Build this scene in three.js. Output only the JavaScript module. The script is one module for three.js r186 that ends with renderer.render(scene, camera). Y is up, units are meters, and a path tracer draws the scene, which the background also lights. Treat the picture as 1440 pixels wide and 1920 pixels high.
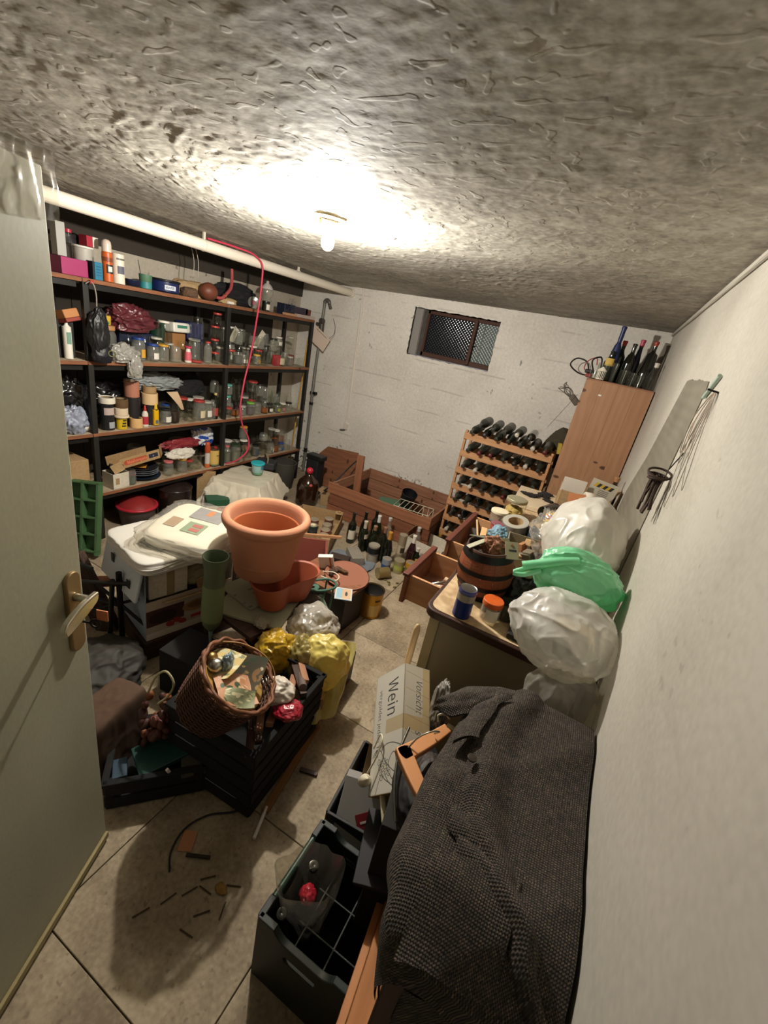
import * as THREE from 'three';
import { RoundedBoxGeometry } from 'three/addons/geometries/RoundedBoxGeometry.js';
import { mergeGeometries, mergeVertices } from 'three/addons/utils/BufferGeometryUtils.js';
import { ImprovedNoise } from 'three/addons/math/ImprovedNoise.js';

// ------------------------------------------------------------------ camera, light, exposure
const scene = new THREE.Scene();
scene.background = new THREE.Color(0x05060a);            // night outside the cellar window
const camera = new THREE.PerspectiveCamera(99.58, 1440 / 1920, 0.02, 40);
camera.position.set(0, 1.85, 0);
camera.rotation.set(-0.39364, 0.40842, 0.20301, 'YXZ');
scene.add(camera);
const renderer = new THREE.WebGLRenderer({ antialias: true });
renderer.toneMapping = THREE.LinearToneMapping;
renderer.toneMappingExposure = 1.05;
renderer.shadowMap.enabled = true;
const LAMP = { at: [-1.31, 2.135, -1.83], power: 10.5, colour: 0xfff9ee };

// ------------------------------------------------------------------ helpers
const V = (x, y, z) => new THREE.Vector3(x, y, z), PI = Math.PI;
function rng(s) { return () => { s |= 0; s = s + 0x6D2B79F5 | 0; let t = Math.imul(s ^ s >>> 15, 1 | s); t = t + Math.imul(t ^ t >>> 7, 61 | t) ^ t; return ((t ^ t >>> 14) >>> 0) / 4294967296; }; }
const R = rng(77), rr = (a, b) => a + (b - a) * R(), pick = a => a[Math.floor(R() * a.length)];
const PN = new ImprovedNoise();
const noise = (x, y, z) => PN.noise(x + 31.7, y + 17.3, z + 5.9);
function fbm(x, y, z, o = 4) { let a = .5, s = 0; for (let i = 0; i < o; i++) { s += a * noise(x, y, z + i * 7.1); x *= 2.03; y *= 2.03; z *= 2.03; a *= .5; } return s; }
const ridge = (x, y, z) => 1 - Math.abs(noise(x, y, z)) * 2;
const clamp = (x, a = 0, b = 1) => Math.min(b, Math.max(a, x)), sm = (a, b, x) => { x = clamp((x - a) / (b - a)); return x * x * (3 - 2 * x); };
const mix = (a, b, t) => a + (b - a) * t;
const names = {};
function numbered(n) { const k = names[n] = (names[n] ?? -1) + 1; return k ? n + '_' + String(k).padStart(3, '0') : n; }
function pose(o, p, r) { if (p) o.position.set(...p); if (r) { if (Array.isArray(r)) o.rotation.set(r[0], r[1], r[2], 'YXZ'); else o.rotation.set(0, r, 0, 'YXZ'); } return o; }
function tag(o, label, category, group) { o.userData.label = label; o.userData.category = category; if (group) o.userData.group = group; return o; }
function thing(name, label, category, p, r, group) { const o = new THREE.Group(); o.name = numbered(name); scene.add(pose(o, p, r)); return tag(o, label, category, group); }
function part(parent, name, geo, mat, p, r, label) {
  const m = new THREE.Mesh(geo, mat); m.name = name; m.castShadow = m.receiveShadow = true; pose(m, p, r); parent.add(m);
  if (label) m.userData.label = label; return m;
}
function solo(name, label, category, geo, mat, p, r, group) {       // a thing that is one mesh
  const m = part(scene, numbered(name), geo, mat, p, r); return tag(m, label, category, group);
}
function struct(name, geo, mat, p, r, parent = scene) { const m = part(parent, name, geo, mat, p, r); if (parent === scene) m.userData.kind = 'structure'; return m; }
function copy(o, name, p, r, label) { const c = o.clone(); c.name = numbered(name); scene.add(c); pose(c, p, r); if (label) c.userData.label = label; return c; }
const merge = a => mergeGeometries(a.map(g => { const q = g.index ? g.toNonIndexed() : g; for (const k of Object.keys(q.attributes)) if (!['position', 'normal', 'uv'].includes(k)) q.deleteAttribute(k); if (!q.attributes.uv) q.setAttribute('uv', new THREE.Float32BufferAttribute(new Float32Array(q.attributes.position.count * 2), 2)); return q; }));
const gt = (g, x = 0, y = 0, z = 0, rx = 0, ry = 0, rz = 0) => { const m = new THREE.Matrix4().makeRotationFromEuler(new THREE.Euler(rx, ry, rz, 'YXZ')); m.setPosition(x, y, z); return g.applyMatrix4(m); };
function uvm(g, s = 1) {                                           // uv in metres, grain along the longest side
  g = g.index ? g.toNonIndexed() : g; g.computeBoundingBox(); const e = g.boundingBox.getSize(V()), ord = [0, 1, 2].sort((a, b) => e.getComponent(b) - e.getComponent(a));
  const p = g.attributes.position, n = g.attributes.normal, uv = new Float32Array(p.count * 2), o = [R() * 3, R() * 3];
  for (let i = 0; i < p.count; i++) {
    const N = [Math.abs(n.getX(i)), Math.abs(n.getY(i)), Math.abs(n.getZ(i))], d = N.indexOf(Math.max(...N)), ax = ord.filter(k => k !== d), P = [p.getX(i), p.getY(i), p.getZ(i)];
    uv[i * 2] = P[ax[0]] * s + o[0]; uv[i * 2 + 1] = P[ax[1]] * s + o[1];
  }
  g.setAttribute('uv', new THREE.BufferAttribute(uv, 2)); return g;
}
const bx = (w, h, d, r = .002, x = 0, y = 0, z = 0) => uvm(gt(new RoundedBoxGeometry(w, h, d, 1, Math.min(r, w * .45, h * .45, d * .45)), x, y, z));
const pb = (w, h, d, x = 0, y = 0, z = 0) => { const g = new THREE.BoxGeometry(w, h, d); return gt(g, x, y, z); };          // plain print box with 0..1 uv
const lathe = (pts, seg = 28) => new THREE.LatheGeometry(pts.map(p => new THREE.Vector2(Math.max(p[0], 1e-5), p[1])), seg);
const cyl = (r, h, seg = 24, r2 = r) => lathe([[0, 0], [r * .96, 0], [r, .002], [r2, h - .002], [r2 * .96, h], [0, h]], seg);
const tube = (pts, r, n = 40, k = 8, closed = false) => new THREE.TubeGeometry(new THREE.CatmullRomCurve3(pts.map(p => V(...p)), closed), n, r, k, closed);
const rod = (a, b, r, k = 8) => { const A = V(...a), B = V(...b), g = new THREE.CylinderGeometry(r, r, A.distanceTo(B), k); g.applyQuaternion(new THREE.Quaternion().setFromUnitVectors(V(0, 1, 0), B.clone().sub(A).normalize())); const c = A.add(B).multiplyScalar(.5); return g.translate(c.x, c.y, c.z); };
function bent(w, h, nx, ny, f, th = .0012) {                       // thin sheet with a thickness, bent by f(u,v) -> [x,y,z]
  const g = new THREE.PlaneGeometry(w, h, nx, ny), p = g.attributes.position;
  for (let i = 0; i < p.count; i++) { const q = f(p.getX(i) / w + .5, p.getY(i) / h + .5); p.setXYZ(i, ...q); }
  g.computeVertexNormals(); if (!th) return g;
  const b = g.clone(), q = b.attributes.position, n = g.attributes.normal, id = Array.from(b.index.array);
  for (let i = 0; i < q.count; i++) q.setXYZ(i, q.getX(i) - n.getX(i) * th, q.getY(i) - n.getY(i) * th, q.getZ(i) - n.getZ(i) * th);
  for (let i = 0; i < id.length; i += 3) [id[i + 1], id[i + 2]] = [id[i + 2], id[i + 1]];
  b.setIndex(id); b.computeVertexNormals(); return merge([g, b]);
}
function blob(w, h, d, o = {}) {                                   // crumpled bag, cloth bundle, lump
  const { seed = 1, detail = 16, amp = .18, crease = .12, f = 1.6, cf = 3.2, flat = .75, square = 1, fold = 0, tie = 0 } = o;
  let g = new THREE.IcosahedronGeometry(1, detail); g.deleteAttribute('uv'); g.deleteAttribute('normal'); g = mergeVertices(g, 1e-5);
  const p = g.attributes.position, uv = new Float32Array(p.count * 2);
  for (let i = 0; i < p.count; i++) {
    let x = p.getX(i), y = p.getY(i), z = p.getZ(i);
    const k = square > 1 ? 1 / Math.pow(Math.abs(x) ** (2 * square) + Math.abs(y) ** (2 * square) + Math.abs(z) ** (2 * square), 1 / (2 * square)) : 1;
    let s = 1 + amp * fbm(x * f + seed, y * f, z * f - seed, 3) * 2 + crease * .8 * (Math.pow(Math.max(0, ridge(x * cf * .7 + seed * 3 + noise(y * 2, z * 2, seed), y * cf * .55, z * cf * .7)), 3) - .3) + crease * .16 * (Math.pow(Math.max(0, ridge(x * cf * 1.7, y * cf * 1.2 + seed, z * cf * 1.7)), 3) - .3);
    if (fold) s += fold * Math.sin(Math.atan2(z, x) * 9 + seed + 3 * noise(x * 2, y * 3, z * 2 + seed)) * sm(-.2, .9, Math.abs(y));
    if (tie) { const t = sm(tie, 1.02, y); s *= 1 - .55 * Math.sin(t * PI * .9); }
    uv[i * 2] = Math.atan2(z, x) / PI / 2 + .5; uv[i * 2 + 1] = y * .5 + .5;
    p.setXYZ(i, x * k * s * w / 2, Math.max(y * k * s, -flat) * h / 2, z * k * s * d / 2);
  }
  g.setAttribute('uv', new THREE.BufferAttribute(uv, 2)); g.computeVertexNormals(); g.computeBoundingBox(); g.translate(0, -g.boundingBox.min.y, 0); return g;
}
const sheetUV = (g, k) => { const p = g.attributes.position, u = g.attributes.uv; for (let i = 0; i < p.count; i++) u.setXY(i, (p.getX(i) - Math.min(0, p.getY(i) - .87)) * k, (p.getZ(i) + Math.min(0, p.getY(i) - .87) * .6) * k); return g; };
function grid(nx, ny, f) {                                         // open surface from f(u,v) -> [x,y,z], uv 0..1
  const g = new THREE.PlaneGeometry(1, 1, nx, ny), p = g.attributes.position;
  for (let i = 0; i < p.count; i++) p.setXYZ(i, ...f(p.getX(i) + .5, p.getY(i) + .5));
  g.computeVertexNormals(); return g;
}
// ------------------------------------------------------------------ textures
function tex(w, h, fn, srgb = true) {
  const d = new Uint8Array(w * h * 4);
  for (let y = 0; y < h; y++) for (let x = 0; x < w; x++) { const c = fn(x / w, y / h), i = (y * w + x) * 4; if (typeof c === 'number') d[i] = d[i + 1] = d[i + 2] = clamp(c) * 255; else for (let k = 0; k < 3; k++) d[i + k] = clamp(c[k]) * 255; d[i + 3] = 255; }
  const t = new THREE.DataTexture(d, w, h); t.magFilter = THREE.LinearFilter; t.minFilter = THREE.LinearMipmapLinearFilter; t.generateMipmaps = true; t.wrapS = t.wrapT = THREE.MirroredRepeatWrapping; if (srgb) t.colorSpace = THREE.SRGBColorSpace; t.needsUpdate = true; return t;
}
function rep(t, x, y = x) { const c = t.clone(); c.repeat.set(x, y); c.needsUpdate = true; return c; }
function print(w, h, draw) { const c = document.createElement('canvas'); c.width = w; c.height = h; const g = c.getContext('2d'); draw(g, w, h); const t = new THREE.CanvasTexture(c); t.colorSpace = THREE.SRGBColorSpace; return t; }
const hex = c => { const k = new THREE.Color(c).convertLinearToSRGB(); return [k.r, k.g, k.b]; };
const lerp3 = (a, b, t) => a.map((v, i) => mix(v, b[i], t));
function woodTex(a, b, knots = .5, seed = 0, w = 512, h = 256) {   // 1 m x .5 m of planed wood
  const A = hex(a), B = hex(b), kn = []; const r = rng(900 + seed); for (let i = 0; i < knots * 10; i++) kn.push([r(), r(), .006 + r() * .012]);
  return tex(w, h, (u, v) => {
    let bend = 0, dark = 0; for (const [ku, kv, kr] of kn) { const du = (u - ku) / 2.4, dv = (v - kv) * .5, q = Math.hypot(du, dv); bend += kr * Math.exp(-q * q / (kr * kr * 8)) * Math.sign(dv || 1); dark = Math.max(dark, sm(kr * 1.1, kr * .5, Math.hypot(du * 2.4, dv))); }
    const y = v * .5 + bend + .01 * fbm(u * 2.2, v * 3, seed, 3), g = .5 + .5 * Math.sin(y * 260 + 9 * fbm(u * .7, y * 5, seed + 4, 2)), f = fbm(u * 9, y * 240, seed + 2, 2), bl = fbm(u * 3, v * 3, seed + 8, 3);
    return lerp3(lerp3(A, B, clamp(.3 * g + .35 * f + .4 * bl + .35)), [.2, .1, .06], dark * .75);
  });
}
const speckTex = (base, dark, amt, seed, f = 60, w = 256) => tex(w, w, (u, v) => { const n = fbm(u * 4, v * 4, seed, 4), s = fbm(u * f, v * f, seed + 3, 2); return lerp3(hex(base), hex(dark), clamp(.35 + n * amt * 2 + s * amt * 2)); });
// ------------------------------------------------------------------ materials
const T = {
  pine: woodTex('#b08665', '#946a4c', .8, 1), old: woodTex('#a87a5c', '#7a513b', .35, 2), rack: woodTex('#c89a70', '#a97850', .2, 3), board: woodTex('#94603f', '#6d4530', .3, 4), darkwood: woodTex('#4a2f22', '#2a1a12', .15, 5),
  card: speckTex('#a98d66', '#93754f', .5, 3), cardw: speckTex('#d8d0c0', '#beb4a0', .5, 4),
  grainB: tex(512, 256, (u, v) => .5 + .35 * fbm(u * 9, v * 120, 3, 3) + .2 * Math.sin(v * 130 + 9 * fbm(u * .7, v * 2.5, 4, 2)), false),
  fineB: tex(256, 256, (u, v) => .5 + .6 * fbm(u * 30, v * 30, 5, 4), false),
};
const cache = {};
function M(c, rough = .6, o = {}) { const k = JSON.stringify([c, rough, Object.keys(o).map(q => [q, o[q]?.uuid ?? o[q]])]); return cache[k] ??= new (o.transmission || o.clearcoat || o.sheen ? THREE.MeshPhysicalMaterial : THREE.MeshStandardMaterial)({ color: c, roughness: rough, side: THREE.DoubleSide, ...o }); }
const wood = (t, rough = .65, tint = 0xffffff) => M(tint, rough, { map: T[t], bumpMap: T.grainB, bumpScale: .0006 });
const MAT = {
  pine: wood('pine', .5), old: wood('old', .75), rack: wood('rack', .6), board: wood('board', .7), darkwood: wood('darkwood', .55),
  card: M(0xffffff, .9, { map: T.card, bumpMap: T.fineB, bumpScale: .0004 }), cardw: M(0xffffff, .85, { map: T.cardw, bumpMap: T.fineB, bumpScale: .0003 }),
  steel: M(0xb8b4aa, .3, { metalness: 1 }), dullsteel: M(0x8d8a84, .45, { metalness: .9 }), brass: M(0xa07d4a, .35, { metalness: .9 }), black: M(0x141416, .45), blackmetal: M(0x1a1816, .5, { metalness: .4 }), rubber: M(0x18181a, .8),
  white: M(0xe4e0d6, .5), cream: M(0xe0d4b4, .55), paper: M(0xe2dccb, .9),
  glass: M(0xf6f8f5, .05, { transmission: 1, thickness: 0, ior: 1.5 }), dusty: M(0xeaeae2, .14, { transmission: .89, thickness: 0, ior: 1.5 }),
  gbottle: M(0x39462c, .08, { transmission: .85, thickness: 0, ior: 1.5 }), dbottle: M(0x12160f, .1, { clearcoat: .6, clearcoatRoughness: .1 }), brown: M(0x2a170c, .1, { clearcoat: .6 }), dustbottle: M(0x2c2d24, .42, { clearcoat: .25, clearcoatRoughness: .4, bumpMap: T.fineB, bumpScale: .0003 }),
  film: M(0xf6f4ee, .16, { transmission: .9, thickness: 0, ior: 1.45, clearcoat: .8, clearcoatRoughness: .15 }), milky: M(0xdcd8cd, .45, { transmission: .36, thickness: 0, clearcoat: .6, clearcoatRoughness: .25 }),
  greenbag: M(0x8fe6b4, .35, { transmission: .35, thickness: 0, clearcoat: .6, clearcoatRoughness: .2 }), yellowbag: M(0xf0dc78, .4, { transmission: .35, thickness: 0, clearcoat: .5, clearcoatRoughness: .25 }),
  terra: M(0xb0775a, .8, { bumpMap: T.fineB, bumpScale: .0005 }), terra2: M(0x94492f, .55), blackbag: M(0x111114, .3, { clearcoat: .7, clearcoatRoughness: .2 }),
};
// ------------------------------------------------------------------ the room
const XL = -3.45, XR = 0.27, ZB = -4.4, ZF = 0.22;
const ceilY = (x, z) => 2.25 + .019 * (x - XR) + .014 * (z - ZB);
const T2 = {
  ceil: tex(1536, 1536, (u, v) => {
    const x = u * 4.2, y = v * 4.8, q = .15 * fbm(x * 2, y * 2, 1, 3), p = x * .97 + y * .24 + q, r = -x * .24 + y * .97 + .15 * fbm(x * 2, y * 2, 8, 3);
    const a = fbm(x * .9, y * .9, 40, 4), w = fbm(p * 3.2 + noise(x * 6, y * 6, 2), r * 5.2, 41, 5), s = fbm(p * 15, r * 24 + noise(x * 20, y * 20, 4), 42, 4), k = fbm(x * 60, y * 60, 43, 3), d = sm(.12, .3, fbm(p * 5, r * 9, 46, 4));
    return lerp3([.76, .745, .7], [.42, .405, .37], clamp(.36 + a * .7 + w * .45 + s * .5 + k * .4 + d * .12));
  }),
  white: tex(1024, 1024, (u, v) => {
    const x = u * 3.6, y = v * 2.4, a = fbm(x * 1.5, y * 1.5, 50, 4), s = fbm(x * 45, y * 45, 51, 2), damp = sm(.8, .12, y + .5 * fbm(x * 2, y * 2, 52, 3)), sp = 1.25 * sm(.03, .25, fbm(x * 30 + 3 * fbm(x * 6, y * 6, 47, 2), y * 30, 53, 4)) * sm(.7, 1.05, damp + .35 * fbm(x * 5, y * 5, 54, 2));
    const line = sm(.012, .0, Math.abs(((y + .02 * fbm(x * 2, y * 2, 57, 2)) % .25) - .125)) * sm(-.02, .16, fbm(x * 3, y * 5, 55, 3)), spot = sm(.3, .42, fbm(x * 13 + 2 * fbm(x * 4, y * 4, 59, 2), y * 13, 56, 3)) * sm(.0, .25, fbm(x * 1.7, y * 1.7, 48, 2));
    return lerp3(lerp3([.9, .88, .845], [.79, .765, .725], clamp(.35 + a + s * .7)), [.25, .22, .18], clamp(sp * .8 + line * .16 + spot * .5));
  }),
  side: tex(1024, 1024, (u, v) => {
    const x = u * 3, y = v * 3, a = fbm(x * 1.3, y * 1.3, 60, 4), s = fbm(x * 60, y * 60, 61, 2), spot = .5 * sm(.3, .4, fbm(x * 22, y * 22, 62, 3)) * sm(.0, .2, fbm(x * 1.4, y * 1.4, 64, 2)), sc = sm(.2, .3, fbm(x * 2, y * 18, 63, 3));
    return lerp3([.74, .72, .675], [.58, .555, .51], clamp(.25 + a * .8 + s * .35 + spot * .9 + sc * .08));
  }),
  tile: [0, 1, 2, 3].map(k => tex(256, 256, (u, v) => {
    const a = fbm(u * 3, v * 3, 70 + k, 4), s = fbm(u * 40, v * 40, 75 + k, 3), st = .5 * sm(.0, .5, fbm(u * 7 + fbm(u * 9, v * 9, 85, 3), v * 7, 80 + k, 4)) + .6 * sm(.26, .34, fbm(u * 28, v * 28, 88 + k, 3));
    return lerp3(lerp3([.66, .6, .5], [.47, .41, .33], clamp(.4 + a + s * .7)), [.3, .25, .19], st * .5);
  })),
  patch: tex(256, 512, (u, v) => { const l = Math.sin(v * 180 + 6 * fbm(u * 3, v * 6, 90, 2)), a = fbm(u * 4, v * 8, 91, 4); return lerp3([.5, .475, .42], [.4, .38, .33], clamp(.5 + a * .8 + l * .12)); }),
  door: tex(256, 512, (u, v) => { const a = fbm(u * 3, v * 6, 95, 4), s = fbm(u * 90, v * 180, 96, 2); return lerp3([.66, .655, .57], [.58, .57, .485], clamp(.4 + a * .7 + s * .5)); }),
  ceilB: tex(1024, 1024, (u, v) => .5 + .6 * fbm(u * 26, v * 44, 44, 5) + .25 * sm(.3, .4, noise(u * 40 + 2 * noise(u * 12, v * 12, 5), v * 70, 6)), false),
  wallB: tex(512, 512, (u, v) => .5 + .7 * fbm(u * 16, v * 16, 58, 5), false),
};
// floor: concrete slab with 60 cm tiles laid on it
{
  const f = struct('floor', pb(4.4, .2, 7.4, -1.65, -.131, -1.2), M(0x6a6052, .95));
  const S = .605, g = [0, 1, 2].map(i => bx(S - .003, .03, S - .003, .003)), u = g.map(q => { const p = q.attributes.position, uv = q.attributes.uv; for (let i = 0; i < p.count; i++) uv.setXY(i, p.getX(i) / S + .5, p.getZ(i) / S + .5); return q; });
  const mm = T2.tile.map(t => M(0xffffff, .78, { map: t, bumpMap: T.fineB, bumpScale: .0006 }));
  for (let i = 0; i < 8; i++) for (let j = 0; j < 11; j++) {
    const x = .23 + .302 - i * S, z = -.315 + .302 + .605 * 2 - j * S; if (x > .75 || z < -4.9 || x < -3.8) continue;
    part(f, 'tile', u[(i + j) % 3], mm[Math.floor(R() * 4)], [x, -.0152 - R() * .0012, z], [rr(-.0015, .0015), Math.floor(R() * 4) * PI / 2, rr(-.0015, .0015)]);
  }
}
// ceiling: trowelled, brushed cement plaster in real relief, with the slab behind it
{
  const nx = 400, nz = 500, x0 = -3.6, x1 = .4, z0 = -4.55, z1 = .45;
  const h = (x, z) => { const w = 0, wp = .12 * noise(x * 2.2, z * 2.2, 1), a = x * .955 + z * .296 + wp, b = -x * .296 + z * .955 + wp * .7, k = .6 + .8 * sm(-.3, .4, noise(x * 1.3, z * 1.3, 21));
    const a2 = x * Math.cos(1.1 - w) + z * Math.sin(1.1 - w), b2 = -x * Math.sin(1.1 - w) + z * Math.cos(1.1 - w), m = sm(-.15, .2, noise(x * 1.8, z * 1.8, 33));
    const gr = m * sm(.3, .55, noise(a * 7, b * 26, 6)) + (1 - m) * sm(.32, .55, noise(a2 * 7, b2 * 26, 9)), fl = sm(.28, .36, noise(x * 19 + noise(x * 9, z * 9, 2), z * 19, 17)) - .8 * sm(.34, .44, noise(x * 13, z * 15 + noise(x * 8, z * 8, 4), 27));
    return .0045 * fbm(x * .9, z * .9, 2, 2) + k * (.0016 * fbm(x * 6, z * 9, 4, 4) + .0013 * fbm(x * 21, z * 24, 15, 3) - .002 * gr + .0015 * fl) * mix(.45, 1.15, sm(-.2, -1.3, x + .4 * noise(x * 2, z * 2, 50))); };
  const g = grid(nx, nz, (u, v) => { const x = mix(x0, x1, u), z = mix(z0, z1, v); return [x, ceilY(x, z) + h(x, z), z]; });
  const c = struct('ceiling', merge([g, pb(4.4, .15, 7.4, -1.65, 2.42, -1.2)]), M(0xffffff, .8, { map: T2.ceil, bumpMap: rep(T2.ceilB, 2.3, 2.1), bumpScale: .0024 }));
}
// back wall with the window opening; blockwork under many coats of whitewash
const WX0 = -2.02, WX1 = -1.13, WY0 = 1.655, WY1 = 2.11;
{
  const nx = 170, ny = 104, x0 = -3.6, x1 = .4, y1 = 2.4, pos = [], uv = [], idx = [];
  for (let j = 0; j <= ny; j++) for (let i = 0; i <= nx; i++) {
    let x = mix(x0, x1, i / nx), y = y1 * j / ny;
    const gx = (x1 - x0) / nx, gy = y1 / ny, near = (q, e, g) => Math.abs(q - e) <= g / 2 + 1e-6, iX = x > WX0 - gx && x < WX1 + gx, iY = y > WY0 - gy && y < WY1 + gy; if (iY) { if (near(x, WX0, gx)) x = WX0 + .009 * noise(y * 28, 1, 2); if (near(x, WX1, gx)) x = WX1 + .009 * noise(y * 28, 4, 2); } if (iX) { if (near(y, WY0, gy)) y = WY0 + .009 * noise(x * 28, 7, 2); if (near(y, WY1, gy)) y = WY1 + .009 * noise(x * 28, 9, 2); }
    const row = Math.abs(((y + .012 * noise(x * 2, y * 2, 3)) % .25) - .125), sh = Math.floor(y / .25 + .5) % 2 * .25, col = Math.abs(((x + 9 + sh) % .5) - .25);
    const d = .007 * fbm(x * 2, y * 2, 20, 4) + .0025 * fbm(x * 18, y * 18, 21, 2) - .002 * sm(.016, .002, row) * (.4 + .6 * sm(-.1, .2, noise(x * 3, y * 3, 8))) - .003 * sm(.016, .002, col) * sm(0, .3, noise(x * 2, y * 4, 12));
    pos.push(x, y, ZB + d); uv.push((x - x0) / 3.6, y / 2.4);
  }
  for (let j = 0; j < ny; j++) for (let i = 0; i < nx; i++) {
    const x = mix(x0, x1, (i + .5) / nx), y = y1 * (j + .5) / ny, gx = 4 / nx, gy = 2.4 / ny, lo = (e, o, g) => o + (Math.round((e - o) / g)) * g;
    if (x > lo(WX0, x0, gx) && x < lo(WX1, x0, gx) && y > lo(WY0, 0, gy) && y < lo(WY1, 0, gy)) continue;
    const a = j * (nx + 1) + i, b = a + 1, c = a + nx + 1, d = c + 1; idx.push(a, b, d, a, d, c);
  }
  const g = new THREE.BufferGeometry(); g.setAttribute('position', new THREE.Float32BufferAttribute(pos, 3)); g.setAttribute('uv', new THREE.Float32BufferAttribute(uv, 2)); g.setIndex(idx); g.computeVertexNormals();
  struct('wall_back', g, M(0xffffff, .85, { map: T2.white, bumpMap: T2.wallB, bumpScale: .004 }));
  const t = .32, zc = ZB - .012 - t / 2, W = WX1 - WX0, H = WY1 - WY0;
  struct('wall_back_core', merge([pb(WX0 + 3.65, 2.5, t, (WX0 - 3.65) / 2, 1.2, zc), pb(.45 - WX1, 2.5, t, (WX1 + .45) / 2, 1.2, zc), pb(W + .02, WY0, t, (WX0 + WX1) / 2, WY0 / 2 - .004, zc), pb(W + .02, .5, t, (WX0 + WX1) / 2, WY1 + .254, zc)]), M(0x77716a, .95, { map: speck('#8d8880', '#5d5750', 97), bumpMap: T2.wallB, bumpScale: .006 }));
}
function speck(a, b, s) { return speckTex(a, b, .8, s, 40); }
// left wall, right wall, front wall with the doorway, and the dark passage behind the camera
{
  const side = M(0xffffff, .8, { map: rep(T2.side, 1, 1), bumpMap: T2.wallB, bumpScale: .003 });
  struct('wall_left', uvm(pb(.2, 2.6, 5.2, XL - .1, 1.25, -2.1), .4), M(0xd8d2c8, .85, { map: T2.white, bumpMap: T2.wallB, bumpScale: .004 }));
  struct('wall_left_shade_band', bx(.02, .34, 4.4, .004, XL + .008, 2.17, -2.2), M(0x3d372f, .95, { bumpMap: T2.wallB, bumpScale: .008 }));  // bare concrete strip, with the shade above the pipe put into its dark colour
  const g = grid(110, 60, (u, v) => { const z = mix(2.2, -4.55, u), y = v * 2.45; return [XR + .004 * fbm(z * 1.6, y * 1.6, 30, 3) + .0012 * fbm(z * 14, y * 14, 31, 2), y, z]; });
  g.attributes.uv.array.forEach((q, i, a) => a[i] = i % 2 ? q * .8 : q * 2.2);
  struct('wall_right', g, side); struct('wall_right_core', pb(.2, 2.6, 7, XR + .108, 1.25, -1.15), M(0x9a948a, .9));
  struct('wall_front', merge([pb(2.8, 2.6, .14, -2.13, 1.25, ZF + .09), pb(.98, .4, .14, -.24, 2.24, ZF + .09), pb(.12, 2.05, .14, .22, 1.02, ZF + .09)]), side);
  struct('wall_passage', merge([pb(.1, 2.6, 2, -1.6, 1.25, 1.3), pb(1.98, 2.6, .1, -.66, 1.25, 2.3)]), side);
  struct('trim_1', merge([rod([XR - .006, 2.232, -4.38], [XR - .006, 2.28, -.3], .012, 6)]), side);
  // bare cement patch on the right wall
  const s = new THREE.Shape(), r = rng(5); s.moveTo(-.95, .98); s.lineTo(1.9, .98).lineTo(1.9, 1.3);
  const P = [[-1.83, .95]]; const sh = new THREE.Shape(); sh.moveTo(1.86, .9); sh.lineTo(1.835, 1.6); sh.lineTo(1.82, 1.86);
  for (let i = 0; i <= 14; i++) sh.lineTo(1.84 + i / 14 * .52, 1.893 + .008 * noise(i * .7, 2, 1) + rr(-.002, .002)); sh.lineTo(2.385, 1.88); sh.lineTo(2.62, 1.5); sh.lineTo(2.9, 1.24); sh.lineTo(2.98, .9);
  const pg = new THREE.ExtrudeGeometry(sh, { depth: .004, bevelEnabled: false }); pg.attributes.uv.array.forEach((q, i, a) => a[i] = i % 2 ? q * .8 : q * .9);
  struct('plaster_patch', gt(pg, XR - .004, 0, 0, 0, PI / 2, 0), M(0xffffff, .9, { map: T2.patch, bumpMap: T.fineB, bumpScale: .002 }));
}
// window in the back wall
{
  const w = new THREE.Group(); w.name = 'window_1'; w.userData.kind = 'structure'; scene.add(w); const zf = -4.57, fr = M(0x4a2a1c, .7, { bumpMap: T.grainB, bumpScale: .002 });
  const gl = c => M(c, .16, { transmission: .55, thickness: 0, bumpMap: tex(256, 256, (u, v) => .5 + .5 * Math.sin(u * PI * 60) * Math.sin(v * PI * 60), false), bumpScale: .003 });
  const W = WX1 - WX0, cx = (WX0 + WX1) / 2, cy = (WY0 + WY1) / 2, H = WY1 - WY0, mx = -1.395;
  for (const [n, g] of [['window_frame', merge([bx(W, .035, .05, .004, cx, WY1 - .018, zf), bx(W, .045, .05, .004, cx, WY0 + .03, zf), bx(.03, H, .05, .004, WX0 + .105, cy, zf), bx(.04, H, .05, .004, WX1 - .02, cy, zf)])], ['window_mullion', bx(.035, H - .03, .06, .004, mx, cy, zf + .02)]]) part(w, n, g, fr);
  part(w, 'window_pane', bx(mx - WX0 - .13, H - .08, .005, .001, (mx + WX0 + .11) / 2, cy + .005, zf), gl(0x262c36), null, null, 'dark ribbed pane of wired glass');
  part(w, 'window_pane', bx(WX1 - mx - .06, H - .08, .005, .001, (mx + WX1 - .02) / 2, cy + .005, zf), M(0x6d7a76, .25, { bumpMap: gl(0x5a6a78).bumpMap, bumpScale: .003, transmission: .3, thickness: 0 }), null, null, 'pale grey pane of wired glass');
  part(w, 'window_latch', merge([bx(.03, .014, .02, .003, mx + .025, cy - .02, zf + .06)]), MAT.blackmetal);
  part(w, 'window_sill', gt(bx(W - .04, .012, .16, .003), cx + .02, WY0 + .004, ZB - .085), M(0x8a8a95, .45));
  struct('window_jamb', bx(.1, H, .3, .01, WX0 + .045, cy, -4.58), M(0x8f8a86, .9, { bumpMap: T2.wallB, bumpScale: .008 }));
  struct('wall_light_well', merge([pb(1.6, 1.4, .08, cx, 2.1, -5.3), pb(.08, 1.4, .6, cx - .75, 2.1, -5.0), pb(.08, 1.4, .6, cx + .75, 2.1, -5.0), pb(1.6, .08, .6, cx, 1.45, -5.0)]), M(0x3c3c40, .9));
}
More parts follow.
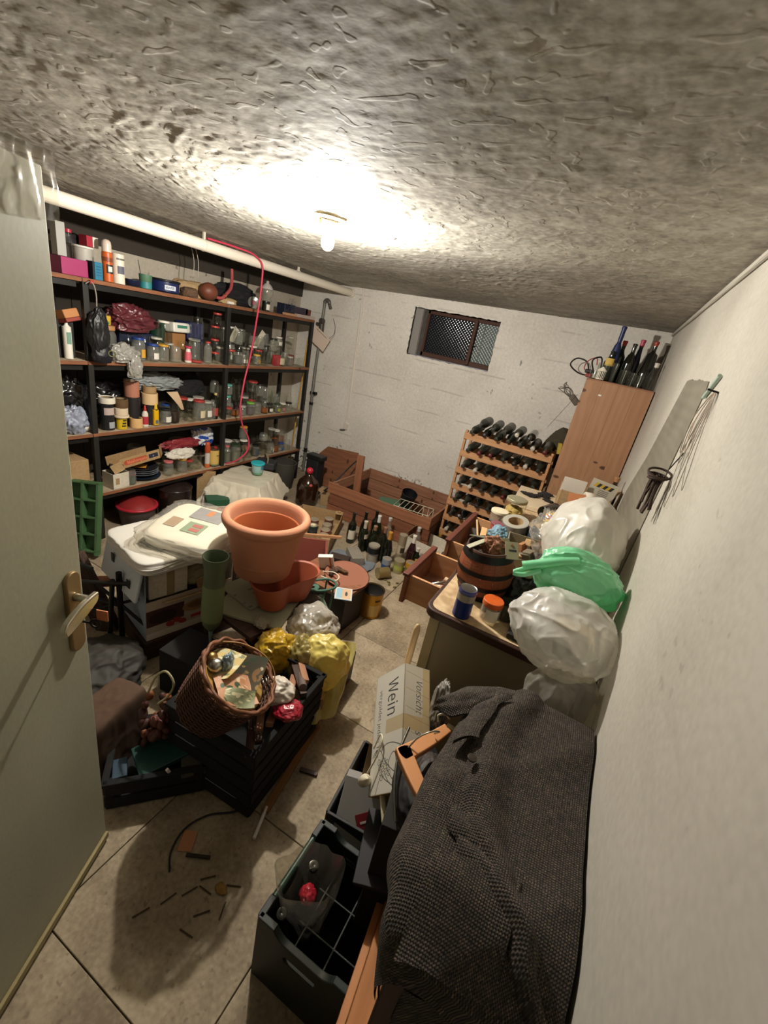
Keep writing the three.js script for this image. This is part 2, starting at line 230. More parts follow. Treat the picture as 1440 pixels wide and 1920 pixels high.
// door leaf, opened into the room on the left
{
  const th = Math.atan2(.909, -.417), d = new THREE.Group(); d.name = 'door_1'; d.userData.kind = 'structure'; scene.add(pose(d, [-.70, 0, .216], th));
  const lg = bx(.849, 1.985, .04, .004, .4245, 1.013, -.02); lg.attributes.uv.array.forEach((q, i, a) => a[i] = q * .8);
  part(d, 'door_leaf', lg, M(0xffffff, .5, { map: T2.door, bumpMap: T.fineB, bumpScale: .0002 }));
  part(d, 'bottom_strip', bx(.845, .028, .012, .004, .4245, .026, .006), M(0x8f8158, .6));
  const pl = new THREE.Shape(); pl.absarc(0, .098, .021, 0, PI); pl.absarc(0, -.098, .021, PI, 2 * PI); const pg = new THREE.ExtrudeGeometry(pl, { depth: .006, bevelEnabled: true, bevelSize: .003, bevelThickness: .003, bevelSegments: 3, curveSegments: 16 });
  const hp = part(d, 'handle_plate', gt(pg, .805, 1.028, .003), M(0x9b8560, .42, { metalness: .75 }));
  part(d, 'lever', merge([gt(lathe([[0, 0], [.012, 0], [.0105, .01], [.009, .052], [0, .056]], 16), .805, 1.078, .008, PI / 2, 0, 0), gt(new THREE.ExtrudeGeometry((() => { const s = new THREE.Shape(); s.moveTo(.012, .012); s.quadraticCurveTo(-.05, .016, -.095, -.008); s.quadraticCurveTo(-.108, -.022, -.1, -.036); s.quadraticCurveTo(-.05, -.03, .004, -.008); s.quadraticCurveTo(.014, 0, .012, .012); return s; })(), { depth: .008, bevelEnabled: true, bevelSize: .004, bevelThickness: .004, bevelSegments: 3 }), .805, 1.078, .052)]), M(0xd2ccbc, .22, { metalness: .95 }));
  const k = thing('door_key', 'dark door key with an orange tag in the lock of the open door', 'key', null); pose(k, [-.70, 0, .216], th);
  part(k, 'key_shaft', merge([rod([.808, 1.0, .008], [.808, 1.0, .045], .003), gt(new THREE.TorusGeometry(.012, .003, 8, 20), .808, 1.0, .056, 0, PI / 2, 0)]), MAT.blackmetal);
  part(k, 'tag', bx(.004, .032, .03, .001, .815, 1.025, .072), M(0xc2764a, .6));
  // clear wrapping film caught over the top corner of the leaf
  const f = grid(34, 24, (u, v) => { const a = u * .24, l = v * .34, c = .006 * fbm(u * 9, v * 8, 2, 3) + .0035 * ridge(u * 7, v * 5, 3); return l < .12 ? [.63 + a, 1.90 + l + .02 * u, .007 + Math.abs(c) * 1.4] : [.63 + a, 2.013 + Math.abs(c), .007 - (l - .12)]; });
  const fm = solo('plastic_film', 'crumpled clear plastic film hanging over the top corner of the open door', 'plastic film', f, MAT.film); pose(fm, [-.70, 0, .216], th);
}
// bulb holder on the ceiling
{
  const x = -1.345, z = -1.862, top = ceilY(x, z) - .006, t = thing('ceiling_lamp', 'bare glowing bulb in a round porcelain holder on the ceiling', 'lamp', [x, top, z]);
  part(t, 'mounting_plate', gt(lathe([[0, -.004], [.052, -.008], [.068, -.004], [.07, .002], [0, .004]], 32), 0, 0, 0, .05, 0, -.06), M(0xb7a98a, .5, { metalness: .4 }));
  part(t, 'socket', lathe([[.033, 0], [.036, -.006], [.035, -.046], [.031, -.05], [0, -.05]], 28), M(0xe9ddcb, .35));
  part(t, 'bracket', bx(.012, .03, .012, .002, -.05, -.012, .01), MAT.brass); part(t, 'screw', bx(.01, .012, .01, .002, .05, -.01, .0), MAT.brass);
  part(t, 'bulb', lathe([[.013, -.05], [.014, -.056], [.023, -.07], [.029, -.084], [.03, -.1], [.025, -.116], [.014, -.126], [0, -.129]], 28), M(0xfff2dc, .4, { emissive: 0xffe2b0, emissiveIntensity: 25 }));
  const l = new THREE.PointLight(LAMP.colour, LAMP.power, 0, 2); l.position.set(x, top - .1, z); l.castShadow = true; l.shadow.mapSize.set(2048, 2048); l.shadow.radius = 1.3; l.shadow.camera.near = .04; l.shadow.bias = -.002; l.name = 'bulb_light'; scene.add(l);
}
// pipes, conduit, notice card, cables along the back-left corner
{
  const p = thing('insulated_pipe', 'thick white insulated pipe running below the ceiling above the shelves', 'pipe');
  part(p, 'insulation', merge([rod([-2.83, 2.15, -.6], [-2.79, 2.13, -4.39], .037, 28)]), M(0xe6ddcc, .75, { bumpMap: T.fineB, bumpScale: .002 }));
  for (const z of [-2.46, -3.5, -1.0]) part(p, 'hanger', merge([bx(.02, .06, .012, .002, -2.805, 2.2, z), gt(new THREE.TorusGeometry(.039, .0025, 6, 28), -2.81, 2.142, z)]), M(0xd8d0c0, .6));
  part(p, 'end_collar', gt(cyl(.044, .02, 28), -2.79, 2.13, -4.4, PI / 2, 0, 0), M(0xddd5c6, .7));
  const g = thing('grey_riser_pipe', 'grey steel water pipe with a valve standing in the back corner', 'pipe');
  part(g, 'pipe', merge([rod([-3.1, .02, -4.345], [-3.1, 1.28, -4.345], .019, 16), rod([-3.1, 1.28, -4.345], [-3.08, 1.98, -4.345], .0165, 16)]), M(0x7e7d76, .55, { metalness: .4 }));
  part(g, 'elbow', merge([gt(new THREE.TorusGeometry(.03, .02, 10, 20, PI), -3.05, 1.985, -4.345), rod([-3.02, 1.985, -4.345], [-3.02, 1.94, -4.38], .018, 12)]), M(0x6f6b66, .5, { metalness: .4 }));
  part(g, 'valve', merge([gt(cyl(.03, .09, 16), -3.085, 1.68, -4.345), gt(cyl(.026, .05, 16), -3.06, 1.8, -4.33, PI / 2, 0, 0), bx(.05, .03, .03, .004, -3.125, 1.76, -4.335)]), M(0x55504c, .5, { metalness: .5 }));
  part(g, 'clamp', bx(.075, .03, .05, .004, -3.09, 1.0, -4.355), MAT.blackmetal); for (const [y, h] of [[.27, .05], [.86, .03]]) part(g, 'joint', gt(cyl(.024, h, 16), -3.1, y, -4.345), MAT.blackmetal);
  const n = thing('notice_card', 'blank pale notice card tied to the grey corner pipe', 'card', [-3.06, 1.615, -4.29], [0, .05, -.5]);
  part(n, 'card', bx(.25, .165, .01, .002), M(0xd8c4b4, .8)); part(n, 'slot', bx(.16, .004, .003, .001, 0, .062, .0055), MAT.black); part(n, 'cord', tube([[.1, .08, 0], [.13, .15, .01], [.09, .22, 0], [.01, .27, -.02]], .0022, 30, 6), MAT.black);
  solo('yellow_stick', 'long thin yellow stick leaning beside the grey corner pipe', 'stick', merge([rod([-3.17, .02, -4.14], [-3.14, 1.6, -4.2], .008, 8)]), M(0xc99a3a, .55));
  const c = thing('wall_conduit', 'white painted cable conduit running down the back wall', 'conduit');
  part(c, 'pipe', merge([rod([-2.645, 2.2, -4.395], [-2.6, .72, -4.395], .011, 10)]), M(0xd9d0c4, .8)); part(c, 'outlet_box', bx(.05, .07, .03, .004, -2.605, .72, -4.39), M(0xd2c8ba, .8)); part(c, 'cut_end', merge([rod([-2.61, .675, -4.39], [-2.67, .665, -4.38], .009, 8)]), MAT.dullsteel);
  solo('red_cable', 'long pink red cable hanging from the white pipe across the shelves', 'cable', tube([[-2.82, 2.19, -2.5], [-2.8, 2.192, -2.72], [-2.765, 2.178, -2.9], [-2.752, 2.13, -2.98], [-2.76, 2.0, -3.0], [-2.79, 1.765, -3.01], [-2.86, 1.4, -3.03], [-2.87, 1.2, -2.99], [-2.86, .95, -2.95], [-2.86, .8, -2.99], [-2.84, .66, -3.06], [-2.84, .55, -3.05], [-2.9, .45, -2.98], [-2.98, .4, -2.93]], .0075, 140, 8), M(0xc23a52, .5));
}
// wire loops, rusty hooks and a glass rod on the right wall
{
  const L = XR - .008; const w = thing('wire_coil', 'loose coil of thin wire hanging from a nail on the right wall', 'wire');
  part(w, 'nail', merge([rod([XR, 1.862, -1.62], [XR - .03, 1.866, -1.62], .003)]), MAT.blackmetal);
  const q = [[1.67, -1.66, .0016], [1.63, -1.68, .0014], [1.55, -1.52, .0012], [1.5, -1.58, .001], [1.66, -1.74, .0018], [1.59, -1.44, .001]];
  q.forEach(([y, z, r], i) => part(w, 'loop', tube([[L, 1.862, -1.62], [L - .004, mix(1.862, y, .55), mix(-1.62, z, .5) + .035], [L, y, z], [L - .006, mix(1.862, y, .5), mix(-1.62, z, .6) - .05 - i * .004]], r, 60, 6, true), i === 0 ? M(0xb59a88, .5) : M(0x8d8576, .5)));
  const h = thing('hook_bunch', 'bunch of rusty iron hooks hanging on wire against the right wall', 'hooks'), rust = M(0x35241a, .7, { metalness: .3 });
  part(h, 'wire', tube([[L, 1.67, -1.66], [L - .006, 1.64, -1.68], [L - .01, 1.6, -1.72]], .002, 20, 6), MAT.blackmetal);
  for (let i = 0; i < 3; i++) part(h, 'ring', gt(new THREE.TorusGeometry(.036 - i * .006, .004, 8, 28), L - .03 - i * .004, 1.578 - i * .008, -1.72 + i * .012, PI / 2 + .3 - i * .2, .3 * i, .2), rust);
  for (let i = 0; i < 13; i++) { const a = rr(-.5, .6), l = rr(.09, .14), x = L - rr(.012, .05), z = -1.72 + rr(-.03, .03); part(h, 'hook', tube([[x, 1.575, z], [x - rr(0, .01), 1.54, z - a * .03], [x - rr(0, .012), 1.575 - l * .7, z - a * l * .6], [x - rr(0, .012), 1.575 - l, z - a * l]], rr(.0024, .005), 14, 6), rust); }
  solo('glass_rod', 'short greenish glass strip fixed on the right wall beside the grey patch', 'strip', merge([rod([L, 1.91, -1.672], [L, 1.84, -1.775], .006, 8)]), M(0xa9bdb2, .25));
  const st = thing('corner_reflection_boards', 'weathered grey board offcut standing in the far right top corner', 'board', [.22, 1.797, -4.2], [0, .3, -.08]); part(st, 'board', bx(.04, .36, .02, .003, 0, .18, 0), M(0x7d7468, .8)); part(st, 'board', bx(.03, .31, .016, .003, .012, .155, -.04), M(0x5c4c44, .8));  // boards added in place of a streak of reflected light
}
// ------------------------------------------------------------------ shelving unit on the left wall
const SH = [[1.79, 'top'], [1.305, 'second'], [.825, 'third'], [.375, 'fourth']], SF = -3.0, SD = .4;
T.dustboard = speckTex('#b0a088', '#84705a', .7, 88, 24);
{
  const t = thing('shelving_unit', 'long dark framed shelving unit with brown boards along the left wall', 'shelves');
  const seg = [[-.55, -1.74], [-1.74, -2.9], [-2.9, -4.09]];
  for (const [y] of SH) for (const [a, b] of seg) {
    const bd = part(t, 'board', bx(SD, .022, a - b - .004, .002, SF - SD / 2, y - .011, (a + b) / 2), M(0xffffff, .9, { map: T.dustboard, bumpMap: T.grainB, bumpScale: .0006 }));
    part(bd, 'edge_band', bx(.004, .023, a - b - .006, .001, SF + .002, y - .0112, (a + b) / 2), M(0xe2cdb6, .75, { map: T.old, bumpMap: T.grainB, bumpScale: .0006 }));
    part(t, 'rail', bx(.012, .035, a - b - .05, .002, SF - .02, y - .042, (a + b) / 2), MAT.blackmetal);  // dark bars put in for the shade under each board edge
  }
  for (const z of [-1.76, -2.91, -4.075]) for (const x of [SF - .018, SF - SD + .02]) part(t, 'post', bx(.034, x > -3.2 ? 1.77 : 1.78, .036, .003, x, .885, z), M(0x15130f, .6));
  for (const [a, b] of [[-.6, -1.9], [-1.9, -3.0], [-3.0, -3.92]]) part(t, 'back_panel', bx(.006, 1.72, a - b - .004, .002, SF - SD - .012, .88, (a + b) / 2), M(0x2b251e, .9));  // dark sheets added to deepen the shade behind the jars
}
// ------------------------------------------------------------------ jars
const LID = { r: [0xa83a34, 'red'], g: [0xc9962e, 'yellow'], w: [0xded8cc, 'white'], k: [0x1c1a1a, 'black'], t: [0x4fa093, 'teal'], l: [0x6fae42, 'lime'], b: [0x1d3f86, 'blue'], c: [0xb07f52, 'cork'], o: [0xb4552a, 'orange'], p: [0xc46a6a, 'pink'], s: [0xa8a49a, 'silver'], d: [0x35452f, 'green'] };
const KIND = { s: [.037, .09, 'small'], m: [.041, .12, 'medium'], t: [.044, .155, 'tall'], b: [.052, .17, 'large'], q: [.046, .08, 'squat'], u: [.06, .2, 'big'], v: [.033, .17, 'slim'] };
const CONT = { j: [0x3a1626, 'dark jam'], y: [0xa8701c, 'yellow stuff'], o: [0x8d4f22, 'amber stuff'], n: [0x26190f, 'dark stuff'], e: [0x4a4a22, 'pickles'], x: [0x8f2b25, 'red stuff'], c: [0xcdbf9f, 'pale stuff'] };
const jarProto = {};
function jarShape(k) { const [r, h] = KIND[k], n = k === 'v' ? .55 : .84; return lathe([[0, .004], [r * .8, .002], [r * .97, .007], [r, .018], [r, h * .7], [r * .985, h * .76], [r * n, h * .86], [r * n, h * .97], [r * n * .97, h * .985]], 22); }
function makeJar(spec) {                                           // "m,r,label colour,contents,upside"
  const [k, lid, lab, con, ud] = spec.split(','), [r, h] = KIND[k], n = k === 'v' ? .55 : .84, t = new THREE.Group(), dn = ud === 'u';
  const up = dn ? [[0, h + .008, 0], [PI, 0, 0]] : [null, null];
  part(t, 'glass', jarShape(k), R() < .65 ? MAT.dusty : MAT.glass, ...up);
  if (lid && lid !== '-') { const L = lid === 'c' ? .03 : .014; part(t, 'lid', lathe([[0, h * .985 - L * .55], [r * n * 1.06, h * .985 - L * .55], [r * n * 1.08, h * .985 - L * .4], [r * n * 1.08, h * .985 + L * .35], [r * n * 1.02, h * .985 + L * .5], [0, h * .985 + L * .46]], 22), M(LID[lid][0], .42), ...up); }
  if (lab && lab !== '-') part(t, 'paper_label', new THREE.CylinderGeometry(r * 1.012, r * 1.012, h * .36, 20, 1, true, -.4, 2.2).translate(0, h * .36, 0), M(+('0x' + lab), .75));
  if (con && con !== '-') part(t, 'contents', lathe([[0, .008], [r * .9, .01], [r * .95, .02], [r * .95, h * .6], [r * .9, h * .64], [0, h * .62]], 16), M(CONT[con][0], .6));
  t.userData.h = h + (lid && lid !== '-' ? .012 : 0); t.userData.r = r; return t;
}
const jars = [];
function putJar(spec, x, y, z, where, rowname, stacked = '') {
  const p = jarProto[spec] ??= makeJar(spec), o = copy(p, 'glass_jar', [x, y, z], rr(0, .8) + 1.2); const [k, lid, lab, con] = spec.split(',');
  const what = (k === 'v' ? 'slim bottle' : KIND[k][2] + ' glass jar') + (con && con !== '-' ? ' of ' + CONT[con][1] : lid && lid !== '-' ? ' with ' + LID[lid][1] + ' lid' : lab && lab !== '-' ? ' with paper label' : ' without lid');
  jars.push({ o, z, what, where, rowname: stacked || rowname }); delete o.userData.h; delete o.userData.r; return [y + p.userData.h + (stacked ? 0 : 0), p.userData.r];
}
const ORD = ['first', 'second', 'third', 'fourth', 'fifth', 'sixth', 'seventh', 'eighth', 'ninth', 'tenth', 'eleventh', 'twelfth', 'thirteenth', 'fourteenth', 'fifteenth', 'sixteenth', 'seventeenth', 'eighteenth', 'nineteenth', 'twentieth'];
function nameJars() {
  const by = {}; for (const j of jars) (by[j.where + '|' + j.rowname] ??= []).push(j);
  for (const a of Object.values(by)) { a.sort((p, q) => q.z - p.z); a.forEach((j, i) => tag(j.o, `${j.what}, ${ORD[i]} from left, ${j.rowname}, ${j.where}`, 'jar', 'jars on the ' + j.where)); }
}
// rows of specs from z0 towards the back wall; "spec+spec" is a stack
function jarRow(list, x, level, z0, z1, where, rowname) {
  const w = list.map(s => KIND[s[0]] ? KIND[s[0]][0] * 2 : .08), tot = w.reduce((a, b) => a + b, 0), gap = (z0 - z1 - tot) / Math.max(1, list.length - 1); let z = z0;
  list.forEach((s, i) => { const zz = z - w[i] / 2; z -= w[i] + gap; if (s === '_') return; let y = SH[level][0] + .001; s.split('+').forEach((q, k) => { const [t] = putJar(q, x + rr(-.012, .012), y, zz + rr(-.004, .004), where, rowname, k ? rowname.replace('row', ORD[k] + ' layer') : ''); y = t + .001; }); });
}
const W2 = 'middle bay, second shelf', W2r = 'right bay, second shelf', W3 = 'middle bay, third shelf', W3r = 'right bay, third shelf', W4 = 'middle bay, fourth shelf', W4r = 'right bay, fourth shelf';
// second shelf
jarRow(['t,b,c9962e', 'm,b,d8d4c8', 'm,g+t,w', 'm,-,-', '_', 'b,r,-,-,u+b,-', 'v,r', 's,r+s,r+s,r+s,r'], SF - .065, 1, -2.1, -2.87, W2, 'front row');
jarRow(['u,c', 'b,-,8a8fa8', 'b,-', 't,w', 'm,s', 't,-', 'b,w', 't,-'], SF - .17, 1, -1.92, -2.86, W2, 'back row');
jarRow(['m,r', 'm,k,-,n', 's,-,d8d4c8', 's,-', 's,g,c9962e', 's,-', '_', 's,-', 'm,-,-,c', 's,-', 's,s', 's,-', 's,-'], SF - .06, 1, -2.96, -4.04, W2r, 'front row');
jarRow(['m,w+t,-', 'b,k,d8d4c8+m,s', 't,-+m,-', 'm,-+t,s,-,-,u', 't,w+q,-', 'm,r+m,-', 'b,-', 'm,-+m,k', 'b,-+s,w,d8d4c8', 'm,-', 't,-,-,x+m,s'], SF - .16, 1, -2.95, -3.98, W2r, 'middle row');
jarRow(['b,-+t,-', 't,-+m,w', 'b,-', 't,k+m,-', 'u,-', 'b,-+s,-', 't,-+m,-', 'b,s', 't,-+q,-'], SF - .27, 1, -2.97, -3.9, W2r, 'back row');
// third shelf
jarRow(['m,k,d8d4c8', 't,-,-,n', 'q,-,-,-,u', 'b,-', 'b,r,cdbf9f', 't,s,d8d4c8', 'v,-'], SF - .06, 2, -2.3, -2.86, W3, 'front row');
jarRow(['t,d,d8d4c8', 'b,-', 'm,b', 't,-', 'b,r', 't,w', 'b,s', 'm,-'], SF - .17, 2, -2.24, -2.87, W3, 'back row');
jarRow(['s,r+s,t+s,t', 's,-,-,o', 's,s', 'm,l,-,j', 'm,-+s,-', 's,-,-,o', 's,k,d8d4c8,n', 's,d,9a9c3a,e', 's,w,a86a6a', 's,k', 's,-'], SF - .06, 2, -2.96, -4.0, W3r, 'front row');
jarRow(['t,-+m,-', 'm,k+b,-', 'm,-,-,j+t,-', 't,s+t,-', 'm,r+b,r', 't,-+m,k', 'm,-+m,-', 's,-+t,-', 'v,-', 'b,-', 'v,-'], SF - .16, 2, -2.95, -4.02, W3r, 'middle row');
jarRow(['b,-+m,-', 'u,-', 't,-+t,-', 'b,k', 'b,-+m,-', 't,-', 'u,-', 'b,-'], SF - .27, 2, -2.98, -3.95, W3r, 'back row');
// fourth shelf
jarRow(['m,p', 's,-', 'm,g', 's,r', 'b,-'], SF - .07, 3, -2.33, -2.72, W4, 'front row');
jarRow(['b,-', 't,s', 'm,w', 'b,-', 't,-'], SF - .2, 3, -2.34, -2.78, W4, 'back row');
jarRow(['v,p,-,e', 'b,d,-,e', 'q,-,-,-,u+m,w,b06a5a+m,g', 'v,k', 'm,k,2f5a78,n', 't,-+q,-', 'm,-,d8d4c8+t,s', 's,-,-,o+t,w', 's,b,3a5a78', 'm,-'], SF - .06, 3, -2.97, -3.95, W4r, 'front row');
jarRow(['t,k', 'b,w', 't,s,d8d4c8', 'b,-', 'u,-', 't,k', 'b,-', 'm,o+t,-', 'u,-,-,o'], SF - .18, 3, -2.99, -3.98, W4r, 'back row');
nameJars();
// ------------------------------------------------------------------ other things on the shelves
const ON = (l, d = .001) => SH[l][0] + d;
const lab = (w, h, d) => print(w, h, d);
function carton(w, h, d, mat, parent, wall = .004) {                // open box: four walls and a base, each a mesh
  part(parent, 'base', bx(w, wall, d, .001, 0, wall / 2, 0), mat); for (const s of [-1, 1]) { part(parent, 'side_wall', bx(wall, h, d, .001, s * (w / 2 - wall / 2), h / 2, 0), mat); part(parent, 'end_wall', bx(w, h, wall, .001, 0, h / 2, s * (d / 2 - wall / 2)), mat); }
}
const tin = (r, h) => lathe([[0, 0], [r, 0], [r * 1.03, .003], [r, .006], [r, h - .006], [r * 1.03, h - .002], [r * .98, h], [r * .94, h - .004], [0, h - .004]], 28);
const band = (r, y0, y1, a = -PI, l = PI * 2) => new THREE.CylinderGeometry(r, r, y1 - y0, 28, 1, true, a, l).translate(0, (y0 + y1) / 2, 0);
{ // top shelf
  const y = ON(0), x = -3.075; let t;
  solo('pink_box', 'bright pink cardboard box on the top shelf next to the door', 'box', bx(.12, .092, .155, .003, 0, .046, 0), M(0x9c2a60, .55, { bumpMap: T.fineB, bumpScale: .0003 }), [x - .03, y, -1.73], .05);
  solo('grey_card_box', 'tall flat grey box standing on the pink box', 'box', bx(.06, .175, .05, .002, 0, .0875, 0), M(0xa9a8a2, .6), [x - .03, y + .094, -1.685]);
  t = thing('clear_tube', 'clear plastic tube with a red cap beside the grey box', 'tube', [x - .04, y + .094, -1.745]); part(t, 'tube', cyl(.019, .13, 18), MAT.glass); part(t, 'cap', gt(cyl(.021, .02, 18), 0, .13, 0), M(0xa02a38, .4));
  t = thing('plastic_tub', 'translucent plastic tub with a white lid behind the blue box', 'tub', [x - .1, y, -1.86]); part(t, 'tub', lathe([[0, 0], [.042, 0], [.052, .16], [.054, .165]], 24), MAT.milky); part(t, 'lid', gt(cyl(.058, .012, 24), 0, .163, 0), MAT.white); part(t, 'contents', cyl(.038, .06, 20), M(0x9d3a58, .7));
  t = thing('red_white_box', 'red and white box lying on the translucent tub', 'box', [x - .1, y + .178, -1.9], .1); part(t, 'box', bx(.07, .06, .075, .002, 0, .03, 0), M(0xa82436, .5)); part(t, 'panel', bx(.002, .058, .036, .0005, .0355, .03, -.018), MAT.white);
  solo('black_gadget', 'black gadget lying behind the red and white box', 'gadget', blob(.09, .08, .15, { seed: 8, square: 2, amp: .1, crease: .05, detail: 8 }), MAT.black, [x - .2, y + .17, -1.82]);
  solo('support_box', 'dark carton at the back of the top shelf beneath the black gadget', 'box', bx(.1, .165, .16, .003, 0, .0825, 0), M(0x3a2c24, .8), [x - .2, y, -1.82]);
  t = thing('blue_box', 'small blue box with dark side standing on the top shelf', 'box', [x + .01, y, -1.86], .06); part(t, 'box', bx(.06, .1, .05, .002, 0, .05, -.006), M(0x1f7090, .55)); part(t, 'side', bx(.06, .1, .012, .002, 0, .05, .026), M(0x10222c, .6)); for (let i = 0; i < 4; i++) part(t, 'print_line', bx(.001, .004, .034, .0003, .0305, .075 - i * .016, -.006), M(0x0e4560, .6));
  t = thing('spray_can', 'orange spray can with a white cap on the top shelf', 'spray can', [x + .02, y, -1.935]); part(t, 'can', lathe([[0, 0], [.029, 0], [.03, .004], [.03, .16], [.027, .17], [.024, .176]], 28), M(0xc2581e, .4)); part(t, 'cap', lathe([[.027, .168], [.027, .21], [.024, .228], [.014, .238], [0, .24]], 24), M(0xd8c6b8, .35)); part(t, 'emblem', band(.0306, .05, .1, PI / 2 - .75, 1.5), M(0x1d1816, .5)); part(t, 'emblem_centre', band(.031, .06, .09, PI / 2 - .42, .84), M(0xe3ddd0, .5)); part(t, 'print_band', band(.0304, .115, .14), M(0x7e3a1a, .45));
  t = thing('white_can', 'white can with a grey printed emblem right of the spray can', 'can', [x + .01, y, -2.012]); part(t, 'can', tin(.036, .175), M(0xded6c4, .4)); part(t, 'emblem', band(.0366, .06, .105, PI / 2 - .7, 1.3), M(0x5a5a6a, .6)); part(t, 'print_line', band(.0366, .14, .15, PI / 2 - .8, 1.6), M(0x6a665e, .6));
  t = thing('blue_tray', 'small dark blue tray between the white can and the green cup', 'tray', [x, y, -2.115]); part(t, 'tray', lathe([[0, .003], [.04, .003], [.05, .04], [.052, .042], [.049, .042], [.038, .006]], 24), M(0x151d3c, .4));
  t = thing('green_cup', 'green and turquoise beaker on the top shelf', 'beaker', [x, y, -2.21]); part(t, 'cup', lathe([[0, 0], [.036, 0], [.042, .09], [.039, .09], [.034, .004]], 26), M(0x4a7258, .55)); part(t, 'band', band(.0388, .004, .045), M(0x2e7f86, .5)); part(t, 'stick', rod([-.02, .02, .01], [-.03, .17, .03], .0025, 6), MAT.black);
  t = thing('blue_round_tin', 'open round dark blue tin with a white label and metal inside', 'tin', [x - .045, y, -2.39]); part(t, 'tin', lathe([[0, .002], [.098, .002], [.1, .01], [.1, .066], [.104, .075], [.1, .078], [.096, .07], [.094, .012], [0, .01]], 40), M(0x14224f, .35)); part(t, 'rim', gt(new THREE.TorusGeometry(.102, .008, 8, 44), 0, .078, 0, PI / 2), M(0x15151c, .35)); part(t, 'label', band(.1012, .02, .05, PI / 2 - .62, .8), M(0xffffff, .6, { map: lab(256, 64, (g, w, h) => { g.fillStyle = '#d4d8e0'; g.fillRect(0, 0, w, h); g.fillStyle = '#23345f'; g.font = 'bold 50px sans-serif'; g.fillText('HUNTER', 16, 50); }) })); part(t, 'price_tag', band(.1012, .016, .05, PI / 2 + .7, .25), MAT.paper);
  for (const [a, b, c, q] of [[-.03, .03, .5, .05], [.04, -.02, 1.7, .06], [.01, .05, 2.6, .045]]) part(t, 'metal_piece', gt(bx(q, .04, .03, .006), a, .05, b, .2, c, .1), MAT.dullsteel);
  for (const [n, c, p, w, s] of [['paper_bundle', 'tan paper bundle tied with string behind the brown flask', [x - .12, y, -2.68], [.14, .13, .3], 4], ['brown_parcel', 'small dark brown crumpled parcel right of the blue round tin', [x, y, -2.57], [.1, .075, .12], 6], ['paper_pouch', 'small tan paper pouch right of the brown flask', [x - .01, y, -2.96], [.09, .055, .16], 9]]) solo(n, c, 'parcel', blob(...w, { seed: s, square: 1.6, amp: .12, crease: .1, detail: 14 }), n === 'brown_parcel' ? M(0x5c4432, .85) : M(0xa98d66, .9), p);
  t = thing('brown_flask', 'round red brown flask with a long curved pink neck', 'flask', [x + .01, y, -2.745], [0, 0, 0]); part(t, 'body', gt(blob(.13, .13, .15, { seed: 3, amp: .03, crease: .01, detail: 10, flat: 1 }), 0, 0, 0), M(0x6b3a28, .5)); part(t, 'neck', tube([[.0, .04, -.05], [.02, .035, -.11], [.02, .07, -.16], [.0, .13, -.23], [-.02, .2, -.255], [-.03, .27, -.26]], .013, 40, 10), M(0xa04848, .4)); part(t, 'gold_ring', gt(new THREE.TorusGeometry(.018, .004, 8, 20), .02, .055, -.145, 0.2), MAT.brass);
  for (const z of [-2.62, -2.66]) solo('hanging_string', z > -2.64 ? 'left of two pale strings hanging down over the paper bundle' : 'right of two pale strings hanging down over the paper bundle', 'string', tube([[-3.12, 2.14, z], [-3.1, 2.05, z - .01], [-3.09, 1.94, z]], .0025, 16, 6), M(0xb7aca0, .8));
  solo('white_tube', 'little white tube lying at the middle post of the top shelf', 'tube', merge([gt(cyl(.012, .06, 14), 0, .013, 0, PI / 2, 0, 0)]), MAT.white, [x + .04, y, -2.98]);
  t = thing('glass_canister', 'ornate glass canister with a domed lid on the top shelf', 'canister', [x, y + .085, -3.42]); part(t, 'body', lathe([[0, 0], [.045, 0], [.05, .01], [.036, .02], [.034, .03], [.055, .05], [.058, .09], [.05, .1]], 28), MAT.dusty); part(t, 'lid', lathe([[.054, .1], [.05, .115], [.03, .14], [.012, .15], [.014, .165], [0, .172]], 24), M(0xbdb6b0, .3));
  t = thing('label_bottle', 'short bottle with a white label beneath the glass canister', 'bottle', [x, y, -3.42]); part(t, 'body', tin(.036, .084), MAT.dbottle); part(t, 'label', band(.0366, .012, .06, PI / 2 - .7, 1.2), MAT.paper);
  t = thing('glass_plate', 'small round glass plate with a pink centre leaning left of the canister', 'plate', [x - .05, y, -3.31], [0, .9, 0]); part(t, 'plate', gt(lathe([[0, 0], [.03, 0], [.05, .008], [.05, .01], [.03, .004], [0, .003]], 28), 0, .051, 0, PI / 2 - .2), MAT.dusty); part(t, 'centre', gt(cyl(.02, .003, 18), 0, .051, .006, PI / 2 - .2), M(0x93505a, .6));
  t = thing('ribbon_bow', 'pale blue ribbon bow on a dark gift box', 'gift', [x - .02, y, -3.73]); part(t, 'box', bx(.1, .1, .16, .003, 0, .05, 0), M(0x1c1f30, .5)); for (let i = 0; i < 7; i++) { const a = i / 7 * 2 * PI; part(t, 'ribbon', bent(1, 1, 10, 2, (u, v) => { const q = u * 2 * PI; return [.04 + .03 * Math.sin(q) * .4 + .008 * v + .02, .1 + .05 * Math.sin(a) * Math.sin(u * PI) + .02 * Math.sin(q), .06 * Math.cos(a) * Math.sin(u * PI) + (v - .5) * .012]; }, .0008), M(0x8fa0b4, .4)); }
  t = thing('dark_case', 'long dark purple case with a red brown end on the top shelf', 'case', [x - .06, y + .034, -4.0]); part(t, 'case', bx(.13, .06, .22, .003, 0, .03, .06), M(0x352a3a, .6)); part(t, 'end', bx(.13, .055, .09, .003, 0, .028, -.06), M(0x6e3a30, .6));
  solo('white_book', 'thick white book lying under the dark purple case', 'book', bx(.14, .03, .29, .003, 0, .015, 0), M(0xb8a69c, .7), [x - .04, y, -4.01]); solo('wood_block', 'flat wooden block at the shelf edge beside the bow', 'block', bx(.05, .022, .16, .002, 0, .011, 0), MAT.rack, [x + .04, y, -3.72]);
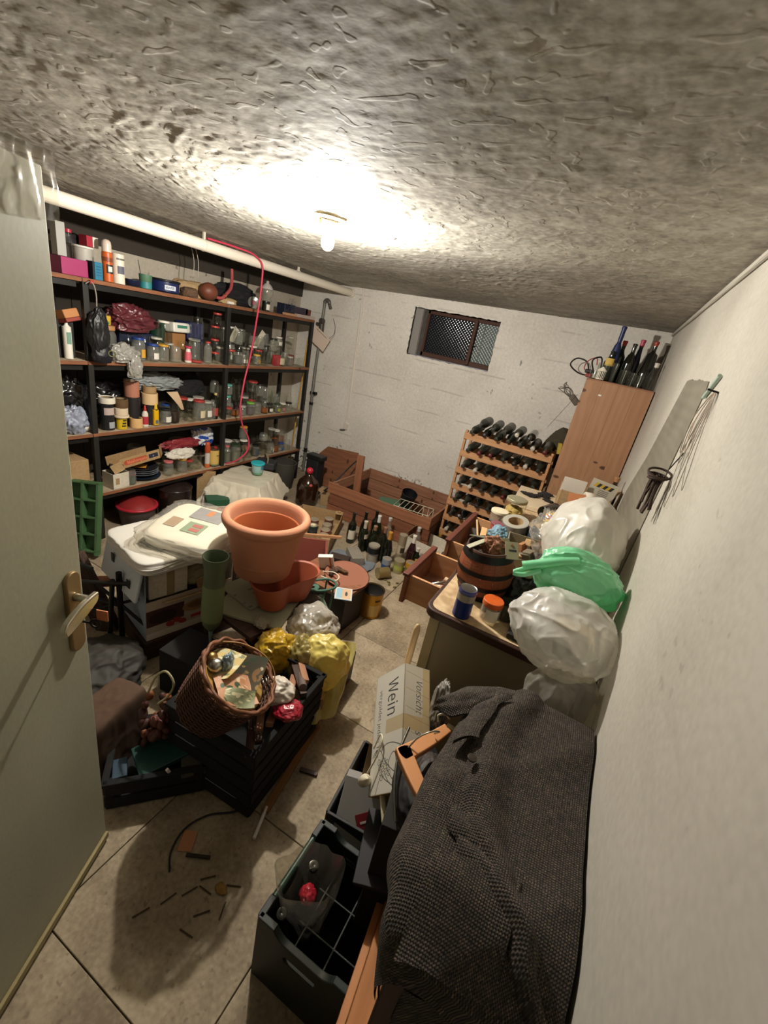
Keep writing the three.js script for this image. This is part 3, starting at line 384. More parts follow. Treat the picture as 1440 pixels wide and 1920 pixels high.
  solo('dark_bundle', 'dark cloth bundle at the back of the top shelf behind the canister', 'bundle', blob(.2, .2, .5, { seed: 21, amp: .2, crease: .12 }), M(0x17161a, .9), [x - .18, y, -3.2]);
}
{ // second shelf
  const y = ON(1), x = -3.075; let t;
  t = thing('scouring_pad', 'orange sponge pack lying on a dark crate at the left end', 'sponge', [x, y + .235, -1.69], [.2, .2, .25]); part(t, 'sponge', bx(.08, .05, .1, .006, 0, .03, 0), M(0xb77c4e, .85)); part(t, 'base', bx(.082, .022, .102, .006, 0, -.006, 0), M(0x8c3e34, .8));
  solo('black_crate', 'black crate at the left end of the second shelf', 'crate', bx(.16, .23, .13, .004, 0, .115, 0), M(0x1b1a1c, .7), [x - .1, y, -1.66]);
  for (const [z, c, k, w] of [[-1.665, 0xe2ddd2, 0, 'white sealant cartridge with a green panel at the left end'], [-1.63, 0xd8cfc4, 1, 'white sealant cartridge with a red stripe behind the first']]) { t = thing('sealant_cartridge', w, 'cartridge', [x + .01 - k * .06, y, z]); part(t, 'tube', cyl(.024, .19, 20), M(c, .4)); part(t, 'nozzle', gt(lathe([[.02, 0], [.009, .012], [.006, .05], [0, .052]], 14), 0, .19, 0), MAT.white); part(t, 'panel', band(.0246, .09, .16, PI / 2 - .6, 1.1), k ? M(0xa03030, .6) : M(0x6f9482, .6)); }
  t = thing('black_camera_bag', 'black shoulder bag hanging from the shelf edge by its strap', 'bag', [SF + .03, 1.31, -1.8]); part(t, 'bag', gt(blob(.09, .3, .13, { seed: 12, amp: .12, crease: .14, detail: 16 }), 0, .06, 0), M(0x121214, .45)); part(t, 'pouch', gt(blob(.07, .13, .13, { seed: 15, amp: .1, crease: .1, detail: 12 }), .01, -.005, -.01), M(0x101118, .5)); part(t, 'strap', tube([[0, .33, 0], [.01, .4, .005], [.012, .455, .02], [-.005, .465, .03], [-.02, .45, .045]], .004, 24, 8), M(0x8f887c, .7)); part(t, 'buckle', gt(new THREE.TorusGeometry(.02, .004, 8, 20), .05, .06, -.05, .3, 1, 0), M(0x707048, .5)); part(t, 'hook_pin', bx(.02, .022, .022, .004, -.005, .463, .02), M(0xa8282c, .4));
  t = thing('seed_packet', 'yellow packet with red print lying on a jar near the black bag', 'packet', [x - .1, y + .215, -1.94], [0, .1, -.1]); part(t, 'box', bx(.06, .06, .11, .003, 0, .03, 0), M(0xc9a838, .55)); part(t, 'red_print', bx(.001, .025, .05, .0004, .0305, .04, .02), M(0xb23a26, .6)); part(t, 'green_print', bx(.001, .02, .03, .0004, .0305, .015, -.03), M(0x5f8a3a, .6));
  t = thing('blue_label_jar', 'white capped jar with a pale blue label beneath the yellow packet', 'jar', [x - .1, y, -1.93]); part(t, 'body', cyl(.045, .16, 24), M(0x8286a6, .5)); part(t, 'lid', gt(cyl(.042, .05, 24), 0, .16, 0), MAT.white);
  solo('red_bag', 'crumpled dark red plastic bag behind the jars on the second shelf', 'bag', blob(.2, .2, .36, { seed: 31, amp: .22, crease: .2, detail: 22 }), M(0x74323a, .35, { transmission: .35, thickness: 0, clearcoat: .7 }), [x - .16, y + .18, -2.2]);
  solo('dark_blue_box', 'dark blue box beneath the red bag on the second shelf', 'box', bx(.16, .17, .3, .004, 0, .085, 0), M(0x16213f, .5), [x - .24, y, -2.26]);
  solo('clear_bag', 'clear crumpled plastic bag drooping over the second shelf edge', 'bag', gt(merge([blob(.1, .14, .2, { seed: 41, amp: .25, crease: .22, detail: 20 }), gt(blob(.06, .17, .1, { seed: 42, amp: .25, crease: .22, detail: 16 }), .035, -.1, -.06)]), 0, 0, 0), M(0xc9c6be, .3, { transmission: .55, thickness: 0, clearcoat: .7, clearcoatRoughness: .15 }), [SF - .005, y + .0, -1.98]);
  t = thing('pink_label_bottle', 'white bottle with a pink label and pink cap, second shelf', 'bottle', [x + .02, y, -2.55]); part(t, 'body', lathe([[0, 0], [.024, 0], [.026, .006], [.025, .06], [.016, .105], [.014, .115]], 20), M(0xd9d0c2, .4)); part(t, 'label', lathe([[.0266, .02], [.0266, .055], [.0225, .085]], 20), M(0xc85a68, .5)); part(t, 'cap', gt(cyl(.026, .014, 20), 0, .113, 0), M(0xb83250, .4));
  solo('dark_green_tub', 'dark green container at the back of the second shelf', 'tub', lathe([[0, 0], [.052, 0], [.06, .26], [.062, .27], [.055, .275], [0, .275]], 26), M(0x14392c, .35), [x - .19, y, -2.43]);
  t = thing('white_green_tub', 'white tub with a green label tilted on a wooden box', 'tub', [x - .13, y + .205, -2.575], [0, .1, .1]); part(t, 'tub', bx(.1, .075, .17, .014, 0, .038, 0), MAT.white); part(t, 'label', bx(.001, .022, .1, .0005, .051, .045, 0), M(0x3b7d68, .5));
  solo('wooden_box', 'small tan wooden box beneath the white tub, second shelf', 'box', bx(.1, .2, .12, .003, 0, .1, 0), M(0x93683a, .7), [x - .16, y, -2.57]);
  solo('blue_carton', 'dark blue carton at the back beside the stack of jars', 'box', bx(.14, .29, .16, .004, 0, .145, 0), M(0x232a58, .6), [x - .22, y, -2.76]);
  solo('red_carton', 'small red box in the front row of jars, second shelf', 'box', bx(.05, .1, .075, .002, 0, .05, 0), M(0xa32a2e, .5), [x + .015, y, -3.61]);
  for (const [z, r, w] of [[-3.1, .5, 'left of two leaning white cardboard strips among the jars'], [-3.42, -.3, 'right of two leaning white cardboard strips among the jars']]) solo('card_strip', w, 'cardboard', bx(.004, .2, .06, .001, 0, .1, 0), MAT.cardw, [x - .115, y + .13, z], [-.6, 0, r * .2]);
}
{ // third shelf
  const y = ON(2), x = -3.075; let t;
  for (const [p, s, w] of [[[x - .14, y, -1.7], [.2, .38, .26], 'crumpled black plastic bag at the left end of the third shelf'], [[x - .2, y, -2.06], [.22, .33, .5], 'crumpled black plastic bag behind the tape rolls']]) solo('black_plastic_bag', w, 'bag', blob(...s, { seed: s[2] * 90, amp: .2, crease: .2, detail: 20 }), MAT.blackbag, p);
  solo('grey_blue_bag', 'pale blue grey plastic bag at the left end of the third shelf', 'bag', blob(.13, .2, .17, { seed: 51, amp: .22, crease: .2, detail: 16 }), M(0x8d94a6, .4, { clearcoat: .4 }), [x + .01, y, -1.66]);
  t = thing('white_cup', 'white cup lying on its side at the left post', 'cup', [x + .035, y + .033, -1.735], [0, .6, PI / 2 - .1]); part(t, 'cup', lathe([[0, 0], [.026, 0], [.032, .06], [.03, .06], [.024, .003], [0, .003]], 22), MAT.white);
  const tape = (r, h, c, c2, w, p, o) => { const q = thing('tape_roll', w, 'tape roll', p, o); part(q, 'tape', lathe([[r * .62, 0], [r * .98, 0], [r, .002], [r, h - .002], [r * .98, h], [r * .62, h], [r * .62, 0]], 32), M(c, .6)); part(q, 'core', lathe([[r * .6, .001], [r * .63, .001], [r * .63, h - .001], [r * .6, h - .001], [r * .6, .001]], 28), M(c2, .9)); return q; };
  t = thing('white_jar_stack', 'jar with black contents beneath a white tape roll', 'jar', [x + .005, y, -1.885]); part(t, 'body', cyl(.046, .185, 24), M(0x1d1c1f, .35)); part(t, 'label', band(.0466, .11, .16, PI / 2 - .9, 1.7), M(0xb9a6a0, .6)); part(t, 'lower_label', band(.0466, .015, .06, PI / 2 - .3, 1.1), M(0x9aa0a8, .6));
  tape(.052, .042, 0xddd6c4, 0x8c7a60, 'white tape roll on the jar by the left post', [x + .005, y + .187, -1.89]);
  t = thing('yellow_label_tin', 'small yellow tin with dark print beneath the tape stack', 'tin', [x + .025, y, -1.975]); part(t, 'tin', tin(.036, .085), M(0xcfae1e, .4)); for (let i = 0; i < 3; i++) part(t, 'dark_print', band(.0366, .02 + i * .02, .032 + i * .02, PI / 2 - .5 + i * .1, .8), M(0x2b2a14, .6));
  tape(.052, .016, 0xd9c9ae, 0x8c7a60, 'thin beige tape roll on the yellow tin', [x + .025, y + .086, -1.975]); tape(.046, .052, 0xd3c0a6, 0x8c7a60, 'cream tape roll in the middle of the left stack', [x + .025, y + .103, -1.975]); tape(.046, .062, 0x5a4228, 0x8c7a60, 'dark brown tape roll on top of the left stack', [x + .022, y + .156, -1.98]);
  tape(.044, .072, 0xd2aa74, 0x8c7a60, 'beige tape roll lying on the shelf board', [x + .03, y, -2.085]);
  t = thing('dark_round_box', 'dark round tin beneath the copper coloured tape roll', 'tin', [x - .03, y, -2.1]); part(t, 'tin', tin(.055, .215), M(0x1e1b1c, .5));
  tape(.05, .112, 0xa9705a, 0x8c7a60, 'copper coloured tape roll, tallest on the third shelf', [x - .03, y + .216, -2.1]);
  t = thing('dark_pot', 'dark glass pot beneath the two stacked beige tape rolls', 'pot', [x - .02, y, -2.235]); part(t, 'pot', tin(.045, .155), M(0x262226, .4)); tape(.058, .085, 0xd3b288, 0x8c7a60, 'wide beige tape roll, lower of two stacked on the dark pot', [x - .02, y + .157, -2.235]); tape(.048, .05, 0x9c7f58, 0x8c7a60, 'tan tape roll, upper of two stacked on the dark pot', [x - .02, y + .243, -2.235]);
  t = thing('glue_bottle', 'white glue bottle with a red cap and label', 'bottle', [x + .035, y, -2.155]); part(t, 'body', lathe([[0, 0], [.022, 0], [.023, .004], [.022, .1], [.01, .122]], 20), M(0xd8cfc4, .4)); part(t, 'cap', lathe([[.011, .118], [.01, .128], [.006, .16], [0, .162]], 14), M(0xb02a26, .4)); part(t, 'label', band(.0234, .02, .08, 0, PI), M(0xa8323e, .5));
  t = thing('yellow_bottle', 'yellow squeeze bottle standing at the third shelf edge', 'bottle', [x + .035, y, -2.245]); part(t, 'body', bx(.028, .125, .042, .008, 0, .0625, 0), M(0xd9a812, .4)); part(t, 'cap', lathe([[.014, .122], [.012, .14], [.008, .172], [0, .174]], 14), M(0xd8b020, .4)); part(t, 'cap_ring', gt(cyl(.015, .008, 16), 0, .12, 0), MAT.black); part(t, 'blue_mark', bx(.001, .03, .024, .0004, .0145, .03, 0), M(0x4d6680, .5));
  solo('beige_pennant', 'beige pointed paper pennant leaning between jars on the third shelf', 'paper', bent(1, 1, 8, 2, (u, v) => [.01 * Math.sin(u * 3), (1 - u) * .15, -u * .1 + (v - .5) * .1 * (1 - u * .75)], .0015), M(0xc6a888, .8), [x + .01, y + .1, -2.41]);
  solo('clear_film_pile', 'heap of clear wrapping film lying over the jars on the third shelf', 'film', blob(.2, .13, .42, { seed: 61, amp: .25, crease: .25, detail: 22 }), M(0xb9c0c0, .3, { transmission: .5, thickness: 0, clearcoat: .7 }), [x - .12, y + .25, -2.36]);
  solo('dark_jacket', 'dark cloth bundle at the back of the third shelf near the middle post', 'cloth', blob(.16, .2, .34, { seed: 63, amp: .2, crease: .12 }), M(0x131315, .9), [x - .2, y + .16, -2.72]);
  t = thing('ketchup_bottle', 'dark bottle with a red label beside the middle post, third shelf', 'bottle', [x + .02, y, -2.845]); part(t, 'body', lathe([[0, 0], [.026, 0], [.027, .004], [.027, .12], [.012, .16], [.011, .21]], 20), MAT.dbottle); part(t, 'label', band(.0276, .03, .1, 0, PI), M(0x9c4038, .5)); part(t, 'cap', gt(cyl(.013, .02, 14), 0, .21, 0), M(0xc0a870, .5));
}
{ // fourth shelf
  const y = ON(3), x = -3.075; let t;
  solo('brown_box', 'plain brown cardboard box at the left end of the fourth shelf', 'box', bx(.2, .26, .22, .003, 0, .13, 0), MAT.card, [x - .05, y, -1.6], .05);
  t = thing('white_carton', 'open white carton with dark odds and ends at the left post', 'box', [x + .005, y, -1.925], .05); carton(.12, .12, .13, MAT.cardw, t); part(t, 'torn_patch', bx(.001, .05, .03, .0004, .061, .06, .03), MAT.card); for (let i = 0; i < 5; i++) part(t, 'scrap', gt(bx(.05, .03, .04, .004), rr(-.03, .03), .11 + i * .014, rr(-.03, .03), rr(-.4, .4), rr(0, 3), rr(-.4, .4)), M(pick([0x4a3a30, 0x6a5a4a, 0x2c2622]), .8));
  t = thing('green_jar', 'cloudy jar with a red band next to the white carton', 'jar', [x + .02, y, -2.03]); part(t, 'glass', jarShape('m'), MAT.dusty); part(t, 'contents', cyl(.033, .06, 18), M(0x3d5240, .8)); part(t, 'band', band(.0386, .08, .09), M(0x8c3034, .5)); 
  for (let i = 0; i < 5; i++) solo('dinner_plate', i === 4 ? 'dark plate on top of the stack with an orange card on it' : i === 0 ? 'dark blue plate at the bottom of the plate stack' : `pale rimmed plate in the stack, ${ORD[i]} from the bottom`, 'plate', lathe([[0, .004], [.07, .004], [.085, .012], [i ? .122 : .14, i ? .016 : .02], [i ? .124 : .142, .02], [.1, .016], [.07, .008], [0, .008]], 40), i === 0 ? M(0x23303c, .25) : i === 4 ? M(0x2a2a2c, .3) : M(0x74787c, .25), [x - .075, y + i * .016 + (i ? .012 : 0), -2.19], null, 'plates stacked on the fourth shelf');
  solo('orange_card', 'orange square card lying on the plate stack', 'card', bx(.09, .004, .09, .001), M(0xb57f2c, .7), [x - .045, y + .103, -2.16], .8);
  solo('plate_box', 'dark box at the back holding up the flattened fruit box', 'box', bx(.14, .135, .3, .004, 0, .0675, 0), M(0x2b241e, .8), [x - .28, y, -2.15]);
  t = thing('fruit_box', 'tilted shallow cardboard tray with a red lettered strip on the plates', 'box', [x - .04, y + .15, -2.11], [.1, .03, .12]); part(t, 'base', bx(.17, .003, .34, .001), MAT.card); const fl = part(t, 'front_wall', bx(.003, .075, .34, .001, .085, .037, 0), MAT.card);
  part(fl, 'printed_strip', gt(pb(.0012, .046, .3), .0872, .037, -.005), M(0xffffff, .8, { map: print(512, 80, (g, w, h) => { g.fillStyle = '#a98d62'; g.fillRect(0, 0, w, h); g.fillStyle = '#a8462f'; g.beginPath(); g.roundRect(4, 6, 340, 66, 33); g.fill(); g.strokeStyle = '#a3702a'; g.lineWidth = 5; g.stroke(); g.fillStyle = '#d98a66'; g.font = 'bold 52px serif'; g.fillText('Mallorquin', 44, 58); g.fillStyle = '#1b2030'; g.fillRect(362, 10, 140, 58); g.fillStyle = '#8a90a0'; g.font = 'bold 40px sans-serif'; g.fillText('a', 420, 54); }) }));
  part(t, 'end_flap', gt(bx(.003, .085, .1, .001), .06, .05, -.2, 0, .8, 0), MAT.card); part(t, 'end_flap', gt(bx(.003, .07, .08, .001), .09, .02, .2, .3, -.2, .2), MAT.card); part(t, 'back_wall', bx(.003, .07, .34, .001, -.085, .035, 0), MAT.card);
  t = thing('small_bowl_jar', 'round glass bowl with an orange tub inside behind the tray', 'bowl', [x - .2, y + .135, -2.22]); part(t, 'bowl', lathe([[0, 0], [.04, .002], [.06, .05], [.05, .09]], 24), MAT.dusty); part(t, 'tub', cyl(.025, .06, 18), M(0xa4673a, .6));
  solo('red_net_bag', 'red net bag lying on the jars, fourth shelf', 'net', blob(.12, .1, .36, { seed: 71, amp: .2, crease: .25, detail: 22 }), M(0x862a30, .5), [x - .09, y + .18, -2.58]);
  solo('white_rag', 'white crumpled rag lying on the jar lids, fourth shelf', 'rag', blob(.1, .09, .26, { seed: 73, amp: .25, crease: .16, detail: 18 }), M(0xd6d0c4, .85), [x + .0, y + .13, -2.5]);
  t = thing('orange_spray_bottle', 'white bottle with an orange spray head on the fourth shelf', 'bottle', [x + .03, y, -2.765]); part(t, 'body', lathe([[0, 0], [.021, 0], [.022, .004], [.022, .13], [.016, .15]], 20), M(0xcac2bc, .4)); part(t, 'base_band', band(.0225, .0, .04), M(0xc2622e, .4)); part(t, 'head', lathe([[.022, .145], [.025, .15], [.025, .2], [.02, .215], [.02, .24], [0, .245]], 18), M(0xb54a28, .45));
  t = thing('yellow_drum', 'yellow labelled tin drum with a red cap at the middle post', 'tin', [x + .01, y, -2.855]); part(t, 'drum', tin(.05, .17), M(0x4c3a2c, .5)); part(t, 'label', band(.0506, .012, .155), M(0xd0ae62, .6)); part(t, 'print_line', band(.051, .1, .108, PI / 2 - .2, .9), M(0x3f4436, .6)); part(t, 'green_band', band(.051, .012, .024), M(0x7f8f66, .6)); part(t, 'cap', gt(cyl(.016, .02, 16), .02, .168, 0), M(0xa83226, .4));
  solo('blue_white_bag', 'blue and white plastic shopping bag wedged above the yellow drum', 'bag', blob(.14, .22, .2, { seed: 77, amp: .2, crease: .2, detail: 20 }), M(0xffffff, .4, { clearcoat: .5, map: tex(128, 128, (u, v) => { const n = fbm(u * 4, v * 5, 9, 3); return n > .02 && u > .3 ? [.1, .27, .62] : [.82, .84, .86]; }) }), [x - .12, y + .17, -2.83]);
  solo('plate_pair', 'pale plates at the back beside the blue and white bag', 'plate', merge([0, 1, 2].map(i => lathe([[0, .004 + i * .012], [.07, .004 + i * .012], [.1, .018 + i * .012], [.1, .022 + i * .012], [.07, .01 + i * .012]], 30))), M(0x9a958a, .3), [x - .19, y + .17, -2.66]);
}
// ------------------------------------------------------------------ bottles
function bottleGeo(r, h, n = .0145, sh = .6, neck = .76) { return lathe([[0, .012], [r * .6, .002], [r * .92, 0], [r, .006], [r, h * sh], [r * .93, h * (sh + .04)], [r * .6, h * (neck - .05)], [n * 1.15, h * neck], [n, h * (neck + .04)], [n, h * .95], [n * 1.2, h * .955], [n * 1.2, h * .985], [n, h], [0, h - .002]], 22); }
function bottle(parent, o) {
  const { r = .037, h = .3, mat = MAT.dbottle, cap, capH = .07, label, lab = [.25, .55], lw = 2.2, neck = .76, sh = .6 } = o;
  part(parent, 'glass', bottleGeo(r, h, .0145, sh, neck), mat);
  if (cap) part(parent, 'capsule', lathe([[.0155, h - capH], [.0165, h - capH], [.016, h * .94], [.0185, h * .955], [.0185, h * .99], [.0165, h + .002], [0, h + .003]], 18), M(cap, .4));
  if (label) part(parent, 'paper_label', new THREE.CylinderGeometry(r * 1.012, r * 1.012, h * (lab[1] - lab[0]), 22, 1, true, -lw / 2, lw).translate(0, h * (lab[0] + lab[1]) / 2, 0), M(label, .75));
  return parent;
}
// wine rack: posts and rails, each a part; every bottle a thing of its own
const RK = { x0: -1.022, x1: -.262, z: -3.83, y: [1.118, .957, .797, .638, .477, .315, .155] };
{
  const t = thing('wine_rack', 'wooden wine rack of seven rails full of dusty bottles at the back wall', 'wine rack');
  for (const x of [RK.x0, RK.x1]) for (const z of [RK.z - .01, RK.z - .23]) part(t, 'post', bx(.022, 1.165, .03, .002, x, .583, z), MAT.rack);
  for (const y of RK.y) for (const z of [RK.z + .012, RK.z - .24]) part(t, 'rail', bx(RK.x1 - RK.x0 + .02, .058, .016, .002, (RK.x0 + RK.x1) / 2, y, z), MAT.rack);
  for (const y of [.3, .75]) for (const x of [RK.x0, RK.x1]) part(t, 'side_rail', bx(.016, .03, .2, .002, x + (x < -.6 ? .014 : -.014), y, RK.z - .12), MAT.rack);
  const kinds = [{ mat: MAT.dustbottle }, { r: .036, mat: MAT.dbottle, cap: 0x2a2420 }, { r: .041, h: .3, sh: .5, neck: .78, mat: MAT.dustbottle }, { r: .037, mat: MAT.dustbottle, cap: 0x5a1c20 }, { r: .037, mat: MAT.dustbottle, cap: 0xb9b2a4, capH: .05 }, { r: .038, mat: M(0x23261c, .3, { clearcoat: .3 }), label: 0x8d8672 }];
  const word = ['dusty dark', 'black capped', 'dusty broad', 'red capped', 'pale capped', 'olive labelled'], proto = kinds.map(k => { const g = new THREE.Group(); bottle(g, k); return g; });
  const rows = ['0102043', '0.2.14..3', '4.0103', '204130', '.02010', '.1020', '01.2']; rows[1] = '0330142'; rows[2] = '0452010'; rows[3] = '0420312'; rows[4] = '0210102'; rows[5] = '0102..0'; rows[6] = '4201..1';
  const lay = (k, x, y, i, rw) => { const c = copy(proto[k], 'wine_bottle', [x, y + rr(-.003, .003), RK.z - .232 + rr(-.02, .012)], null); c.rotation.set(PI / 2 + .05 + rr(-.02, .03), 0, rr(-.03, .03), 'YXZ'); tag(c, `${word[k]} wine bottle lying ${ORD[i]} from left in ${rw} of the rack`, 'bottle', 'bottles lying in the wine rack'); };
  rows.forEach((s, j) => { for (let i = 0; i < 7; i++) { const k = s[i]; if (!(k >= '0')) continue; lay(+k, RK.x0 + .066 + i * .105, RK.y[j] + .029 + .041, i, j ? `the ${ORD[j]} row` : 'the lower top row'); } });
  '20241'.split('').forEach((k, i) => lay(+k, RK.x0 + .12 + i * .105, RK.y[0] + .029 + .108, i, 'the uppermost layer'));
  solo('rack_sack', 'dark olive cloth sack hanging over the right end of the rack', 'sack', blob(.24, .42, .2, { seed: 14, amp: .14, crease: .06, f: 1.2, detail: 20 }), M(0x3b3626, .9, { bumpMap: T.fineB, bumpScale: .002 }), [-.33, 1.0, -4.18], [0, 0, -.3]);
  const rg = thing('grey_rag', 'dirty grey brown rag stuffed between rack and pine cupboard', 'rag', [-.235, .6, -3.9]); part(rg, 'cloth', blob(.09, .34, .2, { seed: 19, amp: .2, crease: .08, detail: 14 }), M(0x6d5c46, .95, { bumpMap: T.fineB, bumpScale: .003 }));
}
// large open plank box on the floor at the back wall
{
  const x0 = -2.17, x1 = -1.05, z0 = -3.54, z1 = -4.34, t = thing('plank_box', 'large open box of old brown planks at the back wall', 'box'), m = MAT.old, c = (x0 + x1) / 2;
  [[.058, .11], [.175, .112], [.292, .11]].forEach(([y, h], i) => { part(t, 'plank', bx(x1 - x0 + (i % 2 ? .0 : .02), h, .022, .003, c + rr(-.01, .01), y, z0 + [.0, -.004, .003][i]), wood('old', .8, [0xe8d0c0, 0xcdb2a2, 0xf4e2d2][i])); part(t, 'plank', bx(x1 - x0, h, .022, .003, c, y, z1), m); for (const x of [x0 + .02, x1 - .02]) part(t, 'plank', bx(.02, h, z0 - z1 - .03, .003, x, y, (z0 + z1) / 2), i === 2 ? m : MAT.darkwood); });  // lower side planks in dark wood, the shade of that side put into colour
  for (let i = 0; i < 5; i++) part(t, 'floor_plank', bx(x1 - x0 - .06, .015, .15, .002, c, .025, z1 + .09 + i * .155), m);
  for (const x of [x0 + .05, x1 - .05]) part(t, 'corner_post', bx(.04, .32, .04, .003, x, .175, z0 - .035), m);
  solo('leaning_plank', 'short brown plank standing upright inside the plank box', 'plank', bx(.075, .66, .024, .003, 0, .33, 0), MAT.board, [-1.885, .035, -3.6], [0, .05, .04]);
  const p = thing('green_tray', 'flat green plastic tray lying in the plank box', 'tray', [-1.62, .06, -4.0], [.25, .4, 0]); part(p, 'tray', bx(.34, .02, .26, .006, 0, .08, 0), M(0x3c5a44, .5)); part(p, 'rim', bx(.36, .008, .28, .003, 0, .093, 0), M(0x47684f, .5));
  const q = thing('black_pot', 'black plastic plant pot lying in the plank box', 'pot', [-1.52, .2, -4.02], [.2, 0, -.25]); part(q, 'pot', lathe([[0, 0], [.06, 0], [.078, .14], [.084, .142], [.084, .16], [.079, .16], [.072, .01], [0, .008]], 28), MAT.black);
  const b = thing('lying_jar', 'clear glass jar with a metal lid lying in the plank box', 'jar', [-1.78, .1, -3.72], [0, .25, -PI / 2 + .1]); part(b, 'glass', jarShape('u'), MAT.glass); part(b, 'lid', gt(cyl(.05, .03, 22), 0, .195, 0), MAT.dullsteel);
  const d = thing('lying_bottle', 'dark bottle lying beside the glass jar in the plank box', 'bottle', [-1.62, .1, -3.68], [0, .2, -PI / 2 + .05]); bottle(d, { mat: MAT.dbottle });
  const w = thing('wire_basket', 'white wire basket standing in the right of the plank box', 'basket', [-1.33, .045, -3.78], [0, .12, 0]), wm = M(0xd6cdb4, .5), W = .36, H = .26, D = .22;
  const wire = (a, b) => part(w, 'wire', rod(a, b, .0032, 6), wm);
  for (const y of [0, .13, H]) for (const s of [-1, 1]) { wire([-W / 2, y, s * D / 2], [W / 2, y, s * D / 2]); wire([s * W / 2, y, -D / 2], [s * W / 2, y, D / 2]); }
  for (let i = 0; i < 8; i++) { const x = -W / 2 + i / 7 * W; if (i > 4 || i === 0) for (const s of [-1, 1]) wire([x, 0, s * D / 2], [x, H, s * D / 2]); if (i < 6) wire([x, H, -D / 2], [x, H, D / 2]); }
}
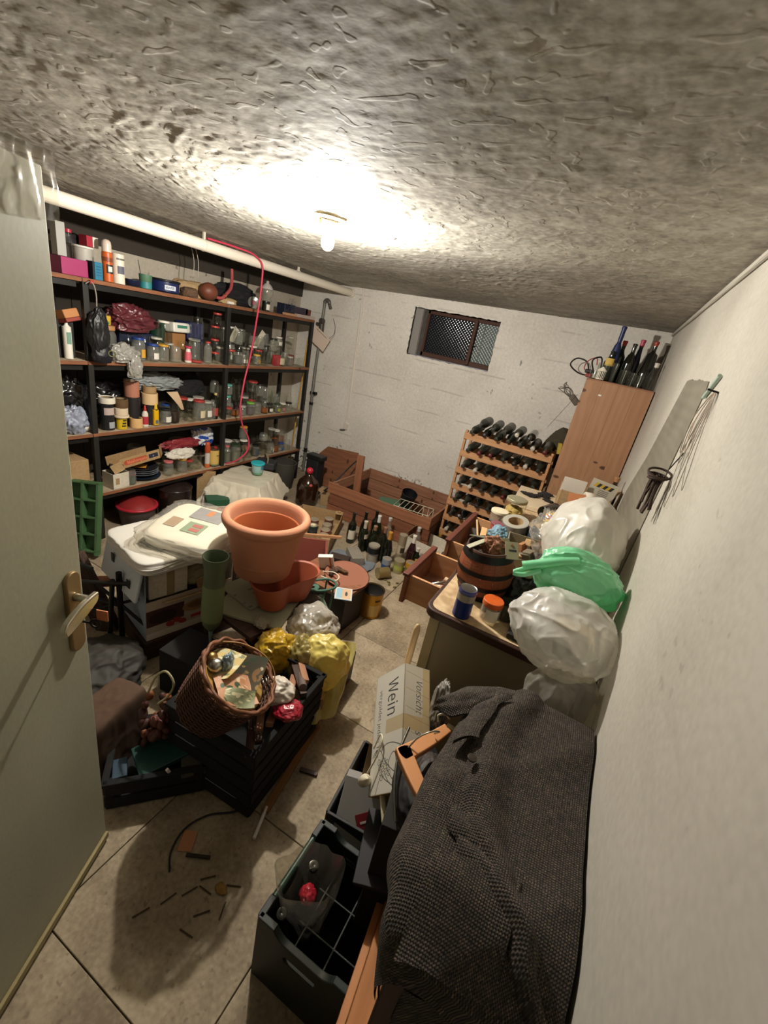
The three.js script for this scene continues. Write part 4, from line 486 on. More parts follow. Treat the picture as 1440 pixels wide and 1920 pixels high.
// chipboard, canister, pump, cartons in the back corner
{
  const s = new THREE.Shape(); s.moveTo(-.26, 0); s.lineTo(.26, 0); s.lineTo(.25, .5); s.lineTo(-.16, .47); s.lineTo(-.26, .36); s.lineTo(-.26, 0);
  solo('chipboard_panel', 'red brown chipboard panel with a cut corner leaning in the back corner', 'panel', uvm(new THREE.ExtrudeGeometry(s, { depth: .016, bevelEnabled: true, bevelSize: .001, bevelThickness: .001 })), MAT.board, [-2.53, .005, -4.18], [-.12, 0, .02]);
  const t = thing('dark_canister', 'big dark brown bottle shaped canister with a red ball cap', 'canister', [-2.46, 0, -3.57]); part(t, 'body', lathe([[0, 0], [.1, 0], [.115, .02], [.115, .2], [.1, .26], [.05, .31], [.03, .33], [.03, .345]], 30), MAT.brown); part(t, 'cap', gt(new THREE.SphereGeometry(.036, 20, 14), 0, .37, 0), M(0xc0283a, .35)); part(t, 'valve_knob', gt(new THREE.SphereGeometry(.016, 14, 10), .09, .25, .08), M(0xc05048, .4));
  const p = thing('water_pump', 'black pump housing with a dark cable behind the canister', 'pump', [-2.6, 0, -3.86]); part(p, 'housing', bx(.16, .42, .14, .02, 0, .21, 0), M(0x1a1a1c, .55)); part(p, 'head', bx(.2, .05, .12, .01, .02, .44, .02), MAT.black); part(p, 'cable', tube([[.08, .2, .08], [.2, .12, .1], [.3, .25, .02], [.38, .45, -.2], [.42, .5, -.28]], .008, 50, 8), MAT.black);
  const b = thing('small_carton', 'small open brown carton in front of the chipboard panel', 'box', [-2.27, 0, -3.78], .25); carton(.22, .12, .16, MAT.card, b); part(b, 'flap', gt(bx(.2, .002, .08, .001), 0, .135, -.1, -.6, 0, 0), MAT.card); part(b, 'flap', gt(bx(.06, .002, .14, .001), -.13, .135, 0, 0, 0, -.5), MAT.card); part(b, 'black_inner_plate', bx(.2, .01, .14, .002, 0, .02, 0), MAT.black);  // black plate on the carton floor
  // under the shelves
  const r = thing('red_pot', 'red round plastic pot with a domed lid under the shelves', 'pot', [-3.09, 0, -2.1]); part(r, 'pot', lathe([[0, 0], [.12, 0], [.14, .15]], 32), M(0x4e4444, .5)); part(r, 'rim', lathe([[.13, .15], [.155, .155], [.155, .17], [.13, .175]], 36), M(0xb02636, .35)); part(r, 'lid', lathe([[.14, .172], [.11, .2], [.06, .225], [0, .235]], 32), M(0x8c2a2a, .3, { clearcoat: .5 }));
  const k = thing('dark_enamel_pot', 'big dark brown enamel pot with a lid and pale lettering', 'pot', [-3.06, 0, -2.43]); part(k, 'pot', lathe([[0, 0], [.13, 0], [.14, .01], [.14, .25]], 40), M(0x1f1512, .25)); part(k, 'lid', lathe([[.145, .25], [.145, .262], [.1, .285], [.04, .298], [0, .3]], 36), M(0x241a17, .25)); part(k, 'knob', gt(new THREE.SphereGeometry(.026, 18, 12), 0, .315, 0), M(0x35261f, .3)); part(k, 'lettering', new THREE.CylinderGeometry(.1412, .1412, .06, 30, 1, true, PI / 2 - 1.0, 1.7).translate(0, .13, 0), M(0xffffff, .5, { map: print(512, 96, (g, w, h) => { g.fillStyle = '#1f1512'; g.fillRect(0, 0, w, h); g.fillStyle = '#b09a78'; g.font = 'bold 70px serif'; g.fillText('Kabarett', 150, 62); g.fillRect(150, 72, 330, 8); g.fillStyle = '#4a3d38'; g.beginPath(); g.ellipse(70, 50, 50, 24, 0, 0, 7); g.fill(); }) }));
  const wb = thing('white_bottle', 'small white plastic bottle right of the dark enamel pot', 'bottle', [-2.86, .0, -2.6]); part(wb, 'body', lathe([[0, 0], [.035, 0], [.038, .01], [.038, .16], [.03, .18], [.012, .2], [.012, .22]], 22), MAT.white); part(wb, 'cap', gt(cyl(.015, .025, 16), 0, .22, 0), MAT.white);
  solo('cardboard_sheet', 'brown cardboard sheet standing behind the white bottle', 'cardboard', bx(.16, .36, .012, .002, 0, .18, 0), MAT.card, [-3.0, 0, -2.72], .9);
  const gb = thing('green_topped_carton', 'white carton with a green top and dark lettering beside the big pot', 'carton', [-2.75, 0, -2.62], [0, 1.0, 0]); part(gb, 'box', bx(.19, .2, .12, .002, 0, .1, 0), MAT.cardw); part(gb, 'green_top', bx(.192, .06, .122, .002, 0, .182, 0), M(0x1d5138, .5)); part(gb, 'lettering', gt(pb(.18, .12, .001), 0, .085, .0608), M(0xffffff, .7, { map: print(256, 160, (g, w, h) => { g.fillStyle = '#c4b9a6'; g.fillRect(0, 0, w, h); g.fillStyle = '#2c2a20'; g.font = 'bold 44px serif'; g.fillText('Banna-Obst', 10, 90, 236); g.fillStyle = '#b8563c'; g.beginPath(); g.ellipse(150, 26, 34, 20, 0, 0, 7); g.fill(); g.fillStyle = '#d9a06a'; g.beginPath(); g.ellipse(150, 28, 22, 9, 0, 0, 7); g.fill(); }) }));
  solo('grey_film_sheet', 'dull translucent plastic sheet standing behind the green topped carton', 'film', blob(.1, .34, .22, { seed: 23, amp: .2, crease: .1, detail: 14 }), M(0x8a857c, .5, { transmission: .3, thickness: 0 }), [-2.92, 0, -2.86]);
  const st = thing('covered_stool', 'low dark stool under the crumpled cream sheet', 'stool', [-2.78, 0, -3.0], .35); part(st, 'seat', bx(.42, .03, .46, .004, 0, .3, 0), MAT.darkwood); for (const a of [-1, 1]) for (const b2 of [-1, 1]) part(st, 'leg', bx(.035, .285, .035, .003, a * .17, .142, b2 * .19), MAT.darkwood);
  const sheet = grid(90, 90, (u, v) => { const x = (u - .5) * .74, z = (v - .5) * .84, o = Math.max(0, Math.abs(x) - .225, Math.abs(z) - .245), f = .03 * ridge(x * 6 + noise(x * 5, z * 5, 2), z * 6, 2) + .03 * fbm(x * 9, z * 9, 5, 3); const d = Math.max(0, o * 1.25 + f * (o > 0 ? 2.2 : .9)); return [x * (1 - o * .9) + f * .6, .334 - d * .95 + Math.max(0, f) * .7, z * (1 - o * .9) + .02 * noise(x * 7, z * 7, 4)]; });
  solo('cream_sheet', 'crumpled cream plastic sheet draped over the low stool', 'sheet', sheet, M(0xd8d0bc, .4, { clearcoat: .4, clearcoatRoughness: .25 }), [-2.78, 0, -3.0], .35);
  const tt = thing('turquoise_tub', 'turquoise yoghurt tub with lid standing on the cream sheet', 'tub', [-2.74, .345, -3.1]); part(tt, 'tub', lathe([[0, 0], [.046, 0], [.058, .1]], 28), M(0x9cc4c4, .4)); part(tt, 'green_band', lathe([[.0465, 0], [.0485, .018]], 28), M(0x5f9468, .5)); part(tt, 'blue_print', new THREE.CylinderGeometry(.0575, .054, .035, 28, 1, true, PI / 2 - .2, 1.6).translate(0, .07, 0), M(0x2f7fa0, .5)); part(tt, 'lid', lathe([[.06, .094], [.066, .098], [.066, .112], [.06, .116], [0, .114]], 30), M(0x2fb0bc, .35));
  const dc = thing('dark_case', 'dark grey tool case with a curved handle on the cream sheet', 'case', [-2.84, .335, -3.33], .5); part(dc, 'case', bx(.2, .075, .17, .012, 0, .0375, 0), M(0x2c2c30, .6)); part(dc, 'handle', tube([[-.02, .07, -.05], [-.02, .13, -.03], [0, .14, .02], [.03, .12, .06], [.03, .07, .07]], .008, 24, 8), M(0x7a735e, .6));
  const bk = thing('grey_bucket', 'dark grey bucket in the back corner beneath the shelves', 'bucket', [-2.93, 0, -3.74]); part(bk, 'bucket', lathe([[0, .004], [.11, 0], [.135, .29], [.142, .295], [.135, .3], [.126, .29], [.105, .012], [0, .01]], 32), M(0x4a463e, .7)); part(bk, 'contents', gt(blob(.22, .1, .22, { seed: 4, detail: 10 }), 0, .24, 0), M(0x332e28, .9));
  solo('brown_leaf_scrap', 'brown cardboard scrap lying near the dark canister', 'cardboard', bx(.2, .006, .12, .001, 0, .003, 0), MAT.board, [-2.52, .01, -3.3], [0, .5, .08]);
}
// fruit tray of cans, and the bottles, cans and block on the floor
{
  const t = thing('can_tray', 'brown cardboard fruit tray full of cans in front of the plank box', 'tray', [-1.93, .045, -2.98], .384), m = MAT.card, W = .4, D = .62, H = .13;
  part(t, 'base', bx(W, .004, D, .001, 0, .002, 0), m);
  for (const s of [-1, 1]) { part(t, 'end_wall', bx(W, H, .005, .001, 0, H / 2, s * D / 2), m); part(t, 'corner_tab', bx(.07, .004, .07, .001, .165, H + .004, s * (D / 2 - .035)), m); part(t, 'stack_peg', bx(.03, .016, .02, .004, .165, H + .014, s * (D / 2 - .03)), m); part(t, 'side_wall', bx(.005, H * .8, D, .001, s * W / 2, H * .4, 0), m); part(t, 'side_corner', bx(.005, H * .22, .12, .001, s * W / 2, H * .89, D / 2 - .06), m); part(t, 'side_corner', bx(.005, H * .22, .12, .001, s * W / 2, H * .89, -D / 2 + .06), m); }
  part(t, 'hand_hole', gt(lathe([[0, 0], [.035, 0], [.035, .001], [0, .001]], 20).scale(1, 1, .45), -.03, H * .62, D / 2 + .003, PI / 2), MAT.black);
  const cs = Math.cos(.384), sn = Math.sin(.384), P = (x, z) => [-1.93 + x * cs + z * sn, .052, -2.98 - x * sn + z * cs];
  const cans = [[.13, .2, 0xb09884, 'tin can with a pale lid nearest the front corner of the tray'], [.12, .1, 0x9d3a3a, 'red tin can, second along the tray wall'], [.11, -.01, 0xa88f7c, 'tin can, third along the tray wall'], [.02, .17, 0x23262a, 'black lidded can, front of the second row'], [.0, .06, 0x2c4a40, 'green rimmed can with a paper disc on its lid'], [-.02, -.06, 0x7a4a3c, 'tin can at the middle of the cardboard tray'], [-.1, .14, 0x2b2b2e, 'dark can beside the big flower pot'], [-.12, .0, 0x8c7a66, 'tin can at the far side of the cardboard tray'], [.1, -.14, 0x6d4a40, 'brown bottle cap can at the rear of the tray']];
  for (const [x, z, c, l] of cans) { const o = thing('tin_can', l, 'can', P(x, z), rr(0, 6)); part(o, 'can', tin(.041, .112), M(c, .4, { metalness: .2 })); part(o, 'lid', lathe([[.042, .11], [.042, .114], [.038, .114], [.036, .111], [0, .111]], 26), M(c === 0x23262a || c === 0x2b2b2e ? 0x222426 : 0xa89c86, .4, { metalness: .5 })); if (c === 0x2c4a40) part(o, 'paper_disc', gt(cyl(.024, .002, 18), 0, .113, 0), MAT.cream); }
  const B = [
    ['dark wine bottle with a white label, leftmost of the floor bottles', -1.655, -3.18, { mat: MAT.dbottle, label: 0xcfc8b4, lab: [.15, .45], lw: 3, h: .3 }], ['black unlabelled wine bottle, second of the floor bottles', -1.59, -3.29, { r: .041, sh: .45, mat: MAT.dbottle, h: .3 }],
    ['dark bottle standing against the plank box behind the white topped one', -1.545, -3.42, { mat: MAT.dbottle, h: .29 }], ['dark sparkling wine bottle with a white foil neck', -1.475, -3.34, { r: .043, sh: .5, mat: MAT.gbottle, cap: 0xd5d0c8, capH: .12, h: .29 }],
    ['slim clear bottle with a silver cap against the plank box', -1.4, -3.42, { r: .03, mat: MAT.dusty, cap: 0xb0aca4, capH: .03, h: .27 }], ['green bottle with a cream neck and torn label beside the block', -1.5, -3.13, { mat: MAT.gbottle, cap: 0xb9ae98, capH: .07, label: 0xb9a898, lab: [.45, .6], lw: 1.2, h: .29 }],
    ['dark green round bottle with a brown stopper behind the block', -1.42, -3.17, { r: .052, sh: .42, neck: .7, mat: MAT.gbottle, cap: 0x8a6a50, capH: .04, h: .26 }], ['tall dark bottle with a cork, left of the golden foil one', -1.3, -3.12, { r: .043, sh: .5, mat: MAT.dbottle, cap: 0x7d5a44, capH: .05, h: .31 }],
    ['dark bottle with golden foil around the neck', -1.235, -3.09, { r: .042, sh: .48, mat: MAT.dbottle, cap: 0xb5802c, capH: .11, h: .3 }], ['clear bottle of dark wine with a white cap before the carton', -1.055, -3.2, { r: .04, sh: .5, mat: M(0x2a1218, .1, { clearcoat: .6 }), cap: 0xd8d2c6, capH: .07, label: 0xbdb4a6, lab: [.05, .2], h: .3 }],
    ['small green bottle with a white cap behind the yellow can', -1.0, -3.2, { r: .03, h: .2, mat: MAT.gbottle, cap: 0xd0c8b8, capH: .03, label: 0xb99a3c, lab: [.3, .55] }], ['small dark bottle with a golden cap behind the white carton', -.98, -3.72, { r: .035, h: .17, mat: MAT.brown, cap: 0xa87c30, capH: .03 }], ['little brown glass bottle behind the white carton', -1.12, -3.66, { r: .032, h: .16, mat: MAT.brown, cap: 0x5a2420, capH: .03 }], ['clear swing top bottle standing inside the white carton', -1.13, -3.5, { r: .034, h: .25, mat: MAT.dusty, cap: 0xb8b4ae, capH: .04 }],
  ];
  for (const [l, x, z, o] of B) bottle(thing('floor_bottle', l, 'bottle', [x, .001, z], 1.2), o);
  const C = [['tin can with a blue and white picture print on the floor', -1.165, -2.955, .038, .13, 0x8d95a6, 0x2f4a76], ['dull tin can with a green yellow band beside the lying can', -1.085, -3.04, .045, .115, 0x9a9468, 0xa7ab52], ['yellow tin can with a green band by the drawer', -.995, -3.07, .041, .118, 0xc08c2c, 0x5c6e2a], ['tin can with a red label at the corner of the fruit tray', -1.70, -3.25, .036, .11, 0x9a9080, 0xa83444], ['tall pale tube with printed letters beside the gold foil bottle', -1.165, -3.22, .036, .26, 0x9d8e76, 0xb5a78c]];
  for (const [l, x, z, r, h, c, c2] of C) { const o = thing('tin_can', l, 'can', [x, .001, z], rr(.8, 1.6)); part(o, 'can', tin(r, h), M(c, .4, { metalness: .25 })); part(o, 'label_band', band(r * 1.012, h * .3, h * .62), M(c2, .6)); part(o, 'lid', lathe([[r * .95, h - .004], [r * .9, h - .002], [0, h - .002]], 26), M(0xa79c88, .4, { metalness: .6 })); if (h > .2) part(o, 'lettering', new THREE.CylinderGeometry(r * 1.02, r * 1.02, .05, 20, 1, true, -.6, 1.2).translate(0, h * .45, 0), M(0x3a3428, .7)); }
  const ly = thing('lying_can', 'bare golden tin can lying on its side among crumbs', 'can', [-1.11, .046, -2.9], [PI / 2, -.6, 0]); part(ly, 'can', tin(.045, .1), M(0xa39062, .35, { metalness: .7 })); part(ly, 'end', gt(cyl(.042, .002, 24), 0, .099, 0), M(0xb5a678, .3, { metalness: .7 }));
  const jl = thing('floor_jar', 'round jar with a grey lid and white contents by the block', 'jar', [-1.335, .001, -3.03]); part(jl, 'glass', jarShape('b'), MAT.dusty); part(jl, 'contents', cyl(.046, .07, 20), M(0xb5a294, .8)); part(jl, 'lid', gt(cyl(.05, .02, 26), 0, .14, 0), M(0x8d8676, .5)); part(jl, 'dark_band', band(.053, .09, .14), MAT.black);
  solo('concrete_block', 'grey concrete block lying on the floor before the bottles', 'block', bx(.2, .075, .11, .006, 0, .0375, 0), M(0x857d72, .95, { bumpMap: T.fineB, bumpScale: .004 }), [-1.45, .001, -2.93], [0, -.75, 0]);
  const wc = thing('white_carton', 'low white carton holding bottles between plank box and rack', 'box', [-1.0, .001, -3.52], [0, -.12, 0]); carton(.36, .16, .26, MAT.cardw, wc); part(wc, 'flap', gt(bx(.12, .003, .2, .001), -.2, .2, -.02, 0, 0, 1.0), MAT.card);
  solo('blue_grey_sheet', 'crumpled blue grey plastic sheet lying flat on the floor', 'sheet', bent(1, 1, 30, 30, (u, v) => { const x = -1.66 + u * .38 + .04 * noise(v * 3, u, 1), z = -2.98 + v * .34 + .04 * noise(u * 3, v, 3); return [x, .006 + .012 * Math.max(0, ridge(x * 9, z * 9, 1)) + .004 * fbm(x * 20, z * 20, 3, 2), z]; }, .001), M(0x6f757d, .55));
  const sk = thing('pale_stick', 'pale square wooden stick lying across the terracotta trough', 'stick', [-1.64, .27, -2.62], [0, .68, .0]); part(sk, 'stick', bx(.36, .022, .022, .002), MAT.rack);
  const cr = [[-1.06, -2.83], [-1.0, -2.87], [-1.04, -2.8], [-1.1, -2.84], [-.99, -2.8], [-1.15, -2.86]]; cr.forEach(([x, z], i) => solo('leaf_scrap', `dry leaf scrap beside the lying golden can, ${ORD[i]} of six`, 'leaf', gt(blob(.03, .008, .02, { seed: i, detail: 4, amp: .3 }), 0, 0, 0), M(0x5b5226, .9), [x, .001, z], i));
}
// pine cupboard and the things on top of it
{
  const x0 = -.21, x1 = .262, z0 = -3.8, z1 = -4.36, h = 1.795, t = thing('pine_cupboard', 'tall narrow cupboard of knotty orange pine in the right corner', 'cupboard'), c = (x0 + x1) / 2;
  for (let i = 0; i < 4; i++) part(t, 'front_board', gt(bx(h - .01, (x1 - x0) / 4 - .0005, .02, .001), x0 + (i + .5) * (x1 - x0) / 4, h / 2, z0 + rr(-.0004, .0004), 0, 0, PI / 2), MAT.pine);
  part(t, 'side_panel', bx(.018, h - .02, z0 - z1 - .03, .002, x0 + .01, h / 2 - .005, (z0 + z1) / 2 - .012), MAT.old); part(t, 'side_panel', bx(.018, h - .02, z0 - z1 - .03, .002, x1 - .01, h / 2 - .005, (z0 + z1) / 2 - .012), MAT.old); part(t, 'top_panel', bx(x1 - x0, .018, z0 - z1, .002, c, h - .004, (z0 + z1) / 2), MAT.old); part(t, 'back_panel', bx(x1 - x0 - .04, h - .04, .006, .001, c, h / 2, z1 + .02), MAT.old); part(t, 'paper_scrap', bx(.022, .012, .001, .0003, x0 + .13, h - .1, z0 + .0108), MAT.white);
  const Y = h + .006;
  const top = [
    ['blue paper wrapped bottle with twisted top, tallest on the pine cupboard', -.085, -3.98, { r: .042, h: .4, sh: .35, neck: .7, mat: M(0x1d2856, .45), cap: 0x20285a, capH: .1 }], ['dark bottle with a red and white cap beside the blue one', -.045, -4.06, { mat: MAT.gbottle, cap: 0xb83a30, capH: .035, h: .31 }], ['dark green champagne bottle in the middle of the cupboard top', .03, -4.02, { r: .043, sh: .5, mat: MAT.dbottle, h: .3 }], ['slim blue bottle with a pink red top on the cupboard', .075, -4.1, { r: .03, h: .34, sh: .5, mat: M(0x20263e, .3), cap: 0xb24058, capH: .05 }],
    ['dark bottle with golden label behind the temple glass', -.1, -3.93, { r: .04, h: .22, mat: MAT.dbottle, label: 0xc9a954, lab: [.5, .75], lw: 1.6 }], ['very broad dark flagon with a red cap on the right', .165, -4.05, { r: .062, h: .34, sh: .3, neck: .78, mat: M(0x171511, .12, { clearcoat: .6 }), cap: 0x9c3a28, capH: .03 }], ['clear liqueur bottle at the right edge of the cupboard', .215, -3.87, { r: .036, h: .19, sh: .45, mat: MAT.glass, cap: 0xc7c0b4, capH: .03 }],
  ];
  for (const [l, x, z, o] of top) bottle(thing('standing_bottle', l, 'bottle', [x, Y, z]), o);
  const tg = thing('temple_glass', 'drinking glass printed with a white columned temple', 'glass', [-.125, Y, -3.855]); part(tg, 'glass', lathe([[0, .003], [.036, .003], [.036, .0], [.043, .12], [.041, .12], [.035, .006], [0, .006]], 28), MAT.glass);
  const tp = M(0xe6dccb, .6), cy = (a, w, y0, y1) => part(tg, 'print', new THREE.CylinderGeometry(.0375 + y1 * .058, .0375 + y0 * .058, y1 - y0, 6, 1, true, a - w / 2, w).translate(0, (y0 + y1) / 2, 0), tp);
  for (let i = 0; i < 6; i++) cy(-.75 + i * .3, .12, .012, .062); cy(0, 1.85, .064, .071); cy(0, 1.75, .004, .011); for (let i = 0; i < 6; i++) { cy(0, .2 + (5 - i) * .24, .072 + i * .004, .0755 + i * .004); }
  [[-.045, -3.85, .017, .115, 'tall narrow shot glass right of the temple glass'], [.025, -3.86, .025, .085, 'tilted looking faceted glass in the front row of the cupboard'], [.085, -3.855, .024, .08, 'faceted tumbler, second from right on the cupboard front'], [.135, -3.86, .023, .07, 'small faceted tumbler nearest the clear liqueur bottle'], [-.18, -3.85, .022, .05, 'little golden glinting glass at the left edge']].forEach(([x, z, r, h, l]) => { const g = thing('tumbler', l, 'glass', [x, Y, z]); r *= 1.25; h *= 1.2; part(g, 'glass', lathe([[0, .006], [r * .8, .006], [r * .82, 0], [r, h], [r * .93, h], [r * .74, .012], [0, .012]], 9), MAT.glass); });
  const w = thing('cable_tangle', 'tangle of black and red cables hanging over the cupboard left side', 'cable', [-.24, Y, -3.95]);
  [[0x15120f, .006, [[.06, .03, 0], [.02, .13, .02], [.07, .16, 0], [.1, .06, 0]]], [0x1d1511, .006, [[.05, .01, 0], [-.06, .02, 0], [-.13, .07, .02], [-.1, .12, .0], [-.02, .11, 0], [.02, .04, -.02]]], [0xa0302c, .004, [[.04, .02, 0], [-.02, .06, .02], [-.01, .12, 0], [.04, .15, 0], [.06, .1, 0]]], [0x8a8078, .004, [[.02, .0, 0], [-.06, .04, 0], [-.05, .09, .02], [.0, .1, 0], [.04, .03, 0]]]].forEach(([c, r, p]) => part(w, 'cable', tube(p, r, 50, 7), M(c, .5)));
  part(w, 'plug', bx(.05, .03, .035, .008, .03, .016, .03), M(0x8c2f30, .4)); part(w, 'plug', bx(.06, .03, .03, .008, .02, .045, .02), MAT.black);
  const hb = thing('grey_hanging_brush', 'grey brush and sack scraps hanging left of the cupboard', 'brush', [-.27, 1.62, -4.0], [0, 0, .9]); part(hb, 'handle', bx(.05, .09, .04, .01, 0, -.02, 0), M(0x5f564a, .8)); for (let i = 0; i < 9; i++) part(hb, 'bristle', tube([[rr(-.02, .02), .02, rr(-.015, .015)], [rr(-.03, .03), .08, rr(-.02, .02)], [rr(-.05, .05), .14, rr(-.03, .03)]], .003, 8, 5), M(0x6b665c, .9));
  solo('yellow_card', 'small yellow and white box tucked behind the cupboard edge', 'box', bx(.03, .09, .05, .003, 0, .045, 0), M(0xb59c3a, .6), [-.235, 1.15, -4.0], [0, .2, .1]);
  const nl = thing('wall_string', 'thin dark string running down from the cupboard to the sack', 'string', [0, 0, 0]); part(nl, 'string', rod([-.24, 1.66, -3.9], [-.4, 1.33, -4.1], .0015, 5), MAT.black);
}
// ------------------------------------------------------------------ middle of the floor: pot, boxes, basket, bags
{
  // low table with newspapers carrying the planter and the big pot
  const a = -.12, t = thing('low_table', 'low dark table covered with newspapers beneath the terracotta planter', 'table', [-1.27, 0, -1.56], a);
  part(t, 'table_top', bx(.4, .025, .5, .003, 0, .395, 0), MAT.darkwood); for (const x of [-1, 1]) for (const z of [-1, 1]) part(t, 'leg', bx(.035, .383, .035, .003, x * .17, .19, z * .21), MAT.darkwood);
  const news = (x, z, r, y, s, l) => solo('newspaper', l, 'newspaper', bx(.36, .012, .26, .001), M(0xffffff, .85, { map: print(256, 192, (g, w, h) => { const q = rng(s); g.fillStyle = '#8c8a72'; g.fillRect(0, 0, w, h); g.fillStyle = '#6b6a58'; for (let k = 0; k < 5; k++) for (let i = 0; i < 16; i++) g.fillRect(8 + k * 50, 60 + i * 8, 40 * (.6 + .4 * q()), 3); g.fillStyle = '#55543f'; g.fillRect(10, 10, 150, 16); g.fillStyle = '#7c7048'; g.fillRect(150, 60, 90, 60); g.fillStyle = '#4d5a44'; g.fillRect(20, 110, 80, 60); }) }), [x, y, z], r);
  news(-1.24, -1.48, .3, .415, 4, 'grey newspaper lying on the low table at its front corner'); news(-1.33, -1.62, 1.4, .428, 8, 'folded newspaper under the big flower pot at the table back');
  const wp = solo('paper_wad', 'small wad of folded paper under the terracotta twin planter', 'paper', blob(.07, .035, .09, { seed: 9, amp: .25, crease: .15, detail: 10 }), M(0x7c7462, .9), [-1.12, .424, -1.38], .9);
  // twin planter, lobes joined by a saddle
  const p = thing('twin_planter', 'red brown twin planter of two cups joined by a saddle', 'planter', [-1.165, .435, -1.6], .0), pts = [];
  const nL = 96, rim = k => { const q = k / nL * 2 * PI, x = .2 * Math.cos(q), e = Math.max(0, Math.abs(x) - .105) / .095; return [x, Math.sign(Math.sin(q)) * .095 * Math.sqrt(Math.max(0, 1 - e * e)) * (1 - .42 * Math.exp(-x * x / .0022))]; };
  const shell = (o, y0, sc0) => grid(nL, 10, (u, v) => { const [x, z] = rim(u * nL), f = mix(sc0, 1, v) * o, dip = .03 * Math.exp(-(x * x) / .0016); return [x * f, y0 + v * (.145 - y0 - dip) + 0, z * f]; });
  const pl = new THREE.Group(); const g = merge([shell(1, 0, .72), shell(.95, .012, .73), grid(nL, 3, (u, v) => { const [x, z] = rim(u * nL), f = .95 + v * .05 + .03 * Math.sin(v * PI), dip = .03 * Math.exp(-(x * x) / .0016); return [x * (f + .01 * v), .145 - dip + .006 * Math.sin(v * PI), z * (f + .01 * v)]; }), grid(nL, 4, (u, v) => { const [x, z] = rim(u * nL); return [x * .74 * v, .012, z * .74 * v]; })]);
  part(p, 'planter', g, MAT.terra2, null, 1.35);
  // big pot
  const q = thing('flower_pot', 'big terracotta coloured flower pot with thick rolled rim', 'flower pot', [-1.305, .57, -1.575]); 
  part(q, 'pot', lathe([[0, 0], [.138, 0], [.145, .006], [.157, .075], [.161, .078], [.161, .086], [.16, .09], [.186, .225], [.19, .228], [.19, .238], [.192, .242], [.197, .27]], 72), MAT.terra);
  part(q, 'rim', lathe([[.197, .268], [.208, .276], [.217, .292], [.219, .308], [.213, .322], [.2, .33], [.188, .328], [.18, .318], [.174, .3], [.17, .27]], 72), MAT.terra); part(q, 'inner_wall', lathe([[.176, .305], [.168, .262], [.142, .1], [.138, .09]], 60), MAT.terra); part(q, 'inner_ledge', lathe([[.168, .262], [.158, .258], [.13, .1], [.128, .02], [0, .018]], 60), M(0x9c5228, .7));
  // picture carton with foam cover and bagged packet
  const c = thing('picture_carton', 'white carton printed with cookware pictures carrying the white cover', 'box', [-1.785, .12, -1.45], -.258), W = .3, H = .42, D = .475;
  part(c, 'end_wall', bx(W, H, .005, .001, 0, H / 2, D / 2), M(0x8d9aa8, .7)); part(c, 'end_wall', bx(W, H, .005, .001, 0, H / 2, -D / 2), MAT.cardw); part(c, 'back_wall', bx(.005, H, D, .001, -W / 2, H / 2, 0), MAT.cardw); part(c, 'base', bx(W, .006, D, .001, 0, .004, 0), MAT.card);  // near end wall of the white carton has blue shade put into its colour
  const face = part(c, 'front_wall', gt(pb(D, .24, .005), W / 2, .12, 0, 0, PI / 2, 0), M(0xffffff, .6, { map: print(512, 260, (g, w, h) => { g.fillStyle = '#b9aa96'; g.fillRect(0, 0, w, h); g.fillStyle = '#4a2a24'; g.fillRect(0, 60, 210, 110); g.fillStyle = '#2e1a18'; g.beginPath(); g.ellipse(90, 120, 80, 40, 0, 0, 7); g.fill(); g.fillStyle = '#a2825a'; g.beginPath(); g.ellipse(290, 110, 90, 40, 0, 0, 7); g.fill(); g.fillStyle = '#7a5a3a'; g.beginPath(); g.ellipse(290, 105, 60, 24, 0, 0, 7); g.fill(); g.fillStyle = '#9c3030'; for (const [x, y] of [[130, 190], [170, 176], [200, 196], [455, 60], [470, 90]]) { g.beginPath(); g.ellipse(x, y, 26, 18, .4, 0, 7); g.fill(); } g.fillStyle = '#b03a3c'; g.fillRect(250, 176, 130, 22); g.fillStyle = '#d8cdbc'; g.fillRect(0, 215, w, 45); }) }));
  part(c, 'torn_flap', gt(bx(.004, .12, .26, .001), W / 2 + .03, .235, .03, 0, 0, -1.0), MAT.card); part(c, 'torn_flap', gt(bx(.004, .1, .16, .001), W / 2 + .012, .29, -.1, .25, 0, -.3), MAT.card);
  const in1 = part(c, 'inner_carton', bx(.24, .18, .2, .003, -.0, .32, .11), MAT.cardw); part(in1, 'tape', bx(.002, .18, .04, .0005, .121, .32, .1), M(0x9a8866, .6)); part(c, 'cloth_roll', gt(blob(.14, .12, .26, { seed: 6, detail: 12, amp: .1 }), .04, .22, -.08), M(0xa39a76, .9));
  const fo = thing('foam_cover', 'white quilted foam cover with a folded edge on the picture carton', 'cover', [-1.815, .545, -1.44], [0, -.2, 0]);
  part(fo, 'cover', gt(blob(.46, .085, .54, { seed: 33, square: 4, amp: .03, crease: .02, detail: 24, flat: 1 }), 0, 0, 0), M(0xc6c2ba, .65)); part(fo, 'hanging_flap', gt(bx(.4, .2, .02, .01), -.02, -.06, .262, -.22, 0, .02), M(0xb9c0c8, .6)); part(fo, 'grey_print', gt(bx(.15, .002, .12, .0005), .06, .0845, .12, 0, .4, 0), M(0x6f7268, .6)); part(fo, 'pink_print', gt(bx(.09, .002, .08, .0005), -.07, .0845, .08, 0, .2, 0), M(0xb79a8e, .6)); part(fo, 'slot', bx(.03, .05, .004, .001, -.1, -.03, .272), MAT.black); part(fo, 'slot', bx(.03, .045, .004, .001, .1, -.08, .283), MAT.black);
  const bg = thing('bagged_packet', 'white printed packet inside a shiny clear plastic bag', 'packet', [-1.72, .628, -1.5], [.03, .35, -.05]);
  part(bg, 'packet', blob(.38, .085, .42, { seed: 36, square: 3, amp: .05, crease: .02, detail: 20, flat: 1 }), M(0xe0dbce, .6));
